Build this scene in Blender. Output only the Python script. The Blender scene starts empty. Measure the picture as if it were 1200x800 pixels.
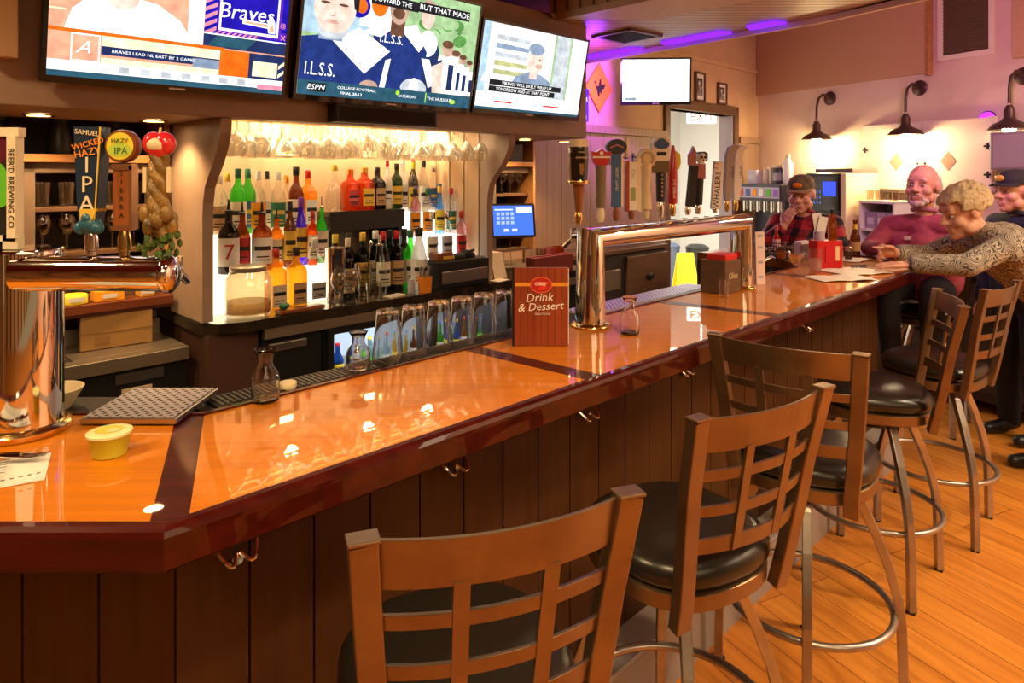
import bpy, bmesh, math, random
from mathutils import Vector, Matrix, Euler, Quaternion
random.seed(7)
SC = bpy.context.scene
COL = SC.collection
PI = math.pi
RT = math.sqrt(0.5)
R45 = PI / 4

def W(u, v, z=0.0):
    """bar frame (u along the long bar, v across it) -> world"""
    return Vector(((u - v) * RT, (u + v) * RT, z))

def T(x=0, y=0, z=0):
    return Matrix.Translation((x, y, z))

def RZ(a): return Matrix.Rotation(a, 4, 'Z')
def RX(a): return Matrix.Rotation(a, 4, 'X')
def RY(a): return Matrix.Rotation(a, 4, 'Y')
UV = RZ(R45)                       # local (u, v, z) -> world
FACE = RX(PI / 2)                  # xy artwork -> upright, looking along -y

# ------------------------------------------------------------------ materials
MATS = {}
def nodes_of(name):
    m = bpy.data.materials.new(name); m.use_nodes = True
    nt = m.node_tree; nt.nodes.clear()
    out = nt.nodes.new('ShaderNodeOutputMaterial')
    return m, nt, out

def mat(name, col, rough=0.5, metal=0.0, coat=0.0, coat_rough=0.03, emit=None, strength=0.0, spec=0.5,
        noise=None, bump=None, trans=0.0, ior=1.45, sheen=0.0, alpha=1.0, aniso=0.0):
    """noise = (scale, amount, (sx,sy,sz), second colour or None)"""
    if name in MATS: return MATS[name]
    m, nt, out = nodes_of(name)
    b = nt.nodes.new('ShaderNodeBsdfPrincipled')
    c4 = (col[0], col[1], col[2], 1)
    b.inputs['Base Color'].default_value = c4
    b.inputs['Roughness'].default_value = rough
    b.inputs['Metallic'].default_value = metal
    b.inputs['Coat Weight'].default_value = coat
    b.inputs['Coat Roughness'].default_value = coat_rough
    b.inputs['Specular IOR Level'].default_value = spec
    b.inputs['Transmission Weight'].default_value = trans
    b.inputs['IOR'].default_value = ior
    b.inputs['Sheen Weight'].default_value = sheen
    if emit:
        b.inputs['Emission Color'].default_value = (*emit, 1)
        b.inputs['Emission Strength'].default_value = strength
    tc = None
    if noise or bump:
        tc = nt.nodes.new('ShaderNodeTexCoord')
    if noise:
        sc, amt, st, c2 = noise
        mp = nt.nodes.new('ShaderNodeMapping'); mp.inputs['Scale'].default_value = st
        nt.links.new(tc.outputs['Object'], mp.inputs['Vector'])
        n = nt.nodes.new('ShaderNodeTexNoise'); n.inputs['Scale'].default_value = sc
        n.inputs['Detail'].default_value = 5; n.inputs['Roughness'].default_value = 0.6
        nt.links.new(mp.outputs['Vector'], n.inputs['Vector'])
        r = nt.nodes.new('ShaderNodeValToRGB')
        if c2 is None: c2 = tuple(x * (1 - amt) for x in col)
        r.color_ramp.elements[0].position = 0.32; r.color_ramp.elements[1].position = 0.68
        r.color_ramp.elements[0].color = (*c2, 1); r.color_ramp.elements[1].color = c4
        nt.links.new(n.outputs['Fac'], r.inputs['Fac'])
        nt.links.new(r.outputs['Color'], b.inputs['Base Color'])
    if bump:
        sc, st, dist = bump
        n2 = nt.nodes.new('ShaderNodeTexNoise'); n2.inputs['Scale'].default_value = sc
        n2.inputs['Detail'].default_value = 3
        nt.links.new(tc.outputs['Object'], n2.inputs['Vector'])
        bp = nt.nodes.new('ShaderNodeBump'); bp.inputs['Strength'].default_value = st
        bp.inputs['Distance'].default_value = dist
        nt.links.new(n2.outputs['Fac'], bp.inputs['Height'])
        nt.links.new(bp.outputs['Normal'], b.inputs['Normal'])
    nt.links.new(b.outputs['BSDF'], out.inputs['Surface'])
    MATS[name] = m
    return m

def emis(name, col, s):
    if name in MATS: return MATS[name]
    m, nt, out = nodes_of(name)
    e = nt.nodes.new('ShaderNodeEmission'); e.inputs['Color'].default_value = (*col, 1)
    e.inputs['Strength'].default_value = s
    nt.links.new(e.outputs['Emission'], out.inputs['Surface'])
    MATS[name] = m
    return m

def glass(name, col=(1, 1, 1), edge=0.5, base=0.05, rough=0.02):
    """thin glass: tinted see-through plus a mirror coat that grows toward grazing angles"""
    if name in MATS: return MATS[name]
    m, nt, out = nodes_of(name)
    tr = nt.nodes.new('ShaderNodeBsdfTransparent'); tr.inputs['Color'].default_value = (*col, 1)
    gl = nt.nodes.new('ShaderNodeBsdfGlossy'); gl.inputs['Roughness'].default_value = rough
    lw = nt.nodes.new('ShaderNodeLayerWeight'); lw.inputs['Blend'].default_value = 0.5
    pw = nt.nodes.new('ShaderNodeMath'); pw.operation = 'POWER'; pw.inputs[1].default_value = 2.6
    ml = nt.nodes.new('ShaderNodeMath'); ml.operation = 'MULTIPLY_ADD'; ml.inputs[1].default_value = edge; ml.inputs[2].default_value = base
    mx = nt.nodes.new('ShaderNodeMixShader')
    nt.links.new(lw.outputs['Facing'], pw.inputs[0]); nt.links.new(pw.outputs[0], ml.inputs[0])
    nt.links.new(ml.outputs[0], mx.inputs['Fac'])
    nt.links.new(tr.outputs[0], mx.inputs[1]); nt.links.new(gl.outputs[0], mx.inputs[2])
    nt.links.new(mx.outputs[0], out.inputs['Surface'])
    MATS[name] = m
    return m

def spirit(name, col, body=0.35):
    """bottle full of liquor: tinted see-through with some scattering body colour and a glossy skin"""
    if name in MATS: return MATS[name]
    m, nt, out = nodes_of(name)
    tr = nt.nodes.new('ShaderNodeBsdfTransparent'); tr.inputs['Color'].default_value = (*[min(1, c ** 0.6) for c in col], 1)
    df = nt.nodes.new('ShaderNodeBsdfTranslucent'); df.inputs['Color'].default_value = (*col, 1)
    m1 = nt.nodes.new('ShaderNodeMixShader'); m1.inputs['Fac'].default_value = body
    gl = nt.nodes.new('ShaderNodeBsdfGlossy'); gl.inputs['Roughness'].default_value = 0.05
    lw = nt.nodes.new('ShaderNodeLayerWeight'); lw.inputs['Blend'].default_value = 0.4
    pw = nt.nodes.new('ShaderNodeMath'); pw.operation = 'POWER'; pw.inputs[1].default_value = 2.5
    ml = nt.nodes.new('ShaderNodeMath'); ml.operation = 'MULTIPLY_ADD'; ml.inputs[1].default_value = 0.35; ml.inputs[2].default_value = 0.04
    mx = nt.nodes.new('ShaderNodeMixShader')
    nt.links.new(tr.outputs[0], m1.inputs[1]); nt.links.new(df.outputs[0], m1.inputs[2])
    nt.links.new(lw.outputs['Facing'], pw.inputs[0]); nt.links.new(pw.outputs[0], ml.inputs[0])
    nt.links.new(ml.outputs[0], mx.inputs['Fac'])
    nt.links.new(m1.outputs[0], mx.inputs[1]); nt.links.new(gl.outputs[0], mx.inputs[2])
    nt.links.new(mx.outputs[0], out.inputs['Surface'])
    MATS[name] = m
    return m

# ------------------------------------------------------------------ mesh builder
TEXTS = {}
def text_mesh(s, extrude):
    key = (s, extrude)
    if key not in TEXTS:
        cu = bpy.data.curves.new('lettering', 'FONT'); cu.body = s; cu.extrude = extrude
        cu.align_x = 'CENTER'; cu.align_y = 'CENTER'; cu.resolution_u = 2; cu.size = 1.0
        ob = bpy.data.objects.new('lettering', cu); COL.objects.link(ob)
        dg = bpy.context.evaluated_depsgraph_get(); dg.update()
        me = bpy.data.meshes.new_from_object(ob.evaluated_get(dg))
        TEXTS[key] = ([v.co.copy() for v in me.vertices], [tuple(p.vertices) for p in me.polygons])
        bpy.data.objects.remove(ob); bpy.data.curves.remove(cu); bpy.data.meshes.remove(me)
    return TEXTS[key]

class MB:
    def __init__(s):
        s.v = []; s.f = []; s.m = []; s.s = []; s.lay = 0
    def add(s, vs, fs, M=None, mi=0, smooth=False):
        b = len(s.v)
        for p in vs:
            p = Vector(p)
            s.v.append(M @ p if M is not None else p)
        flip = M is not None and M.to_3x3().determinant() < 0
        for f in fs:
            f = tuple(b + i for i in f)
            s.f.append(f[::-1] if flip else f); s.m.append(mi); s.s.append(smooth)
        return s
    def box(s, c, d, M=None, mi=0):
        x, y, z = c; a, b, h = d[0] / 2, d[1] / 2, d[2] / 2
        vs = [(x + i * a, y + j * b, z + k * h) for k in (-1, 1) for j in (-1, 1) for i in (-1, 1)]
        fs = [(0, 2, 3, 1), (4, 5, 7, 6), (0, 1, 5, 4), (2, 6, 7, 3), (0, 4, 6, 2), (1, 3, 7, 5)]
        return s.add(vs, fs, M, mi)
    def bx(s, x0, x1, y0, y1, z0, z1, M=None, mi=0):
        return s.box(((x0 + x1) / 2, (y0 + y1) / 2, (z0 + z1) / 2), (abs(x1 - x0), abs(y1 - y0), abs(z1 - z0)), M, mi)
    def rbox(s, c, d, r, M=None, mi=0, n=4):
        """box with rounded vertical corners"""
        a, b = d[0] / 2 - r, d[1] / 2 - r
        poly = []
        for cx, cy, a0 in ((a, b, 0), (-a, b, PI / 2), (-a, -b, PI), (a, -b, 1.5 * PI)):
            for k in range(n + 1):
                t = a0 + PI / 2 * k / n
                poly.append((c[0] + cx + r * math.cos(t), c[1] + cy + r * math.sin(t)))
        return s.prism(poly, c[2] - d[2] / 2, c[2] + d[2] / 2, M, mi)
    def prism(s, poly, z0, z1, M=None, mi=0, smooth=False):
        n = len(poly)
        ar = sum(poly[i][0] * poly[(i + 1) % n][1] - poly[(i + 1) % n][0] * poly[i][1] for i in range(n))
        if ar < 0: poly = poly[::-1]
        vs = [(p[0], p[1], z0) for p in poly] + [(p[0], p[1], z1) for p in poly]
        fs = [tuple(range(n))[::-1], tuple(range(n, 2 * n))]
        b = len(s.f)
        s.add(vs, fs, M, mi)
        s.add(vs, [(i, (i + 1) % n, n + (i + 1) % n, n + i) for i in range(n)], M, mi, smooth)
        return s
    def lathe(s, prof, n=20, M=None, mi=0, smooth=True, sq=None, loop=False):
        """prof: (r, z) from bottom to top; r = 0 closes. sq: superellipse exponent for squarish bodies"""
        vs = []; fs = []; rings = []
        for r, z in prof:
            if r <= 1e-6:
                rings.append([len(vs)]); vs.append((0, 0, z))
            else:
                ring = []
                for k in range(n):
                    t = 2 * PI * k / n
                    cx, cy = math.cos(t), math.sin(t)
                    if sq:
                        q = (abs(cx) ** sq + abs(cy) ** sq) ** (-1 / sq)
                        cx *= q; cy *= q
                    ring.append(len(vs)); vs.append((r * cx, r * cy, z))
                rings.append(ring)
        if loop: rings.append(rings[0])
        for a, b in zip(rings, rings[1:]):
            if len(a) == 1 and len(b) == 1: continue
            for k in range(n):
                k2 = (k + 1) % n
                if len(a) == 1: fs.append((a[0], b[k2], b[k]))
                elif len(b) == 1: fs.append((a[k], a[k2], b[0]))
                else: fs.append((a[k], a[k2], b[k2], b[k]))
        return s.add(vs, fs, M, mi, smooth)
    def cyl(s, p0, p1, r, n=16, mi=0, r1=None):
        return s.tube([p0, p1], [r, r if r1 is None else r1], n, mi=mi)
    def tube(s, path, r, n=10, M=None, mi=0, closed=False, rect=None, smooth=True, up=None):
        """round (or rect=(w,h)) sweep along path with square ends"""
        P = [Vector(p) for p in path]; m = len(P)
        rs = r if isinstance(r, (list, tuple)) else [r] * m
        vs = []; fs = []
        tang = []
        for i in range(m):
            if closed: t = P[(i + 1) % m] - P[i - 1]
            elif i == 0: t = P[1] - P[0]
            elif i == m - 1: t = P[-1] - P[-2]
            else: t = (P[i + 1] - P[i]).normalized() + (P[i] - P[i - 1]).normalized()
            tang.append(t.normalized())
        a = Vector(up) if up else (Vector((0, 0, 1)) if abs(tang[0].z) < 0.9 else Vector((1, 0, 0)))
        nx = (a - tang[0] * a.dot(tang[0])).normalized()
        for i in range(m):
            t = tang[i]
            nx = (nx - t * nx.dot(t)).normalized()
            ny = t.cross(nx)
            f = 1.0
            if 0 < i < m - 1 and not closed:
                cs = tang[i].dot((P[i + 1] - P[i]).normalized()); f = 1 / max(cs, 0.5)
            if rect:
                w, h = rect[0] / 2 * rs[i], rect[1] / 2 * rs[i]
                ring = [nx * (w * sx) + ny * (h * sy) for sx, sy in ((1, 1), (-1, 1), (-1, -1), (1, -1))]
            else:
                ring = [nx * (math.cos(2 * PI * k / n) * rs[i]) + ny * (math.sin(2 * PI * k / n) * rs[i]) for k in range(n)]
            vs += [P[i] + q for q in ring]
        q = 4 if rect else n
        for i in range(m if closed else m - 1):
            i2 = (i + 1) % m
            for k in range(q):
                k2 = (k + 1) % q
                fs.append((i * q + k, i * q + k2, i2 * q + k2, i2 * q + k))
        s.add(vs, fs, M, mi, smooth and not rect)
        if not closed:
            s.add(vs[:q], [tuple(range(q))[::-1]], M, mi)
            s.add(vs[-q:], [tuple(range(q))], M, mi)
        return s
    def sphere(s, c, r, M=None, mi=0, n=14, rot=None):
        if not isinstance(r, (list, tuple)): r = (r, r, r)
        h = n // 2
        L = T(*c) @ (rot if rot is not None else Matrix.Identity(4)) @ Matrix.Diagonal((r[0], r[1], r[2], 1))
        if M is not None: L = M @ L
        prof = [(math.sin(PI * k / h) if 0 < k < h else 0, -math.cos(PI * k / h)) for k in range(h + 1)]
        return s.lathe(prof, n, L, mi)
    def cap(s, a, b, ra, rb=None, n=12):
        """tapered capsule, for bodies that are fused afterwards"""
        rb = ra if rb is None else rb
        a, b = Vector(a), Vector(b)
        s.sphere(a, ra, n=n); s.sphere(b, rb, n=n)
        if (b - a).length > 1e-4: s.tube([a, b], [ra, rb], n)
        return s
    def text(s, t, size, M, mi=0, depth=0.0004):
        vs, fs = text_mesh(t, depth / max(size, 1e-5))
        return s.add(vs, fs, M @ Matrix.Diagonal((size, size, size, 1)), mi)
    def flat(s, poly, M, mi=0, step=0.00025):
        """one flat patch of a printed or lit picture, each a hair above the one before"""
        s.lay += 1
        return s.add([(p[0], p[1], s.lay * step) for p in poly], [tuple(range(len(poly)))], M, mi)
    def rect(s, x0, y0, x1, y1, M, mi=0):
        return s.flat([(x0, y0), (x1, y0), (x1, y1), (x0, y1)], M, mi)
    def disc(s, cx, cy, rx, ry, M, mi=0, n=20, rot=0):
        c, q = math.cos(rot), math.sin(rot)
        P = []
        for k in range(n):
            a, b = rx * math.cos(2 * PI * k / n), ry * math.sin(2 * PI * k / n)
            P.append((cx + a * c - b * q, cy + a * q + b * c))
        return s.flat(P, M, mi)
    def sweep(s, path, prof, z, mi=0):
        """profile (out, dz) swept along a plan polyline with mitres; out = to the right of travel"""
        P = [Vector((p[0], p[1])) for p in path]; m = len(P); vs = []; k = len(prof)
        for i in range(m):
            d0 = (P[i] - P[i - 1]).normalized() if i else None
            d1 = (P[i + 1] - P[i]).normalized() if i < m - 1 else None
            d0 = d0 or d1; d1 = d1 or d0
            n0 = Vector((d0.y, -d0.x)); n1 = Vector((d1.y, -d1.x))
            nn = (n0 + n1).normalized(); nn /= max(nn.dot(n0), 0.3)
            vs += [(P[i].x + nn.x * o, P[i].y + nn.y * o, z + dz) for o, dz in prof]
        fs = []
        for i in range(m - 1):
            for j in range(k):
                j2 = (j + 1) % k
                fs.append((i * k + j, i * k + j2, (i + 1) * k + j2, (i + 1) * k + j))
        fs.append(tuple(range(k))); fs.append(tuple(range((m - 1) * k, m * k))[::-1])
        return s.add(vs, fs, None, mi)

def offset_path(path, o):
    P = [Vector((p[0], p[1])) for p in path]; out = []
    for i in range(len(P)):
        d0 = (P[i] - P[i - 1]).normalized() if i else None
        d1 = (P[i + 1] - P[i]).normalized() if i < len(P) - 1 else None
        d0 = d0 or d1; d1 = d1 or d0
        n0 = Vector((d0.y, -d0.x)); n1 = Vector((d1.y, -d1.x))
        nn = (n0 + n1).normalized(); nn /= max(nn.dot(n0), 0.3)
        out.append(P[i] + nn * o)
    return out

def root_matrix(o):
    M = Matrix.Translation(o.location) @ o.rotation_euler.to_matrix().to_4x4()
    return root_matrix(o.parent) @ M if o.parent else M

def mesh_of(name, mb, mats, inv=None):
    me = bpy.data.meshes.new(name)
    vs = [inv @ v for v in mb.v] if inv is not None else mb.v
    me.from_pydata([tuple(v) for v in vs], [], mb.f)
    if not isinstance(mats, (list, tuple)): mats = [mats]
    for m in mats: me.materials.append(m)
    me.polygons.foreach_set('material_index', mb.m)
    me.polygons.foreach_set('use_smooth', mb.s)
    bm = bmesh.new(); bm.from_mesh(me)
    bmesh.ops.recalc_face_normals(bm, faces=bm.faces) if mb.lay == 0 else None
    bm.to_mesh(me); bm.free()
    if any(mb.s): me.set_sharp_from_angle(angle=math.radians(42))
    me.update()
    return me

def part(name, mb, mats, parent=None, world=False, bevel=0, label=None, seg=2):
    inv = root_matrix(parent).inverted() if (world and parent is not None) else None
    me = mesh_of(name, mb, mats, inv)
    o = bpy.data.objects.new(name, me); COL.objects.link(o)
    if parent is not None: o.parent = parent
    if bevel:
        b = o.modifiers.new('edge', 'BEVEL'); b.width = bevel; b.segments = seg; b.limit_method = 'ANGLE'
        b.angle_limit = math.radians(40)
    if label: o['label'] = label
    return o

def tag(o, label, cat, group=None, kind=None):
    o['label'] = label; o['category'] = cat
    if group: o['group'] = group
    if kind: o['kind'] = kind
    return o

def thing(name, label, cat, loc=(0, 0, 0), rotz=0.0, group=None):
    o = bpy.data.objects.new(name, None); COL.objects.link(o)
    o.empty_display_size = 0.05
    o.location = loc; o.rotation_euler = (0, 0, rotz)
    return tag(o, label, cat, group)

def struct(name, mb, mats, label, cat, bevel=0, parent=None):
    o = part(name, mb, mats, parent, bevel=bevel)
    if parent is None:
        o['kind'] = 'structure'; o['label'] = label; o['category'] = cat
    return o

KIDS = {}
def kids(o): return [c for c in COL.objects if c.parent is o]

def copy_tree(o, loc=None, rotz=None, label=None, group=None):
    r = o.copy(); COL.objects.link(r)
    if loc is not None: r.location = loc
    if rotz is not None: r.rotation_euler = (0, 0, rotz)
    if label: r['label'] = label
    if group: r['group'] = group
    for ch in list(kids(o)):
        c = ch.copy(); COL.objects.link(c); c.parent = r
        for g in list(kids(ch)):
            d = g.copy(); COL.objects.link(d); d.parent = c
    return r

def fuse(mb, voxel=0.005, smooth=4):
    """union overlapping closed shells into one continuous skin"""
    me = bpy.data.meshes.new('fused')
    me.from_pydata([tuple(v) for v in mb.v], [], mb.f); me.update()
    ob = bpy.data.objects.new('fused', me); COL.objects.link(ob)
    r = ob.modifiers.new('r', 'REMESH'); r.mode = 'VOXEL'; r.voxel_size = voxel
    if smooth:
        s = ob.modifiers.new('s', 'SMOOTH'); s.factor = 0.5; s.iterations = smooth
    dg = bpy.context.evaluated_depsgraph_get(); dg.update()
    out = bpy.data.meshes.new_from_object(ob.evaluated_get(dg))
    bpy.data.objects.remove(ob); bpy.data.meshes.remove(me)
    for p in out.polygons: p.use_smooth = True
    return out

def fused_part(name, mb, m, parent, voxel=0.005, smooth=4, label=None):
    me = fuse(mb, voxel, smooth); me.name = name
    me.materials.clear(); me.materials.append(m)
    o = bpy.data.objects.new(name, me); COL.objects.link(o); o.parent = parent
    if label: o['label'] = label
    return o

def light(name, kind, loc, power, col, size=0.1, rot=None, spot=None, size_y=None):
    l = bpy.data.lights.new(name, kind); l.energy = power; l.color = col
    if kind == 'AREA':
        l.size = size
        if size_y: l.shape = 'RECTANGLE'; l.size_y = size_y
    else: l.shadow_soft_size = size
    if spot: l.spot_size = spot; l.spot_blend = 0.6
    o = bpy.data.objects.new(name, l); COL.objects.link(o); o.location = loc
    if rot: o.rotation_euler = rot
    return o

def px(x, y, Z):
    """point seen at photograph pixel (x, y) at depth Z"""
    return Vector(((x - 600) / 800 * Z, Z, 1.6 - (y - 203) / 800 * Z))

def on(x, y, z):
    """point at height z seen at photograph pixel (x, y)"""
    return px(x, y, (1.6 - z) * 800 / (y - 203))

def pu(x, v):
    """u along the bar frame for the vertical through pixel column x in the plane v = const"""
    t = (x - 600) / 800
    return v * (1 + t) / (1 - t)

# ------------------------------------------------------------------ camera and world
cam = bpy.data.cameras.new('camera'); cam.lens = 24; cam.sensor_width = 36
cam.shift_y = -197 / 1200; cam.clip_start = 0.02
co = bpy.data.objects.new('camera', cam); COL.objects.link(co)
co.location = (0, 0, 1.6); co.rotation_euler = (PI / 2, 0, 0)
SC.camera = co
SC.view_settings.view_transform = 'Standard'; SC.view_settings.look = 'None'
SC.view_settings.gamma = 1; SC.view_settings.use_curve_mapping = False
SC.view_settings.exposure = 0.48
SC.cycles.max_bounces = 18; SC.cycles.diffuse_bounces = 3; SC.cycles.glossy_bounces = 5
SC.cycles.transmission_bounces = 16; SC.cycles.transparent_max_bounces = 40
SC.cycles.caustics_reflective = False; SC.cycles.caustics_refractive = False
SC.cycles.sample_clamp_indirect = 4.0
SC.cycles.use_denoising = True
wd = bpy.data.worlds.new('room_beyond'); SC.world = wd; wd.use_nodes = True
wd.node_tree.nodes['Background'].inputs['Color'].default_value = (1.0, 0.66, 0.32, 1)
wd.node_tree.nodes['Background'].inputs['Strength'].default_value = 0.22
# ================================================================== materials of the place
def brick_floor():
    m, nt, out = nodes_of('floor_planks')
    tc = nt.nodes.new('ShaderNodeTexCoord')
    br = nt.nodes.new('ShaderNodeTexBrick')
    br.inputs['Scale'].default_value = 1.0; br.inputs['Brick Width'].default_value = 2.2; br.inputs['Row Height'].default_value = 0.125
    br.inputs['Mortar Size'].default_value = 0.0016; br.inputs['Bias'].default_value = 0.0
    br.inputs['Color1'].default_value = (0.70, 0.27, 0.040, 1); br.inputs['Color2'].default_value = (0.58, 0.20, 0.028, 1)
    br.inputs['Mortar'].default_value = (0.12, 0.035, 0.01, 1); br.offset = 0.37
    mp = nt.nodes.new('ShaderNodeMapping'); mp.inputs['Scale'].default_value = (1.2, 14, 1)
    no = nt.nodes.new('ShaderNodeTexNoise'); no.inputs['Scale'].default_value = 2.2; no.inputs['Detail'].default_value = 6
    rp = nt.nodes.new('ShaderNodeValToRGB'); rp.color_ramp.elements[0].position = 0.36; rp.color_ramp.elements[1].position = 0.6
    rp.color_ramp.elements[0].color = (0.78, 0.7, 0.62, 1); rp.color_ramp.elements[1].color = (1, 1, 1, 1)
    vo = nt.nodes.new('ShaderNodeTexVoronoi'); vo.inputs['Scale'].default_value = 1.7
    kn = nt.nodes.new('ShaderNodeValToRGB'); kn.color_ramp.elements[0].position = 0.02; kn.color_ramp.elements[1].position = 0.05
    kn.color_ramp.elements[0].color = (0.35, 0.2, 0.14, 1); kn.color_ramp.elements[1].color = (1, 1, 1, 1)
    mu = nt.nodes.new('ShaderNodeMix'); mu.data_type = 'RGBA'; mu.blend_type = 'MULTIPLY'; mu.inputs['Factor'].default_value = 1
    mu2 = nt.nodes.new('ShaderNodeMix'); mu2.data_type = 'RGBA'; mu2.blend_type = 'MULTIPLY'; mu2.inputs['Factor'].default_value = 1
    b = nt.nodes.new('ShaderNodeBsdfPrincipled'); b.inputs['Roughness'].default_value = 0.38; b.inputs['Specular IOR Level'].default_value = 0.4
    L = nt.links.new
    L(tc.outputs['Object'], br.inputs['Vector']); L(tc.outputs['Object'], mp.inputs['Vector']); L(mp.outputs['Vector'], no.inputs['Vector'])
    L(no.outputs['Fac'], rp.inputs['Fac']); L(tc.outputs['Object'], vo.inputs['Vector']); L(vo.outputs['Distance'], kn.inputs['Fac'])
    L(br.outputs['Color'], mu.inputs['A']); L(rp.outputs['Color'], mu.inputs['B'])
    L(mu.outputs['Result'], mu2.inputs['A']); L(kn.outputs['Color'], mu2.inputs['B'])
    L(mu2.outputs['Result'], b.inputs['Base Color']); L(b.outputs['BSDF'], out.inputs['Surface'])
    return m

def striped(name, c1, c2, period, axis, rough=0.5, dark=0.06, spec=0.5):
    """boards: thin dark grooves every `period` along a local axis, wood streaks across"""
    m, nt, out = nodes_of(name)
    tc = nt.nodes.new('ShaderNodeTexCoord'); sp = nt.nodes.new('ShaderNodeSeparateXYZ')
    md = nt.nodes.new('ShaderNodeMath'); md.operation = 'PINGPONG'; md.inputs[1].default_value = period / 2
    lt = nt.nodes.new('ShaderNodeMath'); lt.operation = 'LESS_THAN'; lt.inputs[1].default_value = period * dark
    mp = nt.nodes.new('ShaderNodeMapping'); s = [14, 14, 14]; s['XYZ'.index(axis[1])] = 1.0
    mp.inputs['Scale'].default_value = s
    no = nt.nodes.new('ShaderNodeTexNoise'); no.inputs['Scale'].default_value = 2.0; no.inputs['Detail'].default_value = 4
    rp = nt.nodes.new('ShaderNodeValToRGB'); rp.color_ramp.elements[0].position = 0.35; rp.color_ramp.elements[1].position = 0.65
    rp.color_ramp.elements[0].color = (*c2, 1); rp.color_ramp.elements[1].color = (*c1, 1)
    mx = nt.nodes.new('ShaderNodeMix'); mx.data_type = 'RGBA'; mx.inputs['B'].default_value = (*[x * 0.25 for x in c2], 1)
    b = nt.nodes.new('ShaderNodeBsdfPrincipled'); b.inputs['Roughness'].default_value = rough; b.inputs['Specular IOR Level'].default_value = spec
    L = nt.links.new
    L(tc.outputs['Object'], sp.inputs[0]); L(sp.outputs[axis[0]], md.inputs[0]); L(md.outputs[0], lt.inputs[0])
    L(tc.outputs['Object'], mp.inputs['Vector']); L(mp.outputs['Vector'], no.inputs['Vector']); L(no.outputs['Fac'], rp.inputs['Fac'])
    L(rp.outputs['Color'], mx.inputs['A']); L(lt.outputs[0], mx.inputs['Factor']); L(mx.outputs['Result'], b.inputs['Base Color'])
    L(b.outputs['BSDF'], out.inputs['Surface'])
    MATS[name] = m
    return m

M_soffit = mat('soffit_paint', (0.38, 0.265, 0.195), 0.45, noise=(9, 0.16, (1, 1, 1), None))
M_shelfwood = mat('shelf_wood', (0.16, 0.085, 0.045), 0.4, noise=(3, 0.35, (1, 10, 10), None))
M_litwood = mat('lit_wood', (0.52, 0.24, 0.08), 0.4, noise=(3, 0.3, (1, 10, 10), None))  # shelf wood in a brighter tone: lamplight put into the colour
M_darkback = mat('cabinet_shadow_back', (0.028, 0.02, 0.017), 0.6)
M_tan = mat('tan_panel', (0.56, 0.36, 0.2), 0.5, noise=(4, 0.12, (6, 6, 1), None))
M_tanwall = mat('tan_wall_paint', (0.66, 0.43, 0.24), 0.75, noise=(6, 0.1, (1, 1, 1), None))
M_farwall = mat('far_wall_paint', (0.78, 0.6, 0.47), 0.7, noise=(5, 0.06, (1, 1, 1), None))
M_acoustic = mat('acoustic_panel', (0.72, 0.44, 0.25), 0.95, noise=(160, 0.45, (1, 1, 1), None), spec=0.1)
M_red = mat('red_ceiling_paint', (0.17, 0.016, 0.014), 0.6)
M_ceil = mat('high_ceiling_paint', (0.5, 0.36, 0.24), 0.8)
M_white = mat('white_paint', (0.82, 0.8, 0.76), 0.6)
M_cream = mat('cream_paint', (0.82, 0.7, 0.55), 0.5)
M_grey = mat('grey_paint', (0.42, 0.38, 0.4), 0.5)
M_black = mat('black_plastic', (0.012, 0.012, 0.013), 0.35)
M_blackmetal = mat('black_metal', (0.02, 0.017, 0.018), 0.4, metal=0.3)
M_bronze = mat('bronze_metal', (0.1, 0.055, 0.05), 0.35, metal=0.6)
M_steel = mat('brushed_steel', (0.62, 0.58, 0.52), 0.28, metal=1.0, noise=(4, 0.2, (1, 60, 60), None))
M_satin = mat('satin_steel', (0.42, 0.35, 0.27), 0.42, metal=0.9, noise=(4, 0.2, (1, 60, 60), None))
M_chrome = mat('polished_chrome', (0.83, 0.8, 0.76), 0.06, metal=1.0)
M_brass = mat('brass', (0.75, 0.5, 0.2), 0.18, metal=1.0)
M_planks = striped('wainscot_planks', (0.36, 0.23, 0.14), (0.31, 0.19, 0.11), 0.16, 'XZ', 0.5, 0.012)
M_canopy = striped('canopy_beadboard', (0.5, 0.29, 0.12), (0.42, 0.24, 0.09), 0.06, 'YX', 0.42, 0.09)
M_purple = emis('purple_led', (0.10, 0.008, 1.0), 3.0)
M_warm_led = emis('warm_led', (1.0, 0.66, 0.3), 22.0)
M_bulb = emis('bulb_glow', (1.0, 0.8, 0.5), 60.0)
M_clear = glass('clear_glass')

# ================================================================== floor
mb = MB(); mb.add([(-7, -9, 0), (14, -9, 0), (14, 9, 0), (-7, 9, 0)], [(0, 1, 2, 3)])
fl = struct('floor', mb, brick_floor(), 'orange knotty pine plank floor', 'floor')
fl.rotation_euler = (0, 0, math.radians(116)); fl.location = (0, 3, 0)

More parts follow.
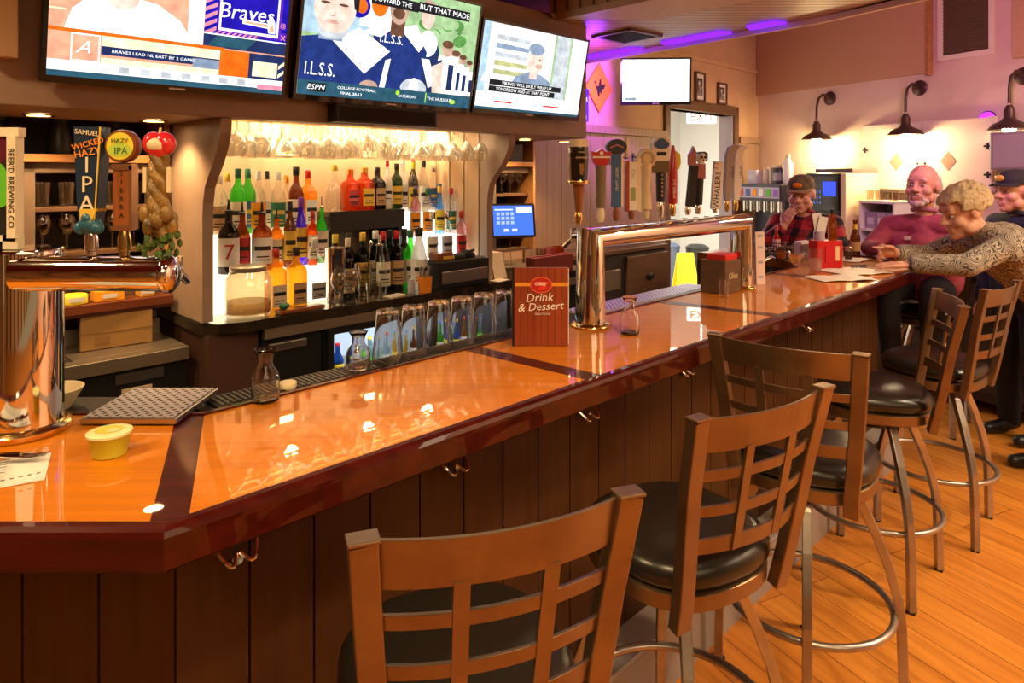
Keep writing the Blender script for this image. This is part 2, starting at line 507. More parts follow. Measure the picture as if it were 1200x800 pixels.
# ================================================================== walls
VB = 3.2
mb = MB()
mb.bx(-3, 5.10, VB, VB + .12, 0, 3.6); mb.bx(5.10, 6.26, VB, VB + .12, 2.16, 3.6); mb.bx(6.26, 6.9, VB, VB + .12, 0, 3.6)
wb = struct('wall_back', mb, M_tanwall, 'tan painted wall behind the bar with the doorway', 'wall'); wb.rotation_euler = (0, 0, R45)
mb = MB()
mb.bx(5.02, 5.10, VB - .025, VB + .13, 0, 2.24); mb.bx(6.26, 6.34, VB - .025, VB + .13, 0, 2.24); mb.bx(5.02, 6.34, VB - .025, VB + .13, 2.16, 2.25)
d1 = struct('door_1', mb, M_shelfwood, 'brown framed open doorway into the bright corridor', 'doorway', bevel=.004); d1.rotation_euler = (0, 0, R45)
mb = MB(); mb.bx(6.245, 6.262, VB + .0, VB + .14, 0, 2.16); 
d1b = struct('trim_1', mb, M_grey, 'grey jamb lining of the corridor doorway', 'door jamb'); d1b.rotation_euler = (0, 0, R45)
mb = MB(); mb.bx(3.3, 5.02, VB - .022, VB - .001, 0, 1.9); mb.bx(6.34, 6.78, VB - .022, VB - .001, 0, 1.9)
mb.bx(3.3, 5.02, VB - .045, VB - .001, 1.9, 1.96); mb.bx(6.34, 6.78, VB - .045, VB - .001, 1.9, 1.96)
w1 = struct('trim_2', mb, M_planks, 'brown plank wainscot on both sides of the doorway', 'wainscot', bevel=.003); w1.rotation_euler = (0, 0, R45)
mb = MB(); mb.bx(2.7, 6.85, VB - .02, VB - .001, 2.62, 2.66)
w2 = struct('trim_3', mb, M_tanwall, 'thin tan picture rail high on the doorway wall', 'moulding'); w2.rotation_euler = (0, 0, R45)

mb = MB(); mb.bx(-3.05, -2.95, -3.0, 2.4, 0, 2.62)
struct('wall_left', mb, striped('left_wall_stripes', (0.42, 0.22, 0.1), (0.2, 0.1, 0.05), 0.42, 'YZ', 0.5, 0.12), 'unseen left wall with brown stripes added for chrome reflections', 'wall')  # out of view; stripes added so the chrome mirrors vertical bands
mb = MB(); mb.bx(-3.05, 9, -4.6, -4.5, 0, 2.62)
struct('wall_rear', mb, striped('rear_wall_stripes', (0.62, 0.4, 0.2), (0.5, 0.3, 0.14), 1.1, 'XZ', 0.5, 0.2), 'unseen rear wall with stripes added for chrome reflections', 'wall')  # added behind the camera, striped for the reflections in the chrome
CORNER = W(6.81, VB)
FW = T(CORNER.x, CORNER.y, 0) @ RZ(-math.radians(64))        # local x along the far wall, -y into the room
FROT = -math.radians(64)
def on_far(o): o.location = (CORNER.x, CORNER.y, 0); o.rotation_euler = (0, 0, FROT); return o
mb = MB(); mb.bx(-.1, 9, 0, .12, 0, 3.8)
on_far(struct('wall_far', mb, M_farwall, 'pale pinkish far wall behind the seated customers', 'wall'))
mb = MB(); mb.bx(.02, 1.80, -.05, -.001, 2.40, 3.75)
on_far(struct('trim_4', mb, M_acoustic, 'brown speckled acoustic panel high on the far wall by the corner', 'acoustic panel', bevel=.006))
mb = MB(); mb.bx(1.80, 1.825, -.058, -.001, 2.38, 3.75)
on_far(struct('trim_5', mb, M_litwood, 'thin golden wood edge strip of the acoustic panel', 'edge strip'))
mb = MB(); mb.bx(2.42, 4.6, -.05, -.001, 2.42, 3.75)
on_far(struct('trim_6', mb, M_acoustic, 'brown speckled acoustic panel beyond the wall grille', 'acoustic panel', bevel=.006))
# wall grille
g = on_far(thing('wall_grille', 'dark louvred air grille in a white frame high on far wall', 'air vent'))
g.location = FW @ Vector((2.08, 0, 2.85))
fm = MB()
for a in ((-.21, -.17, -.33, .33), (.17, .21, -.33, .33)): fm.bx(a[0], a[1], -.02, -.001, a[2], a[3])
for a in ((-.21, .21, -.37, -.33), (-.21, .21, .33, .37)): fm.bx(a[0], a[1], -.02, -.001, a[2], a[3])
part('grille_frame', fm, M_cream, g, bevel=.002)
lm = MB(); lm.bx(-.17, .17, -.004, -.001, -.33, .33)
for k in range(22): lm.box((0, -.009, -.315 + k * .03), (.34, .012, .004), RX(0))
part('louvre_slats', lm, mat('grille_brown', (.12, .075, .035), .5), g)

# ceilings
mb = MB()
mb.prism([W(-4, -6)[:2], W(2.65, -6)[:2], W(2.65, 2.45)[:2], W(4.2, 2.45)[:2], W(4.2, VB)[:2], W(-4, VB)[:2]], 2.62, 2.70)
struct('ceiling', mb, M_red, 'dark red ceiling over the bar', 'ceiling')
mb = MB(); mb.prism([(-2, 1), (9, -5), (10, 5), (2.9, 7.6), (.2, 5.4)], 3.7, 3.8)
struct('ceiling_high', mb, M_ceil, 'high ceiling above the far seating', 'ceiling')

# dropped canopy
ZC = 2.43
can = [W(2.66, 2.38)[:2], W(3.9, VB - .01)[:2], (1.62, 3.65), (1.95, 3.05), (2.9, 1.9), (3.2, .2), W(2.66, -2.5)[:2]]
mb = MB(); mb.prism(can, ZC, ZC + .17)
cn = struct('ceiling_canopy', mb, M_canopy, 'dropped beadboard wood canopy with purple lit edge', 'ceiling canopy')
mb = MB()
edge = [W(3.9, VB - .01)[:2], (1.62, 3.65), (1.95, 3.05), (2.9, 1.9)]
mb.sweep([Vector(p) for p in edge][::-1], [(0.004, -.03), (.03, -.03), (.03, .2), (0.004, .2)], ZC)
struct('trim_7', mb, M_farwall, 'pale fascia strip along the canopy edge', 'fascia')
# purple light pockets under the canopy, close to the edge
e0, e1 = Vector(edge[0]), Vector(edge[1]); dd = (e1 - e0).normalized(); nn = Vector((-dd.y, dd.x)) * -1
for k, (a, b) in enumerate(((.12, .62), (.80, 1.28), (1.40, 1.62))):
    mb = MB()
    q = [e0 + dd * a + nn * .03, e0 + dd * b + nn * .03, e0 + dd * (b - .03) + nn * .12, e0 + dd * (a + .03) + nn * .12]
    mb.prism([(p.x, p.y) for p in q], ZC - .012, ZC - .001)
    o = part('led_strip', mb, M_purple); tag(o, ['blue violet light strip at the wall end of the canopy edge', 'blue violet light strip midway along the canopy edge', 'short blue violet light strip at the bend of the canopy edge'][k], 'light strip', 'purple strips under the canopy edge')
mb = MB(); mb.prism([W(2.67, 2.36)[:2], W(2.67, -1.5)[:2], W(3.0, -1.5)[:2], W(3.02, 1.98)[:2]], ZC - .035, ZC - .001)
struct('trim_8', mb, M_tan, 'smooth tan board edging the canopy beside the red ceiling', 'ceiling board', bevel=.004)
# vents in the canopy
def ceil_vent(c, s, rot, label):
    t = thing('ceiling_vent', label, 'air vent', (c[0], c[1], ZC), rot, 'canopy vents')
    f = MB(); h = s / 2
    for a in ((-h, h, -h, -h + .025), (-h, h, h - .025, h), (-h, -h + .025, -h, h), (h - .025, h, -h, h)): f.bx(a[0], a[1], a[2], a[3], -.014, -.001)
    part('vent_frame', f, mat('vent_frame_paint', (.2, .16, .14), .5), t)
    l = MB(); l.bx(-h + .02, h - .02, -h + .02, h - .02, -.004, -.001)
    n = int(s / .03)
    for k in range(n): l.box((0, -h + .03 + k * (s - .06) / (n - 1), -.008), (s - .05, .004, .008))
    part('vent_louvres', l, M_blackmetal, t)
ceil_vent((.69, 4.1), .30, R45 - .1, 'dark square air vent in the canopy above the diamond sign')
ceil_vent((.72, 3.42), .2, R45 - .1, 'small dark vent near the middle of the beadboard canopy')

# low dark cabinet with a wooden door, between the back bar and the doorway
lc = thing('side_cabinet', 'low dark cabinet with brown wooden door left of the doorway', 'cabinet', W(4.2, 3.0, 0), R45)
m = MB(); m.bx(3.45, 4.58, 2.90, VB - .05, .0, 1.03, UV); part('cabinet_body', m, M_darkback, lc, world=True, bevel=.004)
m = MB(); m.bx(4.05, 4.57, 2.875, 2.898, .04, 1.0, UV); d = part('cabinet_door', m, M_shelfwood, lc, world=True, bevel=.004)
m = MB(); m.sphere((0, 0, 0), (.03, .012, .03), UV @ T(4.33, 2.868, .83)); m.bx(4.28, 4.38, 2.87, 2.876, .815, .845, UV); part('door_latch', m, M_blackmetal, d, world=True)
m = MB(); m.bx(3.45, 4.58, 2.87, VB - .05, 1.031, 1.06, UV); part('cabinet_top', m, M_shelfwood, lc, world=True, bevel=.003)
m = MB(); m.bx(3.6, 3.98, 2.885, 2.899, .78, .92, UV); part('drawer_front', m, M_satin, lc, world=True, bevel=.003)
# corridor beyond the door
mb = MB()
mb.bx(4.4, 11, 6.6, 6.7, 0, 2.9); mb.bx(10.9, 11, 3.33, 6.7, 0, 2.9); mb.bx(4.3, 4.4, 3.33, 6.7, 0, 2.9)
mb.bx(6.95, 11, 3.33, 3.40, 0, 2.9)
w = struct('wall_corridor', mb, M_white, 'white walls of the corridor beyond the doorway', 'wall'); w.rotation_euler = (0, 0, R45)
mb = MB(); mb.bx(4.3, 11, 3.33, 6.7, 2.9, 2.98)
w = struct('ceiling_corridor', mb, M_white, 'white corridor ceiling', 'ceiling'); w.rotation_euler = (0, 0, R45)
mb = MB(); mb.bx(4.4, 10.9, 3.21, 6.6, .001, .012)
w = struct('floor_corridor', mb, mat('pale_tile', (.74, .7, .62), .35), 'pale corridor floor beyond the doorway', 'floor'); w.rotation_euler = (0, 0, R45)
light('corridor_light', 'AREA', W(7.0, 4.6, 2.85), 150, (1, .93, .82), 1.6)
# exit sign hung in the corridor
p = px(822, 137, 8.6)
t = thing('exit_sign', 'white exit sign with red letters hanging in the corridor', 'exit sign', p, 0)
part('sign_body', MB().box((0, 0, 0), (.36, .05, .17)), M_white, t, bevel=.006)
part('lettering', MB().text('EXIT', .15, T(0, -.027, 0) @ FACE), emis('exit_red', (1, .02, .01), .9), t)
part('hanger', MB().cyl((0, 0, .085), (0, 0, 2.9 - p.z), .012), M_white, t)
# wet floor sign
q = px(803, 318, 8.4)
t = thing('floor_sign', 'yellow wet floor sign standing in the corridor', 'floor sign', (q.x, q.y, .012), .1)
for sg in (-1, 1):
    m = MB(); m.prism([(-.15, 0), (.15, 0), (.1, .62), (-.1, .62)], -.008, .008, T(0, sg * .13, 0) @ RX(PI / 2 + sg * .2))
    part('sign_panel', m, mat('safety_yellow', (.95, .72, .02), .4), t, bevel=.003)
# corridor bins seen below the tower
for k, (xx, c, l, h) in enumerate(((783, (.1, .13, .2), 'dark blue bin standing in the corridor beside the floor sign', .62), (817, (.03, .03, .03), 'black bin standing in the corridor by the far jamb', .6))):
    q = px(xx, 318, 9.1)
    t = thing('corridor_bin', l, 'bin', (q.x, q.y, .012), .3, 'corridor bins')
    m = MB(); m.lathe([(0, 0), (.12, 0), (.15, h), (.14, h), (.115, .03), (0, .03)], 20)
    part('bin_body', m, mat('bin%d' % k, c, .5), t)
    m = MB(); m.lathe([(0, h + .05), (.1, h + .04), (.155, h + .005), (.155, h - .02), (.15, h)], 20)
    part('bin_lid', m, mat('bin_lid%d' % k, tuple(x * .7 for x in c), .4), t)
# ================================================================== the bar counter
def barwood():
    m, nt, out = nodes_of('bar_top_wood')
    tc = nt.nodes.new('ShaderNodeTexCoord')
    mp = nt.nodes.new('ShaderNodeMapping'); mp.inputs['Scale'].default_value = (1.0, 22, 1); mp.inputs['Rotation'].default_value = (0, 0, -R45)
    no = nt.nodes.new('ShaderNodeTexNoise'); no.inputs['Scale'].default_value = 2.0; no.inputs['Detail'].default_value = 6; no.inputs['Roughness'].default_value = .62
    rp = nt.nodes.new('ShaderNodeValToRGB'); rp.color_ramp.elements[0].position = 0.3; rp.color_ramp.elements[1].position = 0.7
    rp.color_ramp.elements[0].color = (.52, .150, .003, 1); rp.color_ramp.elements[1].color = (.68, .205, .005, 1)
    b = nt.nodes.new('ShaderNodeBsdfPrincipled'); b.inputs['Roughness'].default_value = .45; b.inputs['Specular IOR Level'].default_value = .15
    b.inputs['Coat Weight'].default_value = .85; b.inputs['Coat Roughness'].default_value = .015; b.inputs['Coat IOR'].default_value = 1.55
    L = nt.links.new
    L(tc.outputs['Object'], mp.inputs['Vector']); L(mp.outputs['Vector'], no.inputs['Vector']); L(no.outputs['Fac'], rp.inputs['Fac'])
    L(rp.outputs['Color'], b.inputs['Base Color']); L(b.outputs['BSDF'], out.inputs['Surface'])
    return m
M_barwood = barwood()
M_mahog = mat('mahogany', (.07, .006, .003), .35, spec=.12, coat=.5, coat_rough=.02, noise=(3, .55, (1, 9, 9), None))
M_panel = mat('bar_front_paint', (.075, .030, .011), .38, spec=.25, noise=(2.5, .3, (14, 14, 1), None))
M_kick = mat('kick_board_grey', (.34, .29, .27), .6)
M_inner = mat('bar_inside_black', (.018, .014, .013), .6)
BT = 1.07
K0 = (-.508, .997); K1 = W(4.25, 1.064)[:2]; K2 = W(4.65, 1.42)[:2]; K3 = W(4.65, 2.35)[:2]
outer = [(-2.6, .997), K0, K1, K2, K3]
inner = [(-2.6, 1.51), (-.679, 1.509), W(3.87, 1.60)[:2], W(4.1, 1.78)[:2], W(4.1, 2.35)[:2]]
bar = thing('bar_counter', 'long bar counter with glossy orange wood top, dark mahogany rail and plank front', 'bar counter', (K0[0], K0[1], 0))
wood_out = offset_path(outer, -.042)
mb = MB(); mb.prism([tuple(p) for p in wood_out] + [tuple(p) for p in inner[::-1]], BT - .045, BT)
part('bar_top', mb, M_barwood, bar, world=True, label='glossy orange wood bar top')
rail_prof = [(-.042, -.0005), (-.036, .004), (-.024, .009), (-.012, .0085), (-.003, .004), (.001, -.004), (0, -.012), (-.001, -.052), (-.006, -.058), (-.042, -.058)]
mb = MB(); mb.sweep(outer, [(o, dz) for o, dz in rail_prof[::-1]], BT)
part('bar_rail', mb, M_mahog, bar, world=True, label='dark red mahogany moulded rail', bevel=.002)
mb = MB(); lip = [(0, -.06), (0, .004), (-.014, .004), (-.014, -.06)]
mb.sweep(inner[::-1], lip, BT)
part('inner_lip', mb, M_mahog, bar, world=True, label='dark lip on the bartender side')
# dark inlaid bands
def band(quad):
    m = MB(); m.prism([tuple(q) for q in quad], BT - .004, BT + .0006); return m
bands = [[(-.549, 1.034), (-.498, 1.052), (-.679, 1.507), (-.74, 1.507)],
         [W(1.375, 1.107)[:2], W(1.435, 1.107)[:2], W(1.405, 1.548)[:2], W(1.345, 1.548)[:2]],
         [W(2.47, 1.107)[:2], W(2.53, 1.107)[:2], W(2.46, 1.565)[:2], W(2.40, 1.565)[:2]],
         [W(3.55, 1.107)[:2], W(3.61, 1.107)[:2], W(3.56, 1.585)[:2], W(3.50, 1.585)[:2]]]
for bnd in bands: part('inlay_band', band(bnd), M_mahog, bar, world=True, label='dark mahogany band across the top')
# panelled front
face = offset_path(outer, -.2)
mb = MB()
for a, b in zip(face, face[1:]):
    L = (b - a).length; n = max(1, round(L / .132)); d = (b - a) / L; nr = Vector((d.y, -d.x))
    for k in range(n):
        p = a + d * (L * k / n + .0025); q = a + d * (L * (k + 1) / n - .0025)
        p2, q2 = p - nr * .02, q - nr * .02
        mb.prism([tuple(p), tuple(q), tuple(q2), tuple(p2)], .12, BT - .047)
part('front_panel', mb, M_panel, bar, world=True, label='dark brown vertical plank front')
back = offset_path(outer, -.218)
mb = MB(); mb.prism([tuple(p) for p in back] + [tuple(offset_path(inner, -.002)[k]) for k in range(4, -1, -1)], 0.0, BT - .047)
part('bar_carcass', mb, M_inner, bar, world=True)
kf = offset_path(outer, -.045)
mb = MB(); mb.sweep(offset_path(outer, -.2), [(.108, 0), (.108, .17), (.112, .18), (.108, .19), (.0, .19), (.0, 0)][::-1], 0)
part('foot_ledge', mb, M_kick, bar, world=True, label='grey foot ledge along the base')
# purse hooks
def hook(px_, py_):
    d = Vector(W(1, 0)) ; nrm = Vector((RT, -RT, 0))
    # on the plank front just under the rail
    t = (px_ - 600) / 800
    v = 1.062 + .2; Z = v / (RT * (1 - t)); X = t * Z; z = 1.6 - (py_ - 203) / 800 * Z
    c = Vector((X, Z, z))
    m = MB()
    m.tube([c + nrm * .0, c + nrm * .012], .011, 12)
    for s in (-1, 1):
        pts = []
        for k in range(9):
            a = PI * 1.15 * k / 8
            pts.append(c + nrm * (.012 + .02 * math.sin(a)) + d * s * (.004 + .036 * k / 8) + Vector((0, 0, .012 - .016 * math.sin(a) + .010 * k / 8)))
        m.tube(pts, [.004] * 8 + [.006], 8)
    part('bag_hook', m, M_chrome, bar, world=True, label='bent metal bag hook under the rail')
for h in ((276, 652), (530, 549), (686, 488), (800, 437), (943, 386)): hook(*h)
# service ledge behind the top
mb = MB(); path = [W(.60, 1.552)[:2], W(3.0, 1.586)[:2]]
mb.sweep([Vector(p) for p in path], [(-.001, -.06), (-.001, -.012), (-.128, -.012), (-.128, -.06)], BT)
part('service_ledge', mb, M_blackmetal, bar, world=True, label='black service ledge behind the top')
mb = MB()
for (u0, u1) in ((.62, 2.98),):
    mb.bx(u0, u1, 1.60, 1.76, .35, BT - .061, UV)
part('underbar_cabinet', mb, M_inner, bar, world=True)

# rubber bar mat with ridges
mat_r = thing('bar_mat', 'long black ridged rubber mat under the upturned pint glasses', 'bar mat', W(1.25, 1.615, BT - .0115), R45)
m = MB(); m.bx(-.62, .72, -.04, .055, 0, .006)
part('mat_base', m, M_black, mat_r, bevel=.002)
m = MB()
for k in range(98): m.box((-.607 + k * .0136, .0075, .0074), (.0085, .08, .0028))
part('mat_ridges', m, mat('mat_rubber', (.035, .024, .018), .55), mat_r)

# ------------------------------------------------------------------ drip trays
def perforated(name):
    m, nt, out = nodes_of(name)
    tc = nt.nodes.new('ShaderNodeTexCoord'); mp = nt.nodes.new('ShaderNodeMapping'); mp.inputs['Scale'].default_value = (62, 62, 62)
    mp.inputs['Rotation'].default_value = (0, 0, R45)
    sp = nt.nodes.new('ShaderNodeSeparateXYZ'); L = nt.links.new
    L(tc.outputs['Object'], mp.inputs['Vector']); L(mp.outputs['Vector'], sp.inputs[0])
    cs = []
    for ax in 'XY':
        f = nt.nodes.new('ShaderNodeMath'); f.operation = 'FRACT'; L(sp.outputs[ax], f.inputs[0])
        s = nt.nodes.new('ShaderNodeMath'); s.operation = 'SUBTRACT'; s.inputs[1].default_value = .5; L(f.outputs[0], s.inputs[0])
        q = nt.nodes.new('ShaderNodeMath'); q.operation = 'POWER'; q.inputs[1].default_value = 2; L(s.outputs[0], q.inputs[0]); cs.append(q)
    ad = nt.nodes.new('ShaderNodeMath'); ad.operation = 'ADD'; L(cs[0].outputs[0], ad.inputs[0]); L(cs[1].outputs[0], ad.inputs[1])
    lt = nt.nodes.new('ShaderNodeMath'); lt.operation = 'LESS_THAN'; lt.inputs[1].default_value = .085; L(ad.outputs[0], lt.inputs[0])
    st = nt.nodes.new('ShaderNodeBsdfPrincipled'); st.inputs['Base Color'].default_value = (.62, .6, .66, 1); st.inputs['Metallic'].default_value = .8; st.inputs['Roughness'].default_value = .42
    bk = nt.nodes.new('ShaderNodeBsdfPrincipled'); bk.inputs['Base Color'].default_value = (.03, .03, .035, 1); bk.inputs['Roughness'].default_value = .5
    mx = nt.nodes.new('ShaderNodeMixShader'); L(lt.outputs[0], mx.inputs['Fac']); L(st.outputs[0], mx.inputs[1]); L(bk.outputs[0], mx.inputs[2])
    L(mx.outputs[0], out.inputs['Surface']); return m
M_perf = perforated('perforated_steel')
t = thing('drip_tray', 'perforated steel drip tray at foot of the thick single beer column', 'drip tray', (-.868, 1.535, BT + .0046))
m = MB()
m.bx(-.038, .165, -.105, .10, 0, .012); part('tray_body', m, M_steel, t, bevel=.002)
m = MB(); m.bx(-.032, .158, -.099, .094, .0122, .0142); part('perforated_plate', m, M_perf, t)
t = thing('drip_tray', 'long perforated steel drip tray behind the wide tap bridge', 'drip tray', W(2.42, 1.655, BT - .0115), R45)
m = MB(); m.bx(-.42, .50, -.06, .075, 0, .012); part('tray_body', m, M_steel, t, bevel=.002)
m = MB(); m.bx(-.412, .492, -.053, .068, .0122, .0142); part('perforated_plate', m, M_perf, t)

# ------------------------------------------------------------------ beer towers
def lettered(name, pts_mb, mats, parent, label): return part(name, pts_mb, mats, parent, label=label)
M_navy = mat('navy_enamel', (.015, .03, .06), .35); M_orange = mat('orange_enamel', (.9, .3, .02), .4)
M_ivory = mat('ivory_enamel', (.8, .68, .5), .4); M_whitee = mat('white_enamel', (.82, .78, .74), .35)
M_redE = mat('red_enamel', (.5, .02, .02), .3, coat=.6); M_green = mat('leaf_green', (.12, .5, .03), .45)
M_hwood = mat('handle_wood', (.3, .09, .025), .35, noise=(6, .4, (12, 12, 1), None), coat=.5)
M_gold = mat('gold_enamel', (.75, .48, .06), .35); M_blue = mat('blue_enamel', (.05, .13, .32), .35)
M_yel = mat('yellow_enamel', (.8, .62, .05), .4); M_dgreen = mat('dark_green_enamel', (.03, .16, .08), .4)
M_bone = mat('bone_resin', (.72, .58, .36), .45); M_pink = mat('dusty_pink_enamel', (.42, .16, .17), .4)
M_taupe = mat('taupe_enamel', (.2, .16, .1), .4); M_apple = mat('apple_red', (.6, .02, .03), .2, coat=1)
M_bark = mat('bark_resin', (.36, .2, .05), .35, noise=(22, .85, (1, 1, 1), None), bump=(60, .6, .01))
M_ink = mat('ink_black', (.015, .013, .013), .5)

def ferrule(mb, mi=0, r=.011, h=.045):
    mb.lathe([(0, 0), (r * .8, 0), (r * .8, .008), (r, .01), (r * 1.1, h * .6), (r * .75, h), (0, h)], 14, mi=mi)

def slab(mb, outline, th, mi=0, M=None):
    """upright board: outline in x, z; thickness th along y"""
    mb.prism(outline, -th / 2, th / 2, (M or Matrix.Identity(4)) @ RX(PI / 2), mi)

# single column with side arm ---------------------------------------
tw = thing('beer_tower', 'polished single-column beer tower with one thick side arm', 'beer tower', (-1.004, 1.405, BT + .0008))
m = MB(); m.lathe([(0, .0), (.082, 0), (.085, .004), (.085, .012), (.078, .018), (.072, .02), (0, .02)], 40); part('base_flange', m, M_brass, tw)
m = MB(); m.lathe([(0, .02), (.07, .02), (.07, .03), (.07, .364), (.07, .373), (.0685, .3755), (0, .376)], 48); part('column', m, M_chrome, tw)
zA = .330
m = MB(); m.tube([(.02, -.045, zA), (.312, -.045, zA)], .035, 36); part('side_arm', m, M_chrome, tw)
m = MB(); m.lathe([(0, 0), (.037, 0), (.039, .006), (.037, .014), (.030, .020), (.018, .024), (0, .026)], 32, T(.313, -.045, zA) @ RY(PI / 2)); part('end_cap', m, M_chrome, tw, label='domed chrome end cap')
for k, xx in enumerate((.165, .232, .30)):
    m = MB(); m.cyl((xx, -.02, zA), (xx, .03, zA), .012); m.cyl((xx, .03, zA + .025), (xx, .03, zA - .02), .011); m.cyl((xx, .035, zA - .01), (xx, .075, zA - .034), .008)
    part('faucet', m, M_chrome, tw)
zh = zA + .036
# leaf-green brewery handle above the column
hd = part('tap_handle', (lambda m: (m.box((0, 0, .028 / 2), (.03, .02, .028)), m.box((-.028, 0, .13), (.052, .014, .20), mi=1), m.box((.005, -.002, .125), (.018, .024, .205), mi=0), m.box((-.02, 0, .235), (.075, .022, .018)), m.box((-.02, 0, .022), (.06, .02, .012)), m)[-1])(MB()), [M_ivory, M_ink], tw, label='ivory framed handle with green leaf panel and vertical lettering')
hd.location = (.0, -.03, .377)
m = MB(); F = T(-.028, -.0072, 0) @ FACE
m.disc(0, .20, .022, .03, F, 0); m.disc(-.004, .14, .026, .036, F, 1); m.disc(.004, .105, .022, .022, F, 1); m.disc(-.012, .166, .016, .014, F, 2)
part('badge', m, [mat('maroon_enamel', (.1, .01, .03), .4), M_green, M_whitee], hd)
m = MB(); m.text("BEER'D BREWING CO", .0165, T(.005, -.0145, .123) @ FACE @ RZ(-PI / 2)); part('lettering', m, M_ink, hd)
# tall navy IPA handle
hd = part('tap_handle', (lambda m: (slab(m, [(-.014, .05), (.014, .05), (.022, .11), (.03, .255), (-.026, .255), (-.02, .11)], .03), slab(m, [(.015, .07), (.017, .075), (.029, .255), (.026, .255)], .012, 1, T(0, -.011, 0)), ferrule(m, 2, .012, .05), m)[-1])(MB()), [M_navy, M_gold, M_chrome], tw, label='navy tapered handle lettered IPA with orange words')
hd.location = (.166, -.045, zh)
m = MB(); F = T(.002, -.016, 0) @ FACE
for ch, z in (('I', .178), ('P', .140), ('A', .102)): m.text(ch, .046, T(.001, -.0165, z) @ FACE, 0)
m.text('SAMUEL', .0135, T(.001, -.0165, .243) @ FACE @ RZ(-.12), 0)
m.text('WICKED', .0165, T(.003, -.0165, .221) @ FACE @ RZ(.25), 1); m.text('HAZY', .020, T(.002, -.0165, .204) @ FACE @ RZ(.2), 1)
part('lettering', m, [M_ivory, M_orange], hd)
m = MB()
m.sphere((.0, -.004, .062), (.022, .02, .02)); m.sphere((-.016, -.008, .055), .013); m.sphere((.016, -.008, .055), .013); m.sphere((0, -.012, .074), .012)
part('hop_cone', m, mat('hop_blue', (.02, .1, .16), .4), hd, label='blue hop cone with yellow tip')
m = MB(); slab(m, [(-.012, .07), (-.004, .062), (.002, .071), (.008, .062), (.02, .09), (.024, .093), (-.012, .093)], .036); part('hop_flame', m, M_gold, hd)
# copper coloured paddle with a yellow disc
hd = part('tap_handle', (lambda m: (m.box((0, 0, .115), (.034, .02, .12), mi=0), m.box((0, 0, .176), (.04, .024, .012), mi=1), m.box((0, 0, .055), (.036, .022, .01), mi=1), m.box((.018, 0, .115), (.006, .024, .125), mi=1), ferrule(m, 2, .012, .052), m.lathe([(0, -.011), (.031, -.011), (.033, -.006), (.033, .006), (.031, .011), (0, .011)], 28, T(-.002, 0, .217) @ RX(PI / 2), 0), m)[-1])(MB()), [M_hwood, mat('copper_trim', (.5, .24, .1), .25, metal=.8), M_brass], tw, label='copper brown paddle handle under a round yellow badge')
hd.location = (.232, -.045, zh)
m = MB(); m.disc(-.002, .217, .027, .027, T(0, -.0125, 0) @ FACE, 0); m.disc(-.002, .209, .024, .014, T(0, -.0127, 0) @ FACE, 1)
part('badge', m, [M_yel, mat('lime', (.45, .6, .08), .4)], hd)
m = MB(); m.text('HAZY', .013, T(-.002, -.0135, .227) @ FACE, 1); m.text('IPA', .019, T(0, -.0135, .207) @ FACE, 1)
for k, ch in enumerate('SIERRA'): m.text(ch, .0135, T(0, -.0105, .162 - k * .0165) @ FACE, 0)
part('lettering', m, [M_ink, M_dgreen], hd)
# apple on a twisted trunk
hd = part('tap_handle', (lambda m: ([m.tube([(.012 * math.sin(k * .8 + q), .008 * math.cos(k * .8 + q), .04 + k * .0125) for k in range(14)], [.013 - .0003 * k for k in range(14)], 10) for q in (0, 2.1, 4.2)], [m.sphere((.026 * math.cos(a), .018 * math.sin(a), .058 + .012 * (i % 3)), (.012, .012, .018)) for i, a in enumerate([k * .7 for k in range(9)])], m.box((-.024, -.004, .15), (.008, .014, .05), mi=1), m.box((.024, -.004, .15), (.008, .014, .05), mi=1), m)[-1])(MB()), [M_bark, M_bone], tw, label='twisted golden tree trunk handle topped by a red apple')
hd.location = (.301, -.045, zh)
m = MB(); m.sphere((-.011, 0, .222), (.022, .02, .024)); m.sphere((.011, 0, .222), (.022, .02, .024)); m.sphere((0, 0, .214), (.024, .021, .024)); part('apple', m, M_apple, hd, label='shiny red apple')
m = MB(); m.sphere((0, -.013, .219), (.019, .011, .014)); m.cyl((0, 0, .236), (.003, 0, .254), .0025); part('apple_face', m, M_bone, hd, label='tan cut face and stem of the apple')
m = MB(); random.seed(3)
for k in range(40): m.sphere((random.uniform(-.036, .036), random.uniform(-.02, .02), random.uniform(.0, .04)), (.006, .006, .009), n=6)
part('moss_base', m, mat('moss', (.06, .11, .02), .7), hd, label='green mossy foot of the handle')

# wide bridge tower ----------------------------------------------------
tw = thing('beer_tower', 'wide chrome bridge beer tower carrying a row of tap handles', 'beer tower', W(1.87, 1.485, BT + .0008), R45)
Lb = 1.118; Hb = .303
m = MB()
for xx in (0, Lb): m.lathe([(0, 0), (.066, 0), (.069, .004), (.066, .01), (.058, .014), (0, .014)], 36, T(xx, 0, 0))
part('base_flange', m, M_brass, tw)
m = MB()
m.tube([(0, 0, .012), (0, 0, Hb), (Lb, 0, Hb), (Lb, 0, .012)], .053, 40, up=(0, 1, 0)); part('bridge_pipe', m, M_chrome, tw)
spots = [0.0, .10, .165, .215, .29, .375, .46, .54, .62, .70, .79, .835]
for k in range(12):
    xx = .03 + k * .095
    m = MB(); m.cyl((xx, .04, Hb), (xx, .10, Hb), .013); m.cyl((xx, .10, Hb + .03), (xx, .10, Hb - .02), .012); m.cyl((xx, .105, Hb - .01), (xx, .145, Hb - .042), .009)
    part('faucet', m, M_chrome, tw)
zb = Hb + .054
FB = RZ(-.55)     # handles are turned toward the guests
def handle(px_, mb, mats, label, turn=-.5, z=zb):
    u = pu(px_, 1.487) - 1.87
    h = part('tap_handle', mb, mats, tw, label=label); h.location = (u, 0.002, z); h.rotation_euler = (0, 0, turn)
    return h
HT = -.62
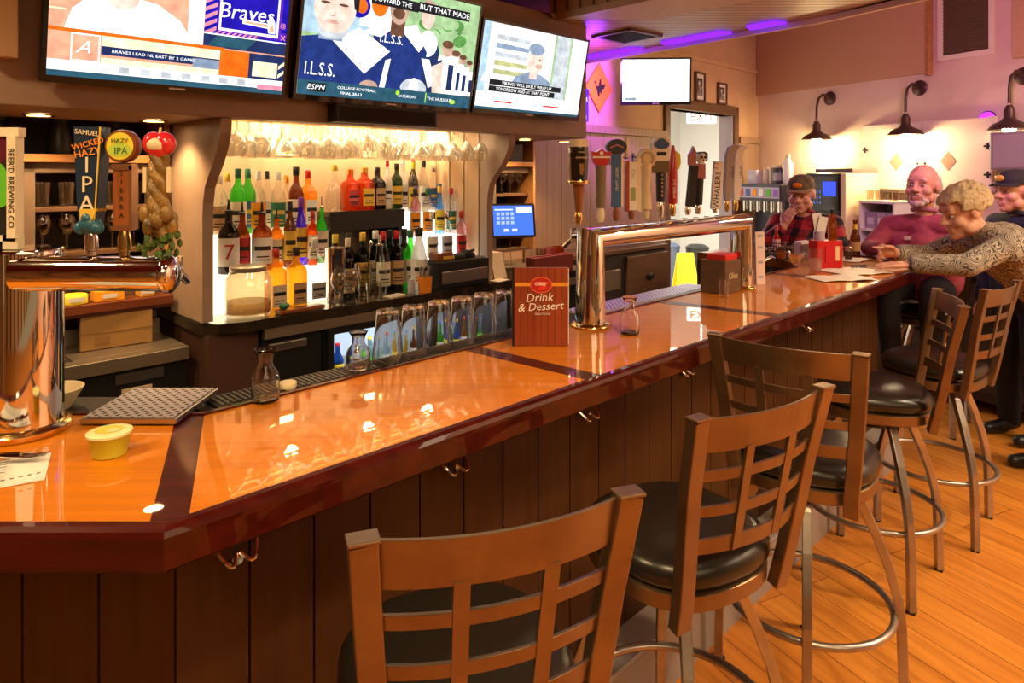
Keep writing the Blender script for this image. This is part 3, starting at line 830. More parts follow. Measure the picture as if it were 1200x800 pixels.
# stout glass handle
m = MB(); ferrule(m, 2, .014, .04)
m.lathe([(.012, .04), (.021, .135), (0, .135)], 18, mi=0); m.lathe([(0, .135), (.036, .135), (.038, .142), (.036, .148), (0, .148)], 24, mi=2)
m.lathe([(0, .148), (.029, .148), (.033, .19), (.036, .235), (.034, .262), (0, .262)], 24, mi=1)
m.lathe([(0, .262), (.034, .262), (.033, .283), (.030, .288), (0, .288)], 24, mi=3)
h = handle(678, m, [M_hwood, mat('stout_black', (.012, .008, .006), .15, coat=1), M_brass, M_ivory], 'stout glass shaped handle on a copper stem', HT)
m = MB(); F = T(0, -.0375, 0) @ FACE
m.flat([(-.008, .205), (.008, .205), (.009, .185), (.003, .165), (-.006, .172)], F, 0); part('harp_badge', m, M_brass, h)
m = MB(); m.text('GUINNESS', .0085, T(0, -.038, .225) @ FACE, 0); m.text('STOUT', .007, T(0, -.038, .243) @ FACE, 0); part('lettering', m, M_ivory, h)
# red shield
m = MB(); ferrule(m, 1, .013, .05); m.tube([(0, 0, .05), (0, 0, .20)], [.016, .02], 12, mi=0)
slab(m, [(-.036, .25), (-.03, .215), (-.016, .196), (.016, .196), (.03, .215), (.036, .25), (.02, .246), (0, .258), (-.02, .246)], .02, 2)
h = handle(704, m, [M_taupe, M_ivory, M_redE], 'taupe handle with a red shield head', HT)
m = MB(); F = T(0, -.0105, 0) @ FACE; m.rect(-.032, .226, .032, .233, F, 0); m.disc(0, .243, .007, .007, F, 0); part('badge', m, M_whitee, h)
# blue handle with dark oval crest
m = MB(); ferrule(m, 1, .012, .05); m.box((0, 0, .145), (.032, .022, .19), mi=0); m.box((.019, 0, .145), (.007, .024, .19), mi=2)
slab(m, [(.038 * math.cos(2 * PI * k / 20), .268 + .028 * math.sin(2 * PI * k / 20)) for k in range(20)], .022, 3)
m.rbox((.04, 0, .266), (.012, .022, .07), .004, mi=2)
h = handle(722, m, [M_blue, M_hwood, M_ivory, mat('slate_enamel', (.03, .035, .045), .35)], 'blue handle with dark oval crest', HT)
m = MB(); m.text('CRAFT LAGER', .0135, T(0, -.0118, .15) @ FACE @ RZ(PI / 2), 0); part('lettering', m, M_ivory, h)
m = MB(); m.flat([(-.026, .262), (0, .272), (.026, .262), (.026, .268), (0, .278), (-.026, .268)], T(0, -.0115, 0) @ FACE, 0); part('badge', m, M_pink, h)
# white and red board
m = MB(); ferrule(m, 2, .012, .04); m.box((.004, 0, .125), (.032, .02, .18), mi=0); m.box((-.018, 0, .125), (.012, .024, .19), mi=1); m.box((.027, 0, .13), (.014, .022, .2), mi=3)
h = handle(740, m, [M_whitee, mat('rust_red', (.35, .05, .02), .4), M_hwood, M_ivory], 'white board handle with rust red edge', HT)
m = MB(); F = T(.004, -.0102, 0) @ FACE; m.rect(-.012, .07, .008, .12, F, 0); m.text('PILS', .02, T(.004, -.0106, .17) @ FACE @ RZ(PI / 2), 1); part('badge', m, [mat('sage', (.3, .38, .16), .5), M_grey], h)
# carved bone
m = MB(); ferrule(m, 0, .013, .035)
m.lathe([(0, .035), (.022, .035), (.02, .07), (.016, .12), (.019, .18), (.022, .21), (0, .215)], 16, mi=0)
m.lathe([(0, -.012), (.036, -.012), (.04, 0), (.036, .012), (0, .012)], 24, T(0, 0, .228) @ RX(PI / 2), 0)
h = handle(757, m, [M_bone], 'carved bone coloured handle with round head', HT)
m = MB(); F = T(0, -.0125, 0) @ FACE; m.disc(0, .228, .028, .028, F, 0); m.disc(0, .228, .016, .02, F, 1); part('badge', m, [mat('bone_grey', (.4, .34, .27), .5), M_bone], h)
# black pole with white and blue label head
m = MB(); ferrule(m, 1, .013, .06); m.tube([(0, 0, .06), (0, 0, .175)], [.017, .019], 14, mi=0); m.box((0, 0, .198), (.066, .02, .05), mi=2)
slab(m, [(-.03, .222), (.03, .222), (.036, .25), (.04, .29), (.026, .312), (-.026, .312), (-.04, .29), (-.036, .25)], .022, 3)
h = handle(774, m, [M_ink, M_chrome, mat('olive_brown', (.15, .11, .05), .5), M_whitee], 'black pole handle under a white and blue badge', HT)
m = MB(); F = T(0, -.0115, 0) @ FACE; m.disc(0, .285, .032, .018, F, 0); m.disc(0, .296, .02, .013, F, 0); m.rect(-.02, .242, .02, .256, F, 1); part('badge', m, [M_blue, M_ink], h)
m = MB()
for k, ch in enumerate('PORTER'): m.text(ch, .013, T(0, -.0195, .165 - k * .016) @ FACE, 0)
part('lettering', m, M_ivory, h)
# red handle with yellow fin
m = MB(); ferrule(m, 1, .013, .05); m.tube([(0, 0, .05), (0, 0, .17), (.003, 0, .24), (.002, 0, .285)], [.019, .02, .012, .006], 14, mi=0)
slab(m, [(.008, .18), (.026, .19), (.034, .215), (.03, .25), (.012, .262)], .012, 2)
h = handle(788, m, [M_redE, M_brass, M_yel], 'red tapered handle with yellow fin', HT)
m = MB(); m.text('AMBER ALE', .015, T(0, -.0205, .11) @ FACE @ RZ(PI / 2), 0); part('lettering', m, M_ivory, h)
# black stick with pink arrow
m = MB(); ferrule(m, 1, .012, .035); m.box((.006, 0, .12), (.034, .024, .17), M=RY(.1), mi=0)
slab(m, [(.003, .205), (.033, .205), (.033, .262), (.022, .285), (.014, .262), (.003, .25)], .02, 2)
h = handle(806, m, [M_ink, M_chrome, M_pink], 'slim black handle with dusty pink arrow tip', HT)
# black handle with skull
m = MB(); ferrule(m, 1, .013, .04); m.tube([(0, 0, .04), (.004, 0, .15)], [.018, .02], 12, mi=0); m.box((.006, 0, .18), (.042, .03, .066), mi=2)
m.sphere((.012, -.004, .238), (.024, .022, .024), mi=3); m.box((.01, -.008, .218), (.02, .022, .016), mi=3)
slab(m, [(.018, .22), (.036, .226), (.038, .255), (.024, .264), (-.006, .262), (-.006, .256), (.022, .254)], .03, 0)
h = handle(818, m, [M_ink, M_chrome, M_pink, M_whitee], 'black handle with a small white skull head', HT)
m = MB(); F = T(0, -.027, 0) @ FACE; m.disc(.004, .24, .006, .006, F, 0); m.disc(.02, .24, .006, .006, F, 0); m.disc(.012, .228, .003, .004, F, 0); part('skull_eyes', m, M_ink, h)
# white board lettered WHALERS
m = MB(); ferrule(m, 1, .012, .02); m.box((0, 0, .12), (.042, .02, .21), M=RY(.07), mi=0)
h = handle(838, m, [M_whitee, M_chrome], 'white board handle lettered WHALERS', HT)
m = MB(); m.text('WHALERS', .036, RY(.07) @ T(-.002, -.0107, .10) @ FACE @ RZ(PI / 2), 0); part('lettering', m, M_ink, h)
m = MB(); m.tube([(.013 * math.cos(a), -.0107, .205 + .011 * math.sin(a)) for a in [k * PI * 1.5 / 10 + .6 for k in range(11)]], .002, 6); part('badge', m, M_pink, h)
# two pale curved handles
for xx, cm, lb in ((852, mat('steel_enamel', (.45, .38, .38), .3, metal=.4), 'steel grey curved handle with hooked top'), (862, M_whitee, 'white curved paddle handle with hooked top')):
    m = MB(); ferrule(m, 1, .012, .05)
    slab(m, [(-.012, .05), (.012, .05), (.02, .1), (.034, .27), (.05, .285), (.052, .296), (.03, .302), (.008, .29), (-.006, .25), (-.014, .1)], .026, 0)
    h = handle(xx, m, [cm, M_brass], lb, HT)
    m = MB(); m.text('LIGHT', .02, RY(.08) @ T(.008, -.0135, .18) @ FACE @ RZ(PI / 2), 0); part('lettering', m, M_ink, h)
# ================================================================== glassware and things on the bar top
M_realglass = mat('drinking_glass', (1, 1, 1), 0.0, trans=1.0, ior=1.45)
def on_bar(x, y, z=BT): 
    p = on(x, y, z); p.z = z; return p

def carafe(loc, label, flip=False, group='glass carafes on the bar', k=1.0):
    t = thing('glass_carafe', label, 'carafe', loc, 0, group)
    o_ = [(.024, 0), (.0285, .004), (.0305, .02), (.0305, .052), (.027, .066), (.018, .080), (.0155, .092), (.0175, .106), (.0245, .122)]
    i_ = [(.0235, .1215), (.0165, .106), (.0143, .092), (.0168, .0805), (.0255, .066), (.0288, .052), (.0288, .02), (.026, .008), (0, .007)]
    m = MB(); M = Matrix.Diagonal((1.05, 1.05, k, 1))
    m.lathe([(0, 0)] + o_ + i_, 36, M)
    part('glass_body', m, M_realglass, t)
    return t
carafe(on_bar(311, 470), 'small clear glass carafe standing alone near the dark band by the drip tray')
carafe(on_bar(738, 391), 'small clear glass carafe standing inside the wide tap bridge')
carafe(W(pu(420, 1.607), 1.607, BT - .002), 'small squat glass carafe standing on the ribbed mat beside the upturned pint glasses', k=.84)

M_pint = glass('pint_glass', (.95, .97, .98), .95, .07, .03)
def pint(loc, label):
    t = thing('pint_glass', label, 'glass', loc, 0, 'upturned pint glasses on the bar mat')
    h = .148
    m = MB(); m.lathe([(0, h), (.0295, h), (.0315, h - .004), (.0445, .004), (.0445, .0005), (.0432, 0), (.0432, .003), (.0302, h - .014), (.0285, h - .010), (0, h - .010)], 40)
    part('glass_body', m, M_realglass, t)
xs = [454.5, 484.5, 514, 541, 567, 592]
who = ['upturned pint glass beside the carafe on the mat', 'second upturned pint glass counting from the carafe on the mat', 'third upturned pint glass counting from the carafe on the mat',
       'fourth upturned pint glass counting from the carafe on the mat', 'fifth upturned pint glass counting from the carafe on the mat', 'upturned pint glass partly behind the standing menu']
for x, l in zip(xs, who): pint(W(pu(x, 1.608), 1.608, BT - .002), l)

# standing menu ------------------------------------------------------
p = on_bar(634, 405)
t = thing('drink_menu', 'standing wood-grain drink and dessert menu with red oval emblem', 'menu', (p.x, p.y, BT + .001), .0)
M_menuwood = striped('menu_wood_print', (.3, .055, .018), (.22, .035, .012), .021, 'XZ', .35, .04)
m = MB(); m.box((0, 0, .12), (.166, .012, .24)); part('menu_cover', m, M_menuwood, t, bevel=.001)
m = MB(); m.box((-.0855, -.001, .12), (.008, .016, .24)); part('menu_spine', m, M_black, t)
m = MB(); m.box((.0845, .002, .12), (.003, .006, .234)); part('menu_pages', m, M_whitee, t)
m = MB(); F = T(0, -.0063, 0) @ FACE
m.rect(-.08, .183, -.032, .194, F, 0); m.rect(.032, .183, .083, .194, F, 0)
m.disc(0, .187, .034, .025, F, 1, 32); m.disc(0, .187, .031, .022, F, 2, 32); m.disc(.004, .178, .014, .006, F, 3, rot=.3); m.disc(.0, .1915, .022, .005, F, 1, rot=.08)
part('emblem', m, [mat('menu_gold', (.75, .3, .03), .4), mat('menu_pale_red', (.72, .13, .06), .4), mat('menu_red', (.45, .02, .015), .4), mat('menu_bright_red', (.75, .04, .03), .4)], t, label='red oval emblem with gold bars')
m = MB(); TM = T(0, -.0078, 0) @ FACE; SH = Matrix(((1, .25, 0, 0), (0, 1, 0, 0), (0, 0, 1, 0), (0, 0, 0, 1)))
m.text('Drink', .036, TM @ T(-.004, .148, 0) @ RZ(.06) @ SH); m.text('& Dessert', .034, TM @ T(0, .120, 0) @ RZ(.06) @ SH)
m.text('SELECTIONS', .0085, TM @ T(.004, .098, 0)); m.text('Olies', .016, TM @ T(-.002, .190, 0) @ SH)
part('lettering', m, M_whitee, t, label='white script lettering')

# dip cup, place mat and fork at the near end ---------------------------
p = on_bar(117, 540)
t = thing('dip_cup', 'clear plastic cup of pale green dip on the near bar end', 'dip cup', (p.x, p.y + .03, BT + .001), .2)
m = MB(); m.lathe([(0, 0), (.029, 0), (.036, .036), (.038, .038), (.038, .04), (.036, .04)], 30); part('cup', m, mat('dip_cup_plastic', (.55, .56, .04), .3), t)
m = MB(); m.lathe([(.0365, .0385), (.039, .039), (.039, .043), (.034, .044), (.0, .0435)], 30); part('cup_lid', m, mat('dip_lid', (.74, .76, .4), .25), t)
m = MB(); m.disc(-.002, .004, .024, .022, T(0, 0, .0443), 0); m.disc(.006, 0, .012, .01, T(0, 0, .0443), 1); part('dip_top', m, [mat('guacamole', (.62, .55, .07), .5), mat('guac_pale', (.72, .68, .35), .5)], t)
p = on_bar(5, 552)
t = thing('paper_place_mat', 'printed paper place mat at the near end of the bar', 'place mat', (p.x + .03, p.y, BT + .001), .52)
m = MB(); m.box((-.10, 0, .0005), (.28, .13, .001)); part('sheet', m, M_whitee, t)
m = MB()
for k in range(22): m.rect(-.235 + k * .0125, -.062, -.229 + k * .0125, -.056, T(0, 0, .0012), 0); m.rect(-.235 + k * .0125, .055, -.229 + k * .0125, .061, T(0, 0, .0012), 0)
for k in range(6): m.rect(-.2, -.03 + k * .012, -.02, -.026 + k * .012, T(0, 0, .0012), 0)
part('print', m, mat('print_grey', (.12, .11, .1), .6), t)
p = on_bar(14, 541)
t = thing('fork', 'steel fork lying on the paper place mat', 'fork', (p.x + .03, p.y - .004, BT + .0095), .15)
m = MB(); m.tube([(-.2, 0, .002), (-.1, 0, .004), (-.05, 0, .007), (-.01, 0, .004)], [.006, .004, .004, .008], 8)
part('handle', m, M_chrome, t)
m = MB()
for k in range(4): m.tube([(-.012, -.0075 + k * .005, .004), (.01, -.0085 + k * .0057, .002), (.035, -.0085 + k * .0057, .005)], [.0022, .0019, .0012], 6)
part('tines', m, M_chrome, t)
# ash-tray style tan bowl behind the column
t = thing('shallow_bowl', 'shallow tan bowl behind the drip tray beside the thick column', 'bowl', (-1.075, 1.60, BT - .02), 0)
m = MB(); m.lathe([(0, 0), (.035, 0), (.06, .04), (.063, .046), (.057, .046), (.034, .008), (0, .008)], 28); part('bowl_body', m, M_bone, t)
m = MB(); m.bx(-1.9, -.7, 1.5135, 1.68, BT - .03, BT - .0205); part('service_shelf', m, M_blackmetal, bar, world=True, label='dark shelf behind the near bar end')
# carafe side cap
p = W(pu(337, 1.6), 1.60, BT - .005)
t = thing('jar_lid', 'small pale jar lid lying on the mat beside the lone carafe', 'lid', p, 0)
m = MB(); m.lathe([(0, 0), (.021, 0), (.022, .003), (.022, .012), (.02, .015), (0, .015)], 24); part('lid_body', m, M_bone, t)

# things by the far leg of the bridge ------------------------------------
p = W(pu(839, 1.60), 1.545, BT + .001)
p = on_bar(840, 336); 
t = thing('wooden_caddy', 'dark wooden caddy with a red top beside the far leg of tap bridge', 'caddy', (W(2.83, 1.505)[0], W(2.83, 1.505)[1], BT + .001), R45)
m = MB()
for a in ((-.072, .072, -.06, -.052), (-.072, .072, .052, .06), (-.072, -.064, -.052, .052), (.064, .072, -.052, .052)): m.bx(*a, 0, .145)
m.bx(-.064, .064, -.052, .052, 0, .008); part('caddy_box', m, M_shelfwood, t, bevel=.002)
m = MB(); m.box((.012, 0, .155), (.11, .095, .03)); part('red_packets', m, mat('packet_red', (.75, .03, .02), .4), t, bevel=.006)
m = MB(); m.text('Olies', .04, T(0, -.061, .075) @ FACE); part('lettering', m, M_bone, t)
p = on_bar(885, 333)
t = thing('table_tent', 'tall narrow white table tent beside the far leg of tap bridge', 'table tent', (p.x + .02, p.y, BT + .001), .25)
m = MB(); slab(m, [(-.024, 0), (.024, 0), (.024, .25), (-.024, .25)], .004, 0, T(0, -.012, 0) @ RX(-.04)); slab(m, [(-.024, 0), (.024, 0), (.024, .25), (-.024, .25)], .004, 0, T(0, .012, 0) @ RX(.04)); part('card', m, mat('pale_pink_card', (.8, .6, .55), .5), t)
m = MB(); F = T(0, -.0145, 0) @ RX(-.04) @ FACE
for z in (.03, .10, .17, .225): m.rect(-.014, z, .012, z + .012, F, 0)
part('print', m, M_grey, t)
p = on_bar(848, 341)
t = thing('shot_glass', 'small clear shot glass in front of the wooden caddy', 'glass', (W(2.70, 1.42)[0], W(2.70, 1.42)[1], BT + .001), 0)
m = MB(); m.lathe([(0, 0), (.02, 0), (.0245, .075), (.0225, .075), (.018, .014), (0, .014)], 26); part('glass_body', m, M_clear, t)

# ------------------------------------------------------------- group at the bar end
t = thing('service_basket', 'black wire basket on the dark service mat near the bar end', 'basket', W(4.265, 1.975, BT + .002), R45)
m = MB(); m.bx(-.13, .09, -.20, .2, 0, .006); part('dark_mat', m, M_black, t)
m = MB()
for k in range(14): 
    m.box((-.12 + k * .0154, -.18, .04), (.003, .003, .07)); m.box((-.12 + k * .0154, .16, .04), (.003, .003, .07))
for k in range(20): m.box((-.12, -.18 + k * .018, .04), (.003, .003, .07)); m.box((.08, -.18 + k * .018, .04), (.003, .003, .07))
for z in (.012, .042, .074):
    for y in (-.18, .16): m.box((-.02, y, z), (.206, .005, .005))
    for x in (-.12, .08): m.box((x, -.01, z), (.005, .345, .005))
part('wire_cage', m, M_blackmetal, t)
m = MB(); random.seed(5)
for k in range(26): m.sphere((random.uniform(-.1, .06), random.uniform(-.15, .14), random.uniform(.02, .06)), (.022, .012, .01), n=8, rot=RZ(random.uniform(0, 3)))
o = part('condiment_packets', m, mat('packet_dark', (.1, .05, .05), .4, noise=(60, .8, (1, 1, 1), (.4, .25, .2))), t); o['kind'] = 'stuff'
p = on_bar(902, 313)
t = thing('bar_spoon', 'curved steel bar scoop lying at the inner edge of the bar', 'scoop', (p.x, p.y + .03, BT + .006), .5)
m = MB(); m.tube([(-.07, 0, .002), (-.02, 0, .03), (.03, 0, .045), (.06, 0, .035)], [.006, .008, .011, .006], 10); part('scoop_body', m, M_steel, t)

def simple(name, label, cat, x, y, parts, rot=0, group=None, dy=0):
    p = on_bar(x, y); t = thing(name, label, cat, (p.x, p.y + dy, BT + .001), rot, group)
    for n, m, mt in parts: part(n, m, mt, t)
    return t
m = MB(); m.lathe([(0, 0), (.036, 0), (.037, .004), (.006, .010), (.005, .05), (.02, .07), (.048, .125), (.047, .126), (.018, .072), (0, .062)], 28)
m2 = MB(); m2.lathe([(0, .064), (.02, .073), (.04, .11), (0, .11)], 24)
simple('cocktail_glass', 'wide stemmed cocktail glass of pale drink near the bar end', 'glass', 932, 324, [('glass_body', m, M_clear), ('drink', m2, spirit('pale_drink', (.9, .6, .25), .5))])
m = MB(); m.lathe([(0, 0), (.029, 0), (.04, .135), (.038, .135), (.027, .012), (0, .012)], 28)
m2 = MB(); m2.lathe([(0, .013), (.0265, .013), (.034, .085), (0, .085)], 24)
simple('water_glass', 'clear tumbler of icy drink in front of the red bottle holder', 'glass', 955, 322, [('glass_body', m, M_clear), ('drink', m2, spirit('icy_drink', (.85, .6, .5), .35))])
m = MB(); m.bx(-.06, .06, -.03, .03, 0, .012); m.bx(-.06, .06, -.034, -.026, 0, .1); m.bx(-.06, .06, .026, .034, 0, .1)
m2 = MB(); m2.bx(-.055, .055, -.024, .024, .012, .115)
simple('napkin_holder', 'steel napkin holder full of white napkins at bar end', 'napkin holder', 941, 304.5, [('holder', m, M_steel), ('napkins', m2, M_whitee)], .6)
m = MB(); m.rbox((0, 0, .075), (.16, .09, .15), .012); m.bx(-.03, .03, -.05, -.045, .03, .12)
m2 = MB(); m2.bx(-.0, .055, -.0485, -.0455, .04, .12)
t = simple('bottle_holder', 'red plastic bottle holder with pale label at bar end', 'bottle holder', 972, 314, [('holder_box', m, mat('holder_red', (.62, .015, .02), .35)), ('label', m2, mat('label_yellow', (.8, .6, .3), .5))], .15, dy=.05)
m = MB(); m.lathe([(0, 0), (.024, 0), (.024, .10), (.012, .13), (.012, .15), (0, .15)], 18); m2 = MB(); m2.lathe([(0, .15), (.014, .15), (.012, .175), (0, .177)], 14)
t2 = thing('sauce_bottle', 'amber sauce bottle standing in the red holder', 'bottle', (t.location.x + .04, t.location.y, BT + .152), 0)
part('glass_body', m, spirit('amber_sauce', (.5, .2, .02), .5), t2); part('bottle_cap', m2, M_ink, t2)
m = MB(); m.lathe([(0, 0), (.03, 0), (.03, .05), (.0, .05)], 18); m2 = MB(); m2.box((0, 0, .09), (.05, .004, .09), RY(.2)); m2.box((.012, .01, .1), (.05, .004, .1), RY(-.15))
t3 = thing('packet_cup', 'pale cup of folded papers on top of the red holder', 'cup', (t.location.x - .035, t.location.y, BT + .152), 0)
part('cup_body', m, mat('lilac_cup', (.5, .42, .5), .4), t3); part('folded_papers', m2, M_whitee, t3)
for k, (x, y, l) in enumerate(((986, 305, 'glass salt shaker with a steel lid beside the beer bottle'), (996, 306, 'glass pepper shaker with steel lid touching distance from beer bottle'))):
    m = MB(); m.lathe([(0, 0), (.019, 0), (.021, .05), (.017, .06), (0, .06)], 16); m2 = MB(); m2.lathe([(.017, .06), (.018, .062), (.017, .078), (.008, .084), (0, .085)], 16)
    simple('shaker', l, 'shaker', x, y, [('glass_body', m, spirit('shaker%d' % k, ((.8, .75, .65), (.25, .18, .12))[k], .5)), ('shaker_lid', m2, M_steel)], 0, 'salt and pepper at the bar end', dy=.02)
m = MB(); m.lathe([(0, 0), (.029, 0), (.03, .004), (.03, .12), (.024, .145), (.013, .175), (.012, .225), (.0135, .226), (.0135, .234), (0, .234)], 22)
m2 = MB(); m2.lathe([(.0304, .04), (.0304, .10)], 22); m3 = MB(); m3.lathe([(.0165, .178), (.0138, .21)], 18)
simple('beer_bottle', 'brown glass beer bottle standing at the bar end', 'bottle', 1005, 302, [('glass_body', m, spirit('beer_brown', (.32, .1, .012), .45)), ('label', m2, mat('beer_label', (.5, .3, .12), .5)), ('neck_label', m3, mat('beer_neck', (.8, .5, .08), .4))], dy=.03)
m = MB(); m.lathe([(0, 0), (.024, 0), (.024, .1), (.011, .125), (.010, .15), (0, .15)], 18); m2 = MB(); m2.lathe([(0, .15), (.012, .15), (.01, .178), (0, .18)], 12); m3 = MB(); m3.lathe([(.0244, .03), (.0244, .09)], 18)
simple('hot_sauce', 'slim red hot sauce bottle at the far edge of bar', 'bottle', 910, 296, [('glass_body', m, spirit('hot_red', (.6, .03, .02), .6)), ('bottle_cap', m2, mat('cap_red', (.6, .1, .1), .4)), ('label', m3, mat('label_rose', (.75, .45, .45), .5))])
m = MB(); m.lathe([(0, 0), (.026, 0), (.031, .115), (.0295, .115), (.025, .01), (0, .01)], 24); m2 = MB(); m2.lathe([(0, .011), (.0245, .011), (.027, .05), (0, .05)], 20)
simple('short_glass', 'clear glass with orange drink beside slim red bottle', 'glass', 915, 305, [('glass_body', m, M_clear), ('drink', m2, spirit('orange_drink', (.7, .25, .05), .5))])
# open menus
def open_menu(x, y, rot, label, sz=(.30, .22), z=0):
    p = on_bar(x, y); t = thing('paper_menu', label, 'menu', (p.x, p.y, BT + .001 + z), rot, 'menus at the bar end')
    m = MB(); w, h = sz
    for k in range(8):
        x0, x1 = -w / 2 + w * k / 8, -w / 2 + w * (k + 1) / 8
        f = lambda q: .005 * math.sin(abs(q) / w * 2 * PI) + .002
        m.add([(x0, -h / 2, f(x0)), (x1, -h / 2, f(x1)), (x1, h / 2, f(x1)), (x0, h / 2, f(x0)), (x0, -h / 2, f(x0) + .003), (x1, -h / 2, f(x1) + .003), (x1, h / 2, f(x1) + .003), (x0, h / 2, f(x0) + .003)],
              [(3, 2, 1, 0), (4, 5, 6, 7), (0, 1, 5, 4), (2, 3, 7, 6), (1, 2, 6, 5), (3, 0, 4, 7)])
    part('pages', m, mat('menu_paper', (.85, .74, .6), .5), t)
    return t
t = open_menu(1002, 319, .35, 'open paper menu lying under the woman\'s hands')
m = MB()
for k in range(9): m.tube([(.07 + .012 * k, .085 + .008 * math.cos(a), .014 + .008 * math.sin(a)) for a in [2 * PI * i / 8 for i in range(8)]], .0022, 6, closed=True)
part('spiral_binding', m, M_ink, t)
open_menu(985, 327, .2, 'second paper menu lying nearer the bar rail', (.3, .16))
open_menu(1000, 305, .78, 'pale folded menu in front of the man in the purple red shirt', (.22, .14))
# ================================================================== back bar
VS = 2.45; ZS = 1.80
mb = MB()
mb.bx(-1.2, 3.05, VS, VS + .1, ZS, 2.46); mb.bx(-1.2, .98, VS + .1, 2.96, ZS, 1.86); mb.bx(2.48, 3.05, VS + .1, 2.96, ZS, 1.86)
mb.bx(.98, 2.48, VS + .1, VB - .001, 1.90, 1.96); mb.bx(-1.2, 3.05, VS + .1, VB - .001, 2.42, 2.46)
mb.prism([(3.05, VS), (3.09, VS + .06), (3.09, VB - .001), (3.05, VB - .001)], ZS, 2.46)
s = struct('wall_soffit', mb, M_soffit, 'dark brown soffit above the back bar carrying the televisions', 'soffit', bevel=.004); s.rotation_euler = (0, 0, R45)
mb = MB(); mb.bx(.305, .385, 2.39, 2.449, 1.93, 2.6)
s = struct('trim_9', mb, M_tan, 'pale wood post standing on the soffit beside the baseball screen', 'post', bevel=.004); s.rotation_euler = (0, 0, R45)

# curved side brackets of the liquor bay
def bracket(u, label):
    pr = [(VS, ZS - .002), (VS + .005, 1.745), (2.475, 1.70), (2.515, 1.64), (2.565, 1.59), (2.60, 1.545), (2.615, 1.49), (2.62, 1.44), (2.62, 1.04), (VB - .025, 1.04), (VB - .025, ZS + .098), (VS + .102, ZS + .098), (VS + .102, ZS - .002)]
    t = thing('bay_bracket', label, 'bracket', W(u, 2.7, 1.04), R45, 'curved side panels of the liquor bay')
    m = MB(); M = T(0, -2.7, -1.04) @ Matrix(((0, 0, 1, 0), (1, 0, 0, 0), (0, 1, 0, 0), (0, 0, 0, 1)))
    m.prism(pr, -.02, .02, M); part('side_panel', m, M_soffit, t, bevel=.003)
    m = MB()
    for k in range(4): m.bx(.0205, .0225, -.02 + k * .12, -.012 + k * .12, .02, .72); 
    if u > 2: 
        m = MB()
        for k in range(4): m.bx(-.0265, -.0205, -.02 + k * .12, .09 + k * .12, .02, .80)
        part('lining_boards', m, M_tan, t, bevel=.002, label='tan vertical boards lining the bay side')
    return t
bracket(1.005, 'curved dark brown side panel between shelves and liquor bay by the big jar')
bracket(2.455, 'curved brown side panel of the liquor bay beside the till screen')
# bay back lining
mb = MB(); mb.bx(1.03, 2.43, VB - .02, VB - .002, 1.04, 1.895)
s = struct('trim_10', mb, M_tan, 'tan back lining of the liquor bay', 'panelling'); s.rotation_euler = (0, 0, R45)

# --------------------------------------------------------- counter unit
ZCN = 1.035; VC = 2.55
bb = thing('back_bar_counter', 'black topped back bar counter with a steel edge strip', 'counter', W(2.1, VC, 0), R45)
def bbp(name, m, mt, **k): return part(name, m, mt, bb, world=True, **k)
m = MB(); m.prism([(1.13, VC), (3.25, VC), (3.25, VB - .025), (1.0, VB - .025), (.975, 2.66), (1.03, 2.58)], ZCN - .04, ZCN, UV); bbp('countertop', m, mat('black_counter', (.05, .032, .02), .16, coat=.5, noise=(7, .5, (1, 1, 1), (.012, .009, .007))), bevel=.004)
m = MB(); m.bx(1.197, 3.24, VC + .004, VC + .03, ZCN - .082, ZCN - .042, UV); bbp('steel_edge', m, M_satin, label='brushed steel strip under the counter edge')
m = MB(); m.bx(1.0, 1.19, 2.60, VB - .03, 0, ZCN - .042, UV); bbp('end_panel', m, mat('reddish_end_panel', (.07, .03, .02), .5), label='dark reddish end panel')
m = MB(); m.bx(1.197, 1.46, VC + .035, VB - .03, .1, ZCN - .084, UV); bbp('black_cabinet', m, M_black, bevel=.004)
m = MB(); m.bx(2.58, 3.24, VC + .035, VB - .03, .1, ZCN - .084, UV); bbp('black_cabinet', m, M_black, bevel=.004)
m = MB(); m.bx(1.225, 1.385, VC + .022, VC + .035, .895, .925, UV); bbp('drawer_pull', m, M_steel, bevel=.002)

# glass-door bottle cooler
fr = thing('bottle_cooler', 'black under-counter cooler with lit glass doors and bottles inside', 'cooler', W(2.02, VC + .04, 0), R45)
def frp(name, m, mt, parent=None, **k): return part(name, m, mt, parent or fr, world=True, **k)
u0, u1 = 1.47, 2.57; z0, z1 = .1, ZCN - .086
m = MB(); m.bx(u0, u1, VC + .04, VB - .05, z0, z0 + .03, UV); m.bx(u0, u1, VC + .04, VB - .05, z1 - .006, z1, UV); m.bx(u0, u0 + .02, VC + .04, VB - .05, z0, z1, UV); m.bx(u1 - .02, u1, VC + .04, VB - .05, z0, z1, UV)
m.bx((u0 + u1) / 2 - .02, (u0 + u1) / 2 + .02, VC + .04, VC + .08, z0, z1, UV); frp('cooler_shell', m, M_black)
m = MB(); m.bx(u0 + .021, u1 - .021, VB - .12, VB - .06, z0 + .03, z1 - .01, UV); frp('cooler_back', m, mat('cooler_white', (.75, .82, .9), .5))
m = MB()
for z in (.42, .66): m.bx(u0 + .021, u1 - .021, VC + .09, VB - .121, z, z + .008, UV)
frp('wire_shelf', m, M_steel)
m = MB(); m.bx(u0 + .04, u1 - .04, VC + .085, VC + .1, z1 - .022, z1 - .008, UV); frp('cooler_light', m, emis('cooler_led', (.8, .92, 1.0), 60))
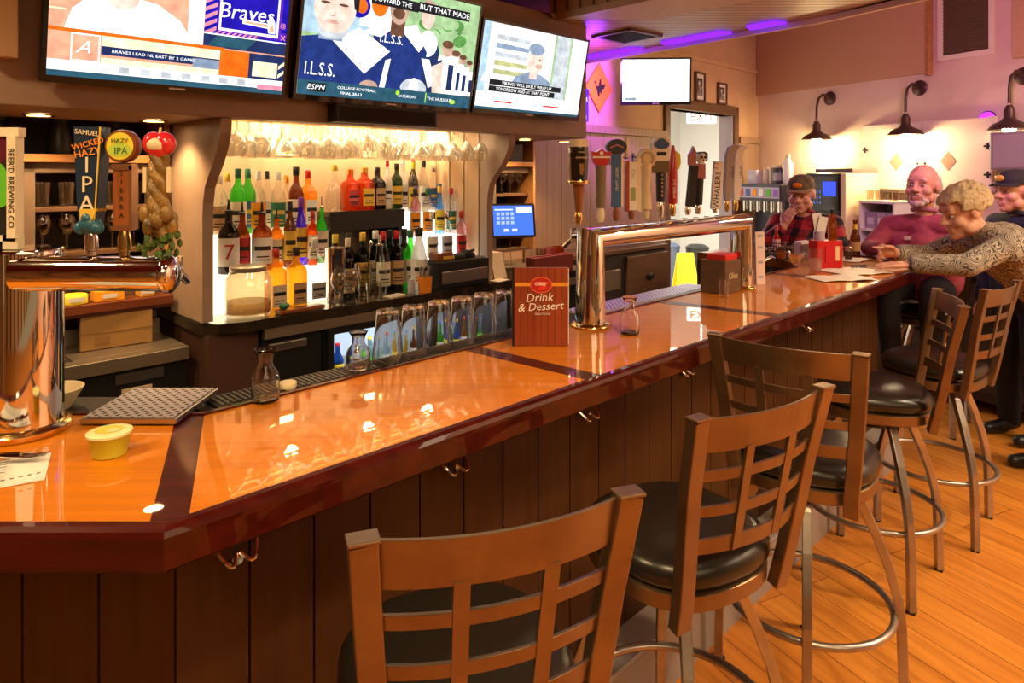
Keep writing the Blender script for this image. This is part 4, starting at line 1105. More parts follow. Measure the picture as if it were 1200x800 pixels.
for k, (a, b) in enumerate(((u0 + .005, (u0 + u1) / 2 - .004), ((u0 + u1) / 2 + .004, u1 - .005))):
    m = MB(); w = .028
    for q in ((a, b, z0, z0 + .05), (a, b, z1 - w, z1), (a, a + w, z0 + .05, z1 - w), (b - w, b, z0 + .05, z1 - w)): m.bx(q[0], q[1], VC + .012, VC + .038, q[2], q[3], UV)
    d = frp('cooler_door', m, M_black)
    m = MB(); m.bx(a + w, b - w, VC + .022, VC + .026, z0 + .05, z1 - w, UV); part('door_pane', m, M_clear, d, world=True)
    m = MB(); hx = b - .014 if k == 0 else a + .014; m.bx(hx - .006, hx + .006, VC - .008, VC + .011, .5, .75, UV); part('door_handle', m, M_steel, d, world=True)
random.seed(11)
cc = [('green', (.12, .5, .06)), ('brown', (.3, .1, .02)), ('yellow', (.8, .6, .05)), ('clear', (.7, .85, .9)), ('amber', (.7, .35, .04)), ('blue', (.1, .25, .7))]
num = ['first', 'second', 'third', 'fourth', 'fifth', 'sixth', 'seventh', 'eighth', 'ninth', 'tenth', 'eleventh', 'twelfth', 'thirteenth', 'fourteenth', 'fifteenth', 'sixteenth', 'seventeenth', 'eighteenth']
for si, (z, nm) in enumerate(((.669, 'top'), (.429, 'lower'))):
    for k in range(12):
        cn_, c = cc[(k * 5 + si * 2 + k // 4) % 6]
        t = thing('chilled_bottle', f'{cn_} chilled bottle, {num[k]} from the lone carafe end of the cooler {nm} shelf', 'bottle', W(u0 + .075 + k * .086, VC + .2, z), R45, f'bottles on the cooler {nm} shelf')
        m = MB(); m.lathe([(0, 0), (.027, 0), (.027, .085), (.012, .12), (.011, .15), (0, .15)], 12); part('glass_body', m, spirit('chill_' + cn_, c, .5), t)
        m = MB(); m.lathe([(.0275, .025), (.0275, .07)], 12); part('label', m, (M_whitee, M_yel, M_whitee, M_green)[(k + si) % 4], t)
        m = MB(); m.lathe([(0, .15), (.0125, .15), (.0125, .16), (0, .162)], 10); part('bottle_cap', m, (M_gold, M_redE, M_blue)[k % 3], t)

# --------------------------------------------------------- left wing: sink unit, shelf, glass cabinet
sk = thing('steel_sink_unit', 'low brushed steel sink unit with backsplash behind the single column', 'sink unit', W(.45, 2.7, 0), R45)
def skp(name, m, mt, **k): return part(name, m, mt, sk, world=True, **k)
zk = .945
m = MB(); 
for q in ((0.0, .965, 2.70, 2.76), (0.0, .965, 2.99, 3.02), (.60, .965, 2.76, 2.99), (0.0, .04, 2.76, 2.99), (.24, .30, 2.76, 2.99)): m.bx(q[0], q[1], q[2], q[3], zk - .012, zk, UV)
m.bx(0.0, .965, 2.695, 2.705, zk - .048, zk, UV); skp('sink_top', m, M_satin, bevel=.002)
m = MB()
for a, b in ((.30, .60), (.04, .24)):
    m.bx(a, b, 2.76, 2.99, zk - .15, zk - .14, UV); m.bx(a - .002, a + .004, 2.76, 2.99, zk - .15, zk - .012, UV); m.bx(b - .004, b + .002, 2.76, 2.99, zk - .15, zk - .012, UV); m.bx(a, b, 2.985, 2.992, zk - .15, zk - .012, UV); m.bx(a, b, 2.756, 2.762, zk - .15, zk - .012, UV)
skp('basin', m, M_satin)
m = MB(); m.bx(0.0, .965, 3.02, 3.04, zk - .01, zk + .06, UV); skp('backsplash', m, M_satin)
m = MB(); m.bx(0.0, .965, 2.735, 3.04, .1, zk - .152, UV); m.bx(0.0, .965, 2.72, 2.734, .1, zk - .05, UV); skp('sink_cabinet', m, M_black)
m = MB(); m.bx(.72, .88, 2.712, 2.719, .845, .88, UV); skp('drawer_pull', m, M_steel)
m = MB(); m.bx(.74, .84, 2.711, 2.719, .79, .825, UV); skp('name_plate', m, M_bone)
m = MB(); m.text('DURAN', .022, UV @ T(.79, 2.7105, .807) @ FACE); skp('lettering', m, M_ink)
m = MB(); m.sphere((0, 0, 0), (.05, .025, .012), UV @ T(.45, 2.87, zk - .13)); skp('drain', m, M_blackmetal)
# carton on the sink
t = thing('cardboard_carton', 'plain tan carton standing on the steel sink edge', 'carton', W(.765, 2.90, zk + .002), R45 - .06)
m = MB(); m.bx(-.115, .125, -.03, .012, 0, .125); part('carton_body', m, mat('cardboard', (.42, .22, .07), .7), t, bevel=.002)
m = MB(); m.bx(-.115, .125, -.0315, -.0305, .06, .062); m.bx(-.07, -.02, -.032, -.0305, .02, .05); part('print', m, mat('carton_print', (.3, .15, .05), .7), t)
# reddish wooden ledge above the sink
lg = thing('wood_ledge', 'reddish wooden ledge above the steel sink', 'shelf', W(.0, 3.06, 1.08), R45)
m = MB(); m.bx(0.0, .965, 2.86, VB - .005, 1.085, 1.12, UV); part('ledge_top', m, mat('ledge_red_wood', (.2, .05, .02), .35, noise=(3, .4, (1, 9, 9), None), coat=.4), lg, world=True, bevel=.003)
m = MB(); m.bx(0.0, .965, 2.865, 2.885, 1.075, 1.0845, UV); part('ledge_apron', m, mat('ledge_apron', (.1, .018, .014), .4), lg, world=True)
m = MB(); m.bx(0.0, .965, 3.06, VB - .006, zk + .1, 1.03, UV); part('ledge_support', m, M_inner, lg, world=True)
t = thing('paper_stack', 'small stack of white paper hanging below the ledge at the dark corner', 'paper', W(.86, 2.966, .985), R45)
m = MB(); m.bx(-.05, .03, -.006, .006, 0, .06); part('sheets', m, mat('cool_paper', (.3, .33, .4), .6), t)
for k, (uu, c, l) in enumerate(((.635, (.9, .75, .05), 'round yellow lid lying on the wooden ledge'), (.745, (.95, .42, .03), 'orange box lying on the wooden ledge beside yellow lid'), (.875, (.9, .5, .1), 'small orange carton on the wooden ledge near the shelf post'))):
    t = thing('ledge_item', l, 'container', W(uu, 2.912, 1.1205), R45, 'orange and yellow packages on the ledge')
    m = MB()
    if k == 0: m.lathe([(0, 0), (.045, 0), (.045, .03), (.04, .036), (0, .036)], 20)
    else: m.box((0, 0, .02), (.15 - .05 * k, .07, .04))
    part('package_body', m, mat('pk%d' % k, c, .35), t, bevel=.003)
    m = MB(); m.box((0, -.0365 if k else -.046, .02), (.05, .001, .016)); part('label', m, M_whitee, t)

def glass_cabinet(u0, u1, posts, label, name='glass_cabinet'):
    c = thing(name, label, 'shelf cabinet', W((u0 + u1) / 2, 2.96, 1.12), R45, 'open glass shelves of the back bar')
    z0, z1 = 1.125, 1.855
    fr_ = MB()
    for p in posts: fr_.bx(p - .026, p + .026, 2.96, 3.0, z0, 1.64, UV)
    fr_.bx(u0, u1, 2.96, 2.99, 1.60, 1.64, UV)
    part('face_frame', fr_, mat('cabinet_greybrown', (.17, .115, .08), .45), c, world=True, bevel=.003)
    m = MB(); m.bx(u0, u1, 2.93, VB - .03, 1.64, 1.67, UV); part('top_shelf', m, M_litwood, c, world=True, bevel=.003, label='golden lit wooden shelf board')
    for z in (1.30, 1.47):
        m = MB(); m.bx(u0, u1, 2.975, VB - .03, z - .012, z + .006, UV); part('shelf', m, M_shelfwood, c, world=True, bevel=.002)
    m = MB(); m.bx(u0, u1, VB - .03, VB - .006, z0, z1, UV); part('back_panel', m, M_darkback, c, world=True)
    m = MB(); m.bx(u0, u1, 2.96, VB - .03, z0 - .004, z0 + .012, UV); part('bottom_board', m, M_shelfwood, c, world=True)
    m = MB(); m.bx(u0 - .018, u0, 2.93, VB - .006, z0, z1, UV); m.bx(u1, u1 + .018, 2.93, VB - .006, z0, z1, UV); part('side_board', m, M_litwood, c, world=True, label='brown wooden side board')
    return c
glass_cabinet(-.1, .955, (.06, .50, .925), 'open glass cabinet behind the single beer column')
glass_cabinet(2.50, 3.12, (2.80,), 'open glass cabinet beside the liquor bay and till', 'glass_cabinet')

# glasses on those shelves
def tumbler_mb():
    m = MB(); m.lathe([(0, 0), (.026, 0), (.033, .09), (.0315, .09), (.025, .008), (0, .008)], 14); return m
def wine_mb():
    m = MB(); m.lathe([(.030, 0), (.030, .003), (.005, .008), (.004, .055), (.018, .066), (.033, .095), (.034, .115), (.028, .14), (.027, .14), (.033, .115), (.032, .096), (.017, .068), (0, .062)], 16); return m
M_shelfglass = glass('shelf_glass', (.9, .86, .78), .75, .14, .04)
pt = thing('tumbler', 'x', 'glass', (0, 0, -5)); part('glass_body', tumbler_mb(), M_shelfglass, pt)
pw_ = thing('wine_glass', 'x', 'glass', (0, 0, -5)); part('glass_body', wine_mb(), M_shelfglass, pw_)
used = {'t': False, 'w': False}
def put(kind, loc, label, group):
    src = pt if kind == 't' else pw_
    if not used[kind]:
        used[kind] = True; src.location = loc; src['label'] = label; src['group'] = group; src.rotation_euler = (0, 0, R45); return
    copy_tree(src, loc, R45, label, group)
def row(kind, us, v, z, where, counted, group):
    for k, u in enumerate(us):
        put(kind, W(u, v, z), f"{'clear tumbler' if kind == 't' else 'wine glass'} on {where}, {num[k]} from {counted}", group)
rng = lambda a, b, n: [a + (b - a) * i / (n - 1) for i in range(n)]
for z, nm, kd in ((1.477, 'upper shelf', 't'), (1.307, 'middle shelf', 'w'), (1.138, 'bottom board', 't')):
    row(kd, rng(.11, .45, 5), 3.03, z, f'the {nm} behind the ivory tap handle', 'the thick column', 'glasses in the cabinet behind the single column')
    row(kd, rng(.56, .87, 5), 3.03, z, f'the {nm} behind the IPA handle', 'the grey cabinet post', 'glasses in the cabinet behind the single column')
for z, nm, kd in ((1.477, 'upper shelf', 'w'), (1.307, 'middle shelf', 't')):
    row(kd, rng(2.865, 3.085, 4), 3.03, z, f'the {nm} beyond the till screen', 'the cabinet post', 'glasses in the cabinet beside the till')
# wine bottles lying in the other half
for z, nm in ((1.477, 'upper'), (1.307, 'middle')):
    for k in range(5):
        t = thing('wine_bottle', f'dark wine bottle lying neck outward on the {nm} shelf behind till, {num[k]} from the bay', 'bottle', W(2.545 + k * .05, 3.0, z + .025), R45, 'wine bottles lying in the cabinet')
        m = MB(); m.lathe([(0, .0), (.012, 0), (.012, .06), (.023, .085), (.023, .16), (0, .16)], 12, RX(-PI / 2)); part('glass_body', m, mat('wine_dark', (.02, .012, .01), .15), t)
        m = MB(); m.lathe([(0, -.003), (.0135, -.002), (.0135, .03)], 12, RX(-PI / 2)); part('foil', m, (M_ivory, M_redE, M_ink, M_gold)[(k + int(z * 10)) % 4], t)
# boxes on the till-side lit shelf
for k, (uu, w, h, mt, l) in enumerate(((2.60, .12, .10, M_taupe, 'low grey box on the golden shelf above the till'), (2.76, .1, .07, M_bone, 'small cream carton on the golden shelf above the till'), (2.96, .17, .11, M_blackmetal, 'black amplifier box on the golden shelf above the till'))):
    t = thing('shelf_box', l, 'box', W(uu, 3.0, 1.6705), R45, 'boxes above the till')
    m = MB(); m.box((0, 0, h / 2), (w, .1, h)); part('box_body', m, mt, t, bevel=.004)
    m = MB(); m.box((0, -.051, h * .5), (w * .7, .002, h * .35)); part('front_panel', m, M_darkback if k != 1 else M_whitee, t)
for k, uu in enumerate((.2, .42, .62, .80)):
    t = thing('serving_jug', f'dark jug standing in shadow on the golden shelf, {num[k]} from the thick column', 'jug', W(uu, 3.05, 1.6705), R45, 'dark jugs on the golden shelf')
    m = MB(); m.lathe([(0, 0), (.045, 0), (.05, .05), (.035, .11), (.04, .14), (.036, .14), (.03, .11), (0, .02)], 18); part('jug_body', m, M_blackmetal, t)
    m = MB(); m.tube([(.04, 0, .12), (.075, 0, .1), (.07, 0, .05), (.047, 0, .04)], .006, 8); part('jug_handle', m, M_blackmetal, t)

# recessed lights in the soffit wings
for k, (x, y, l) in enumerate(((45, 127, 'recessed soffit light above the ivory tap handle'), (180, 135, 'recessed soffit light above the copper tap handle'), (615, 155, 'recessed soffit light above the till screen'), (662, 157, 'recessed soffit light by the stout glass handle'))):
    u = pu(x, 2.76)
    t = thing('recessed_light', l, 'ceiling light', W(u, 2.76, ZS), 0, 'recessed soffit lights')
    m = MB(); m.lathe([(.035, -.001), (.048, -.001), (.048, -.006), (.035, -.006)], 24); part('trim_ring', m, M_brass, t)
    m = MB(); m.lathe([(0, -.002), (.035, -.002)], 24); part('lens', m, emis('spot_lens', (1, .7, .36), 30), t)
    light('recessed_spot', 'SPOT', W(u, 2.76, ZS - .012), 16, (1, .62, .28), .03, (0, 0, 0), 2.2)
# ================================================================== liquor bay: lit steps, shelf, bottles
M_step = emis('lit_acrylic', (1.0, .82, .52), 2.0)
M_stepcool = emis('lit_acrylic_white', (1.0, .93, .84), 3.0)
def steps(name, label, u0, u1, tiers, m_lit):
    t = thing(name, label, 'lit display', W((u0 + u1) / 2, 2.85, ZCN), R45, 'lit bottle steps in the liquor bay')
    for v0, v1, z in tiers:
        m = MB(); m.bx(u0, u1, v0, v1, ZCN + .002, z, UV); part('lit_step', m, m_lit, t, world=True)
        m = MB(); m.bx(u0 - .003, u1 + .003, v0 - .004, v0 - .0005, z - .012, z + .002, UV); part('step_edge', m, M_clear, t, world=True)
    return t
LT = [(2.745, 2.87, 1.19), (2.895, 3.05, 1.33)]
RTI = [(2.70, 2.80, 1.15), (2.835, 2.94, 1.27), (2.96, 3.08, 1.39)]
steps('bottle_steps', 'warm glowing stepped bottle display behind the big jar', 1.05, 1.605, LT, M_step)
mb = MB(); mb.bx(1.03, 2.43, VS + .125, VB - .022, 1.8965, 1.899)
s = struct('ceiling_bay', mb, M_tan, 'golden tan ceiling boards of the liquor bay', 'ceiling'); s.rotation_euler = (0, 0, R45)
steps('bottle_steps', 'bright white glowing stepped bottle display beside the till', 2.125, 2.425, RTI, M_stepcool)
sh = thing('bay_shelf', 'dark shelf with deep front edge in the middle of the liquor bay', 'shelf', W(1.86, 3.0, 1.41), R45)
m = MB(); m.bx(1.67, 2.10, 2.90, VB - .025, 1.395, 1.416, UV); part('shelf_board', m, M_shelfwood, sh, world=True)
m = MB(); m.bx(1.67, 2.10, 2.885, 2.90, 1.325, 1.4165, UV); part('shelf_fascia', m, M_blackmetal, sh, world=True, label='black front edge')
m = MB(); m.bx(1.67, 1.69, 2.905, VB - .025, ZCN, 1.394, UV); m.bx(2.08, 2.10, 2.905, VB - .025, ZCN, 1.394, UV); part('shelf_support', m, M_blackmetal, sh, world=True)

SHAPES = {   # (profile as fraction of width, height), neck radius fraction
    'round': [(0, 0), (.94, 0), (1, .02), (1, .60), (.86, .68), (.42, .77), (.36, .82), (.36, .97), (0, .97)],
    'tall': [(0, 0), (.94, 0), (1, .02), (1, .56), (.8, .65), (.4, .78), (.34, .84), (.34, .97), (0, .97)],
    'wine': [(0, 0), (.94, 0), (1, .02), (1, .58), (.85, .66), (.42, .74), (.38, .80), (.38, .97), (0, .97)],
    'square': [(0, 0), (.96, 0), (1, .02), (1, .60), (.9, .66), (.42, .74), (.34, .79), (.34, .97), (0, .97)],
    'decanter': [(0, 0), (.7, 0), (.95, .08), (1, .22), (.92, .40), (.6, .56), (.28, .66), (.24, .74), (.3, .97), (0, .97)],
    'slim': [(0, 0), (.94, 0), (1, .02), (.96, .50), (.7, .66), (.46, .80), (.42, .97), (0, .97)],
}
GL = dict(clear=(.93, .95, .95), amber=(.62, .2, .015), whiskey=(.3, .07, .008), dark=(.03, .02, .012), brown=(.22, .07, .015), green=(.1, .55, .06), dkgreen=(.03, .1, .03),
          purple=(.14, .04, .75), orange=(.7, .13, .008), gold=(.85, .42, .03), red=(.6, .03, .02), blue=(.12, .45, .85), cream=(.85, .75, .6), white=(.9, .88, .84), rose=(.75, .35, .35))
CAPS = dict(black=M_ink, red=M_redE, gold=M_gold, white=M_whitee, ivory=M_ivory, blue=M_blue, green=M_dgreen, orange=M_orange, steel=M_chrome, yellow=M_yel, purple=mat('purple_cap', (.2, .05, .4), .4))
LABS = dict(white=M_whitee, cream=M_ivory, black=M_ink, red=M_redE, gold=M_gold, green=M_dgreen, blue=M_blue, orange=M_orange, grey=M_grey, kraft=mat('kraft_label', (.5, .3, .14), .6), yellow=M_yel)
def bottle(x, v, z, h, d, shape, g, capc, lab, label, group, pourer=False, lz=(.1, .5), text=None, name='liquor_bottle'):
    """d = width in metres"""
    r = d / 2; u = pu(x, v); sq = 6 if shape == 'square' else None; n = 24 if sq else 16
    t = thing(name, label, 'bottle', W(u, v, z + .0012), R45 - (0 if shape == 'square' else .35), group)
    body = spirit('bottle_' + g, GL[g], {'clear': .1, 'dark': .6, 'white': .85, 'cream': .8}.get(g, .4)) if g != 'clear' else glass('bottle_clear', GL['clear'], .55, .07)
    m = MB(); m.lathe([(a * r, b * h) for a, b in SHAPES[shape]], n, RZ(PI / 4 if False else 0), sq=sq); part('glass_body', m, body, t)
    nr = SHAPES[shape][-2][0] * r
    m = MB()
    if pourer:
        m.lathe([(nr * .8, h * .955), (nr * 1.15, h * .96), (nr * 1.15, h * .985), (nr * .5, h), (nr * .35, h * 1.1), (nr * .25, h * 1.16), (0, h * 1.16)], 12)
        part('pourer', m, CAPS[capc], t)
    else:
        m.lathe([(nr * 1.12, h * .86), (nr * 1.15, h * .862), (nr * 1.15, h * .99), (nr, h), (0, h)], 14); part('bottle_cap', m, CAPS[capc], t)
    if lab:
        a, b = lz; m = MB()
        if sq: m.box((0, -r - .0006, h * (a + b) / 2), (d * .82, .001, h * (b - a)))
        else:
            rr = r * 1.012 + .0004; vs = []; fs = []; K = 14
            for i in range(K + 1):
                an = -PI / 2 + math.radians(-80 + 160 * i / K)
                vs += [(rr * math.cos(an), rr * math.sin(an), h * a), (rr * math.cos(an), rr * math.sin(an), h * b)]
            for i in range(K): fs.append((2 * i, 2 * i + 2, 2 * i + 3, 2 * i + 1))
            m.add(vs, fs, None, 0, True)
        mid = h * (a * .4 + b * .6); hh = h * (b - a)
        for q_, (w0, w1, z_, t_) in enumerate(((-48, 48, mid, .16), (-34, 34, mid - hh * .32, .05), (-40, 40, mid - hh * .44, .04))):
            if text: break
            if sq: m.box((0, -r - .0013, z_), (d * .8 * (w1 - w0) / 110, .0005, hh * t_), mi=1)
            else:
                k0 = len(m.v); vs = []; fs = []
                for i in range(7):
                    an = -PI / 2 + math.radians(w0 + (w1 - w0) * i / 6); ro = rr + .0006
                    vs += [(ro * math.cos(an), ro * math.sin(an), z_ - hh * t_ / 2), (ro * math.cos(an), ro * math.sin(an), z_ + hh * t_ / 2)]
                for i in range(6): fs.append((2 * i, 2 * i + 2, 2 * i + 3, 2 * i + 1))
                m.add(vs, fs, None, 1, True)
        lo = part('label', m, [LABS[lab], M_ink if lab not in ('black', 'green', 'blue') else M_gold], t)
        if text:
            m = MB(); m.text(text[0], text[1], T(0, -r - .003, h * (a + b) / 2) @ FACE); part('lettering', m, text[2], lo)
    return t
G1 = 'bottles on the lower lit step'; G2 = 'bottles on the upper lit step'; G3 = 'bottles on the dark middle shelf'; G4 = 'wine bottles under the dark shelf'; G5 = 'bottles on the white lit steps'; G0 = 'bottles standing on the back counter'
v2, z2 = 2.80, LT[0][2]
L2 = [(268, .30, .082, 'round', 'dark', 'black', 'white', 'dark whiskey bottle with a red 7 on its white label', ('7', .085, M_redE), 1),
      (284, .285, .066, 'tall', 'whiskey', 'black', 'red', 'whiskey bottle with small red label beside the red 7 bottle', None, 1),
      (307, .285, .083, 'round', 'whiskey', 'black', 'white', 'broad whiskey bottle with large white label on the lower lit step', None, 1),
      (324, .255, .062, 'round', 'amber', 'black', 'cream', 'amber bottle with pale label and black pourer on the lower lit step', None, 1),
      (340, .285, .054, 'tall', 'brown', 'black', 'gold', 'brown bottle with pale gold label beside the purple bottle', None, 0),
      (353, .30, .058, 'slim', 'purple', 'purple', 'gold', 'slender vivid purple glass bottle on the lower lit step', None, 0),
      (366.5, .24, .045, 'round', 'orange', 'red', 'cream', 'orange red bottle next to the purple bottle', None, 0),
      (377, .30, .056, 'tall', 'green', 'steel', 'cream', 'tall green bottle with steel pourer at the shelf end of the lower lit step', None, 1)]
for i_, (x, h, d, s, g, c, l, lb, tx, po) in enumerate(L2): bottle(x, v2 + (-.010, .030)[i_ % 2], z2, h * (.87 if po else 1), d, s, g, c, l, lb, G1, bool(po), text=tx, lz=(.12, .56))
v3, z3 = 2.965, LT[1][2]
L3 = [(257, .26, .07, 'round', 'clear', 'ivory', 'kraft', 'clear bottle with brown label nearest the curved bracket'),
      (267, .27, .064, 'round', 'clear', 'gold', 'cream', 'clear bottle with cream label beside the twin green bottles'),
      (279, .29, .068, 'round', 'green', 'green', 'cream', 'green glass bottle, the one nearer the curved bracket'),
      (290.5, .29, .068, 'round', 'green', 'green', 'blue', 'green glass bottle with round blue label'),
      (303, .28, .062, 'tall', 'clear', 'white', 'orange', 'tall clear bottle with orange label on the upper lit step'),
      (313, .28, .054, 'square', 'clear', 'black', 'cream', 'square clear bottle with black cap on the upper lit step'),
      (326, .275, .064, 'round', 'clear', 'white', 'green', 'clear bottle with green label on the upper lit step'),
      (336, .26, .056, 'tall', 'cream', 'orange', 'cream', 'milky cream bottle with orange cap on the upper lit step'),
      (347, .30, .066, 'wine', 'brown', 'brown' if False else 'black', 'cream', 'tall brown bottle with rounded shoulders on the upper lit step'),
      (361, .285, .07, 'square', 'gold', 'red', 'white', 'golden liquor bottle with bright red cap')]
for i_, (x, h, d, s, g, c, l, lb) in enumerate(L3): bottle(x, v3 + (-.033, .036)[i_ % 2], z3, h, d, s, g, c, l, lb, G2)
v4, z4 = 2.96, 1.416
L4 = [
      (400, .225, .10, 'decanter', 'clear', 'gold', None, 'wide clear decanter with gold stopper at the jar end of dark shelf'),
      (416, .205, .085, 'square', 'orange', 'orange', 'red', 'squat orange red bottle with red label on the dark shelf'),
      (436, .215, .09, 'square', 'orange', 'gold', 'gold', 'broad orange cognac bottle with gold label on the dark shelf'),
      (453, .215, .075, 'square', 'dark', 'black', 'kraft', 'square black bottle with tan diamond label'),
      (464, .25, .055, 'tall', 'white', 'red', 'white', 'white bottle with red cap on the dark shelf'),
      (475, .235, .068, 'round', 'dkgreen', 'black', 'gold', 'dark green bottle with gold label on the dark shelf')]
uu = 1.688
for i_, (x, h, d, s, g, c, l, lb) in enumerate(L4):
    d *= .90; vv = 2.948; uu += d / 2; x = 600 + 800 * (uu - vv) / (uu + vv); uu += d / 2 + .0025
    bottle(x, vv, z4, h, d, s, g, c, l, lb, G3)
# wines on the counter under the shelf
for k, (x, g, c, l, lb) in enumerate(((440, 'dark', 'white', 'cream', 'dark wine bottle with white capsule under the dark shelf'), (449, 'dark', 'red', 'cream', 'dark wine bottle with red capsule, first beside the white capsule one'),
        (457, 'dkgreen', 'black', 'cream', 'dark green wine bottle with black capsule under the dark shelf'), (465, 'dark', 'red', 'kraft', 'dark wine bottle with red capsule and brown label'),
        (474, 'dark', 'black', 'cream', 'dark wine bottle with black capsule and cream label near the steps'), (481, 'green', 'green', 'cream', 'bright green wine bottle at the end of the wine row'))):
    bottle(x, (2.822, 2.745)[k % 2], ZCN, .285, .069, 'wine', g, c, l, lb, G4, name='wine_bottle')
for k, (x, g, c, l, lb) in enumerate(((425, 'dkgreen', 'gold', 'gold', 'dark green sparkling wine bottle in the shade of the shelf'), (409, 'dark', 'black', 'white', 'dark bottle with white label in the shade of the shelf'), (393, 'brown', 'gold', 'cream', 'brown bottle with cream label in the shade of the shelf'))):
    bottle(x, 2.82, ZCN, .28, .07, 'wine', g, c, l, lb, G4, name='wine_bottle')
# white lit steps
R = [(2, 2.995, [(488, .30, .06, 'tall', 'white', 'white', 'white', 'frosted white bottle at the shelf end of the top white step'), (498, .27, .06, 'round', 'clear', 'purple', 'white', 'clear bottle with purple cap on the top white step'), (508, .27, .062, 'round', 'clear', 'yellow', 'yellow', 'clear bottle with yellow cap and label on the top white step'),
             (518, .29, .06, 'tall', 'dark', 'red', 'black', 'dark bottle with bright red cap on the top white step'), (529, .28, .058, 'tall', 'cream', 'black', 'white', 'cream bottle with black cap on the top white step'), (539, .31, .055, 'tall', 'white', 'ivory', 'white', 'tallest white bottle on the top white step'),
             (549, .25, .05, 'slim', 'clear', 'steel', 'blue', 'clear bottle with blue label and steel stopper'), (558, .255, .05, 'slim', 'clear', 'steel', 'red', 'clear bottle with red label and steel stopper')]),
     (1, 2.889, [(494, .25, .062, 'round', 'clear', 'black', 'orange', 'clear bottle with orange label on the middle white step'), (506, .26, .062, 'round', 'rose', 'purple', 'white', 'pale pink bottle with purple cap on the middle white step'), (518, .25, .06, 'round', 'clear', 'green', 'orange', 'clear bottle with green cap and orange label on middle white step'),
                (530, .25, .06, 'round', 'clear', 'green', 'yellow', 'clear bottle with green cap and yellow label on middle white step'), (541, .26, .06, 'round', 'clear', 'gold', 'yellow', 'clear bottle with gold cap on the middle white step'), (553, .27, .062, 'slim', 'blue', 'blue', 'white', 'pale blue glass bottle on the middle white step'), (564, .25, .055, 'round', 'clear', 'red', 'green', 'clear bottle with red cap and green label on the middle white step')]),
     (0, 2.75, [(503, .25, .064, 'round', 'clear', 'white', 'white', 'clear vodka bottle with white label, first on the bottom white step'), (517, .25, .064, 'round', 'clear', 'black', 'white', 'clear bottle with black cap on the bottom white step'), (531, .25, .064, 'round', 'clear', 'steel', 'grey', 'clear bottle with grey label on the bottom white step'),
                (545, .25, .064, 'round', 'clear', 'blue', 'white', 'clear bottle with blue cap on the bottom white step'), (558, .25, .062, 'round', 'clear', 'red', 'red', 'clear bottle with red cap and label on the bottom white step'), (571, .25, .06, 'round', 'rose', 'red', 'white', 'pink bottle at the till end of the bottom white step')])]
for k, v, L in R:
    for i_, (x, h, d, s, g, c, l, lb) in enumerate(L):
        vv = v + (-.025, .025)[i_ % 2]; uu = 2.152 + .243 * i_ / (len(L) - 1); x = 600 + 800 * (uu - vv) / (uu + vv)
        bottle(x, v + (-.024, .026)[i_ % 2], RTI[k][2], h, min(d, .054), s, g, c, l, lb, G5)
# front row on the counter
def counter_at(x, v): return W(pu(x, v), v, ZCN + .0012)
t = thing('glass_jar', 'large round clear glass jar with a wide neck on the back counter', 'jar', counter_at(291, 2.65), R45)
m = MB(); m.lathe([(0, 0), (.078, 0), (.088, .012), (.09, .10), (.086, .15), (.070, .178), (.068, .19), (.066, .19), (.068, .176), (.083, .148), (.086, .10), (.083, .015), (0, .012)], 30); part('glass_body', m, glass('jar_glass', (.93, .87, .76), .7, .14, .05), t)
m = MB(); m.lathe([(0, .200), (.066, .2), (.071, .196), (.071, .182), (.069, .178)], 30); part('jar_lid', m, mat('jar_lid_metal', (.45, .38, .3), .35, metal=.7), t)
m = MB(); m.lathe([(0, .016), (.082, .018), (.084, .06), (0, .062)], 26); part('jar_contents', m, spirit('jar_liquid', (.7, .5, .3), .35), t)
for k, (x, lb) in enumerate(((323, 'square golden whiskey bottle with cream label next to the big jar'), (347, 'square golden whiskey bottle with dark banded label beside the clear gin bottle'))):
    bottle(x, 2.69, ZCN, .25, .075, 'square', 'gold', ('red', 'black')[k], ('cream', 'kraft')[k], lb, G0, lz=(.06, .42))
bottle(368.5, 2.685, ZCN, .285, .08, 'square', 'clear', 'white', 'grey', 'square clear gin bottle with grey label on the back counter', G0, lz=(.1, .34))
t = thing('cocktail_shaker', 'shiny steel shaker tin on the back counter', 'shaker', counter_at(392.5, 2.668), 0)
m = MB(); m.lathe([(0, .0), (.034, 0), (.038, .02), (.047, .235), (.049, .238), (.046, .238), (.036, .02), (0, .01)], 28); part('shaker_tin', m, M_chrome, t)
m = MB(); m.lathe([(0, .14), (.0418, .14), (.0418, .16), (0, .16)], 28); part('shaker_band', m, M_steel, t)
bottle(407.5, 2.712, ZCN, .27, .062, 'round', 'dark', 'ivory', 'cream', 'dark bottle with cream label between shaker and stemmed glasses', G0)
put('w', W(pu(397, 2.590), 2.590, ZCN + .001), 'empty stemmed glass on the back counter in front of the shaker', 'stemmed glasses on the back counter')
put('w', W(pu(414, 2.595), 2.595, ZCN + .001), 'empty stemmed glass on the back counter beside the mixing glass', 'stemmed glasses on the back counter')
t = thing('mixing_glass', 'clear mixing glass on the back counter behind the stemmed glasses', 'glass', counter_at(426.5, 2.668), 0)
m = MB(); m.lathe([(0, 0), (.031, 0), (.036, .15), (.0345, .15), (.0295, .012), (0, .012)], 26); part('glass_body', m, M_shelfglass, t)
m = MB(); m.cyl((.0, 0, .02), (.03, .01, .24), .0025); m.sphere((.031, .01, .245), (.009, .009, .012)); part('bar_spoon', m, M_chrome, t)
bottle(445, 2.632, ZCN, .245, .07, 'slim', 'clear', 'steel', None, 'clear bottle with long steel pourer on the back counter', G0, True)
t = thing('rocks_glass', 'short clear glass in front of the clear pourer bottle', 'glass', counter_at(438, 2.585), 0)
m = MB(); m.lathe([(0, 0), (.033, 0), (.038, .08), (.036, .08), (.031, .012), (0, .012)], 24); part('glass_body', m, M_shelfglass, t)
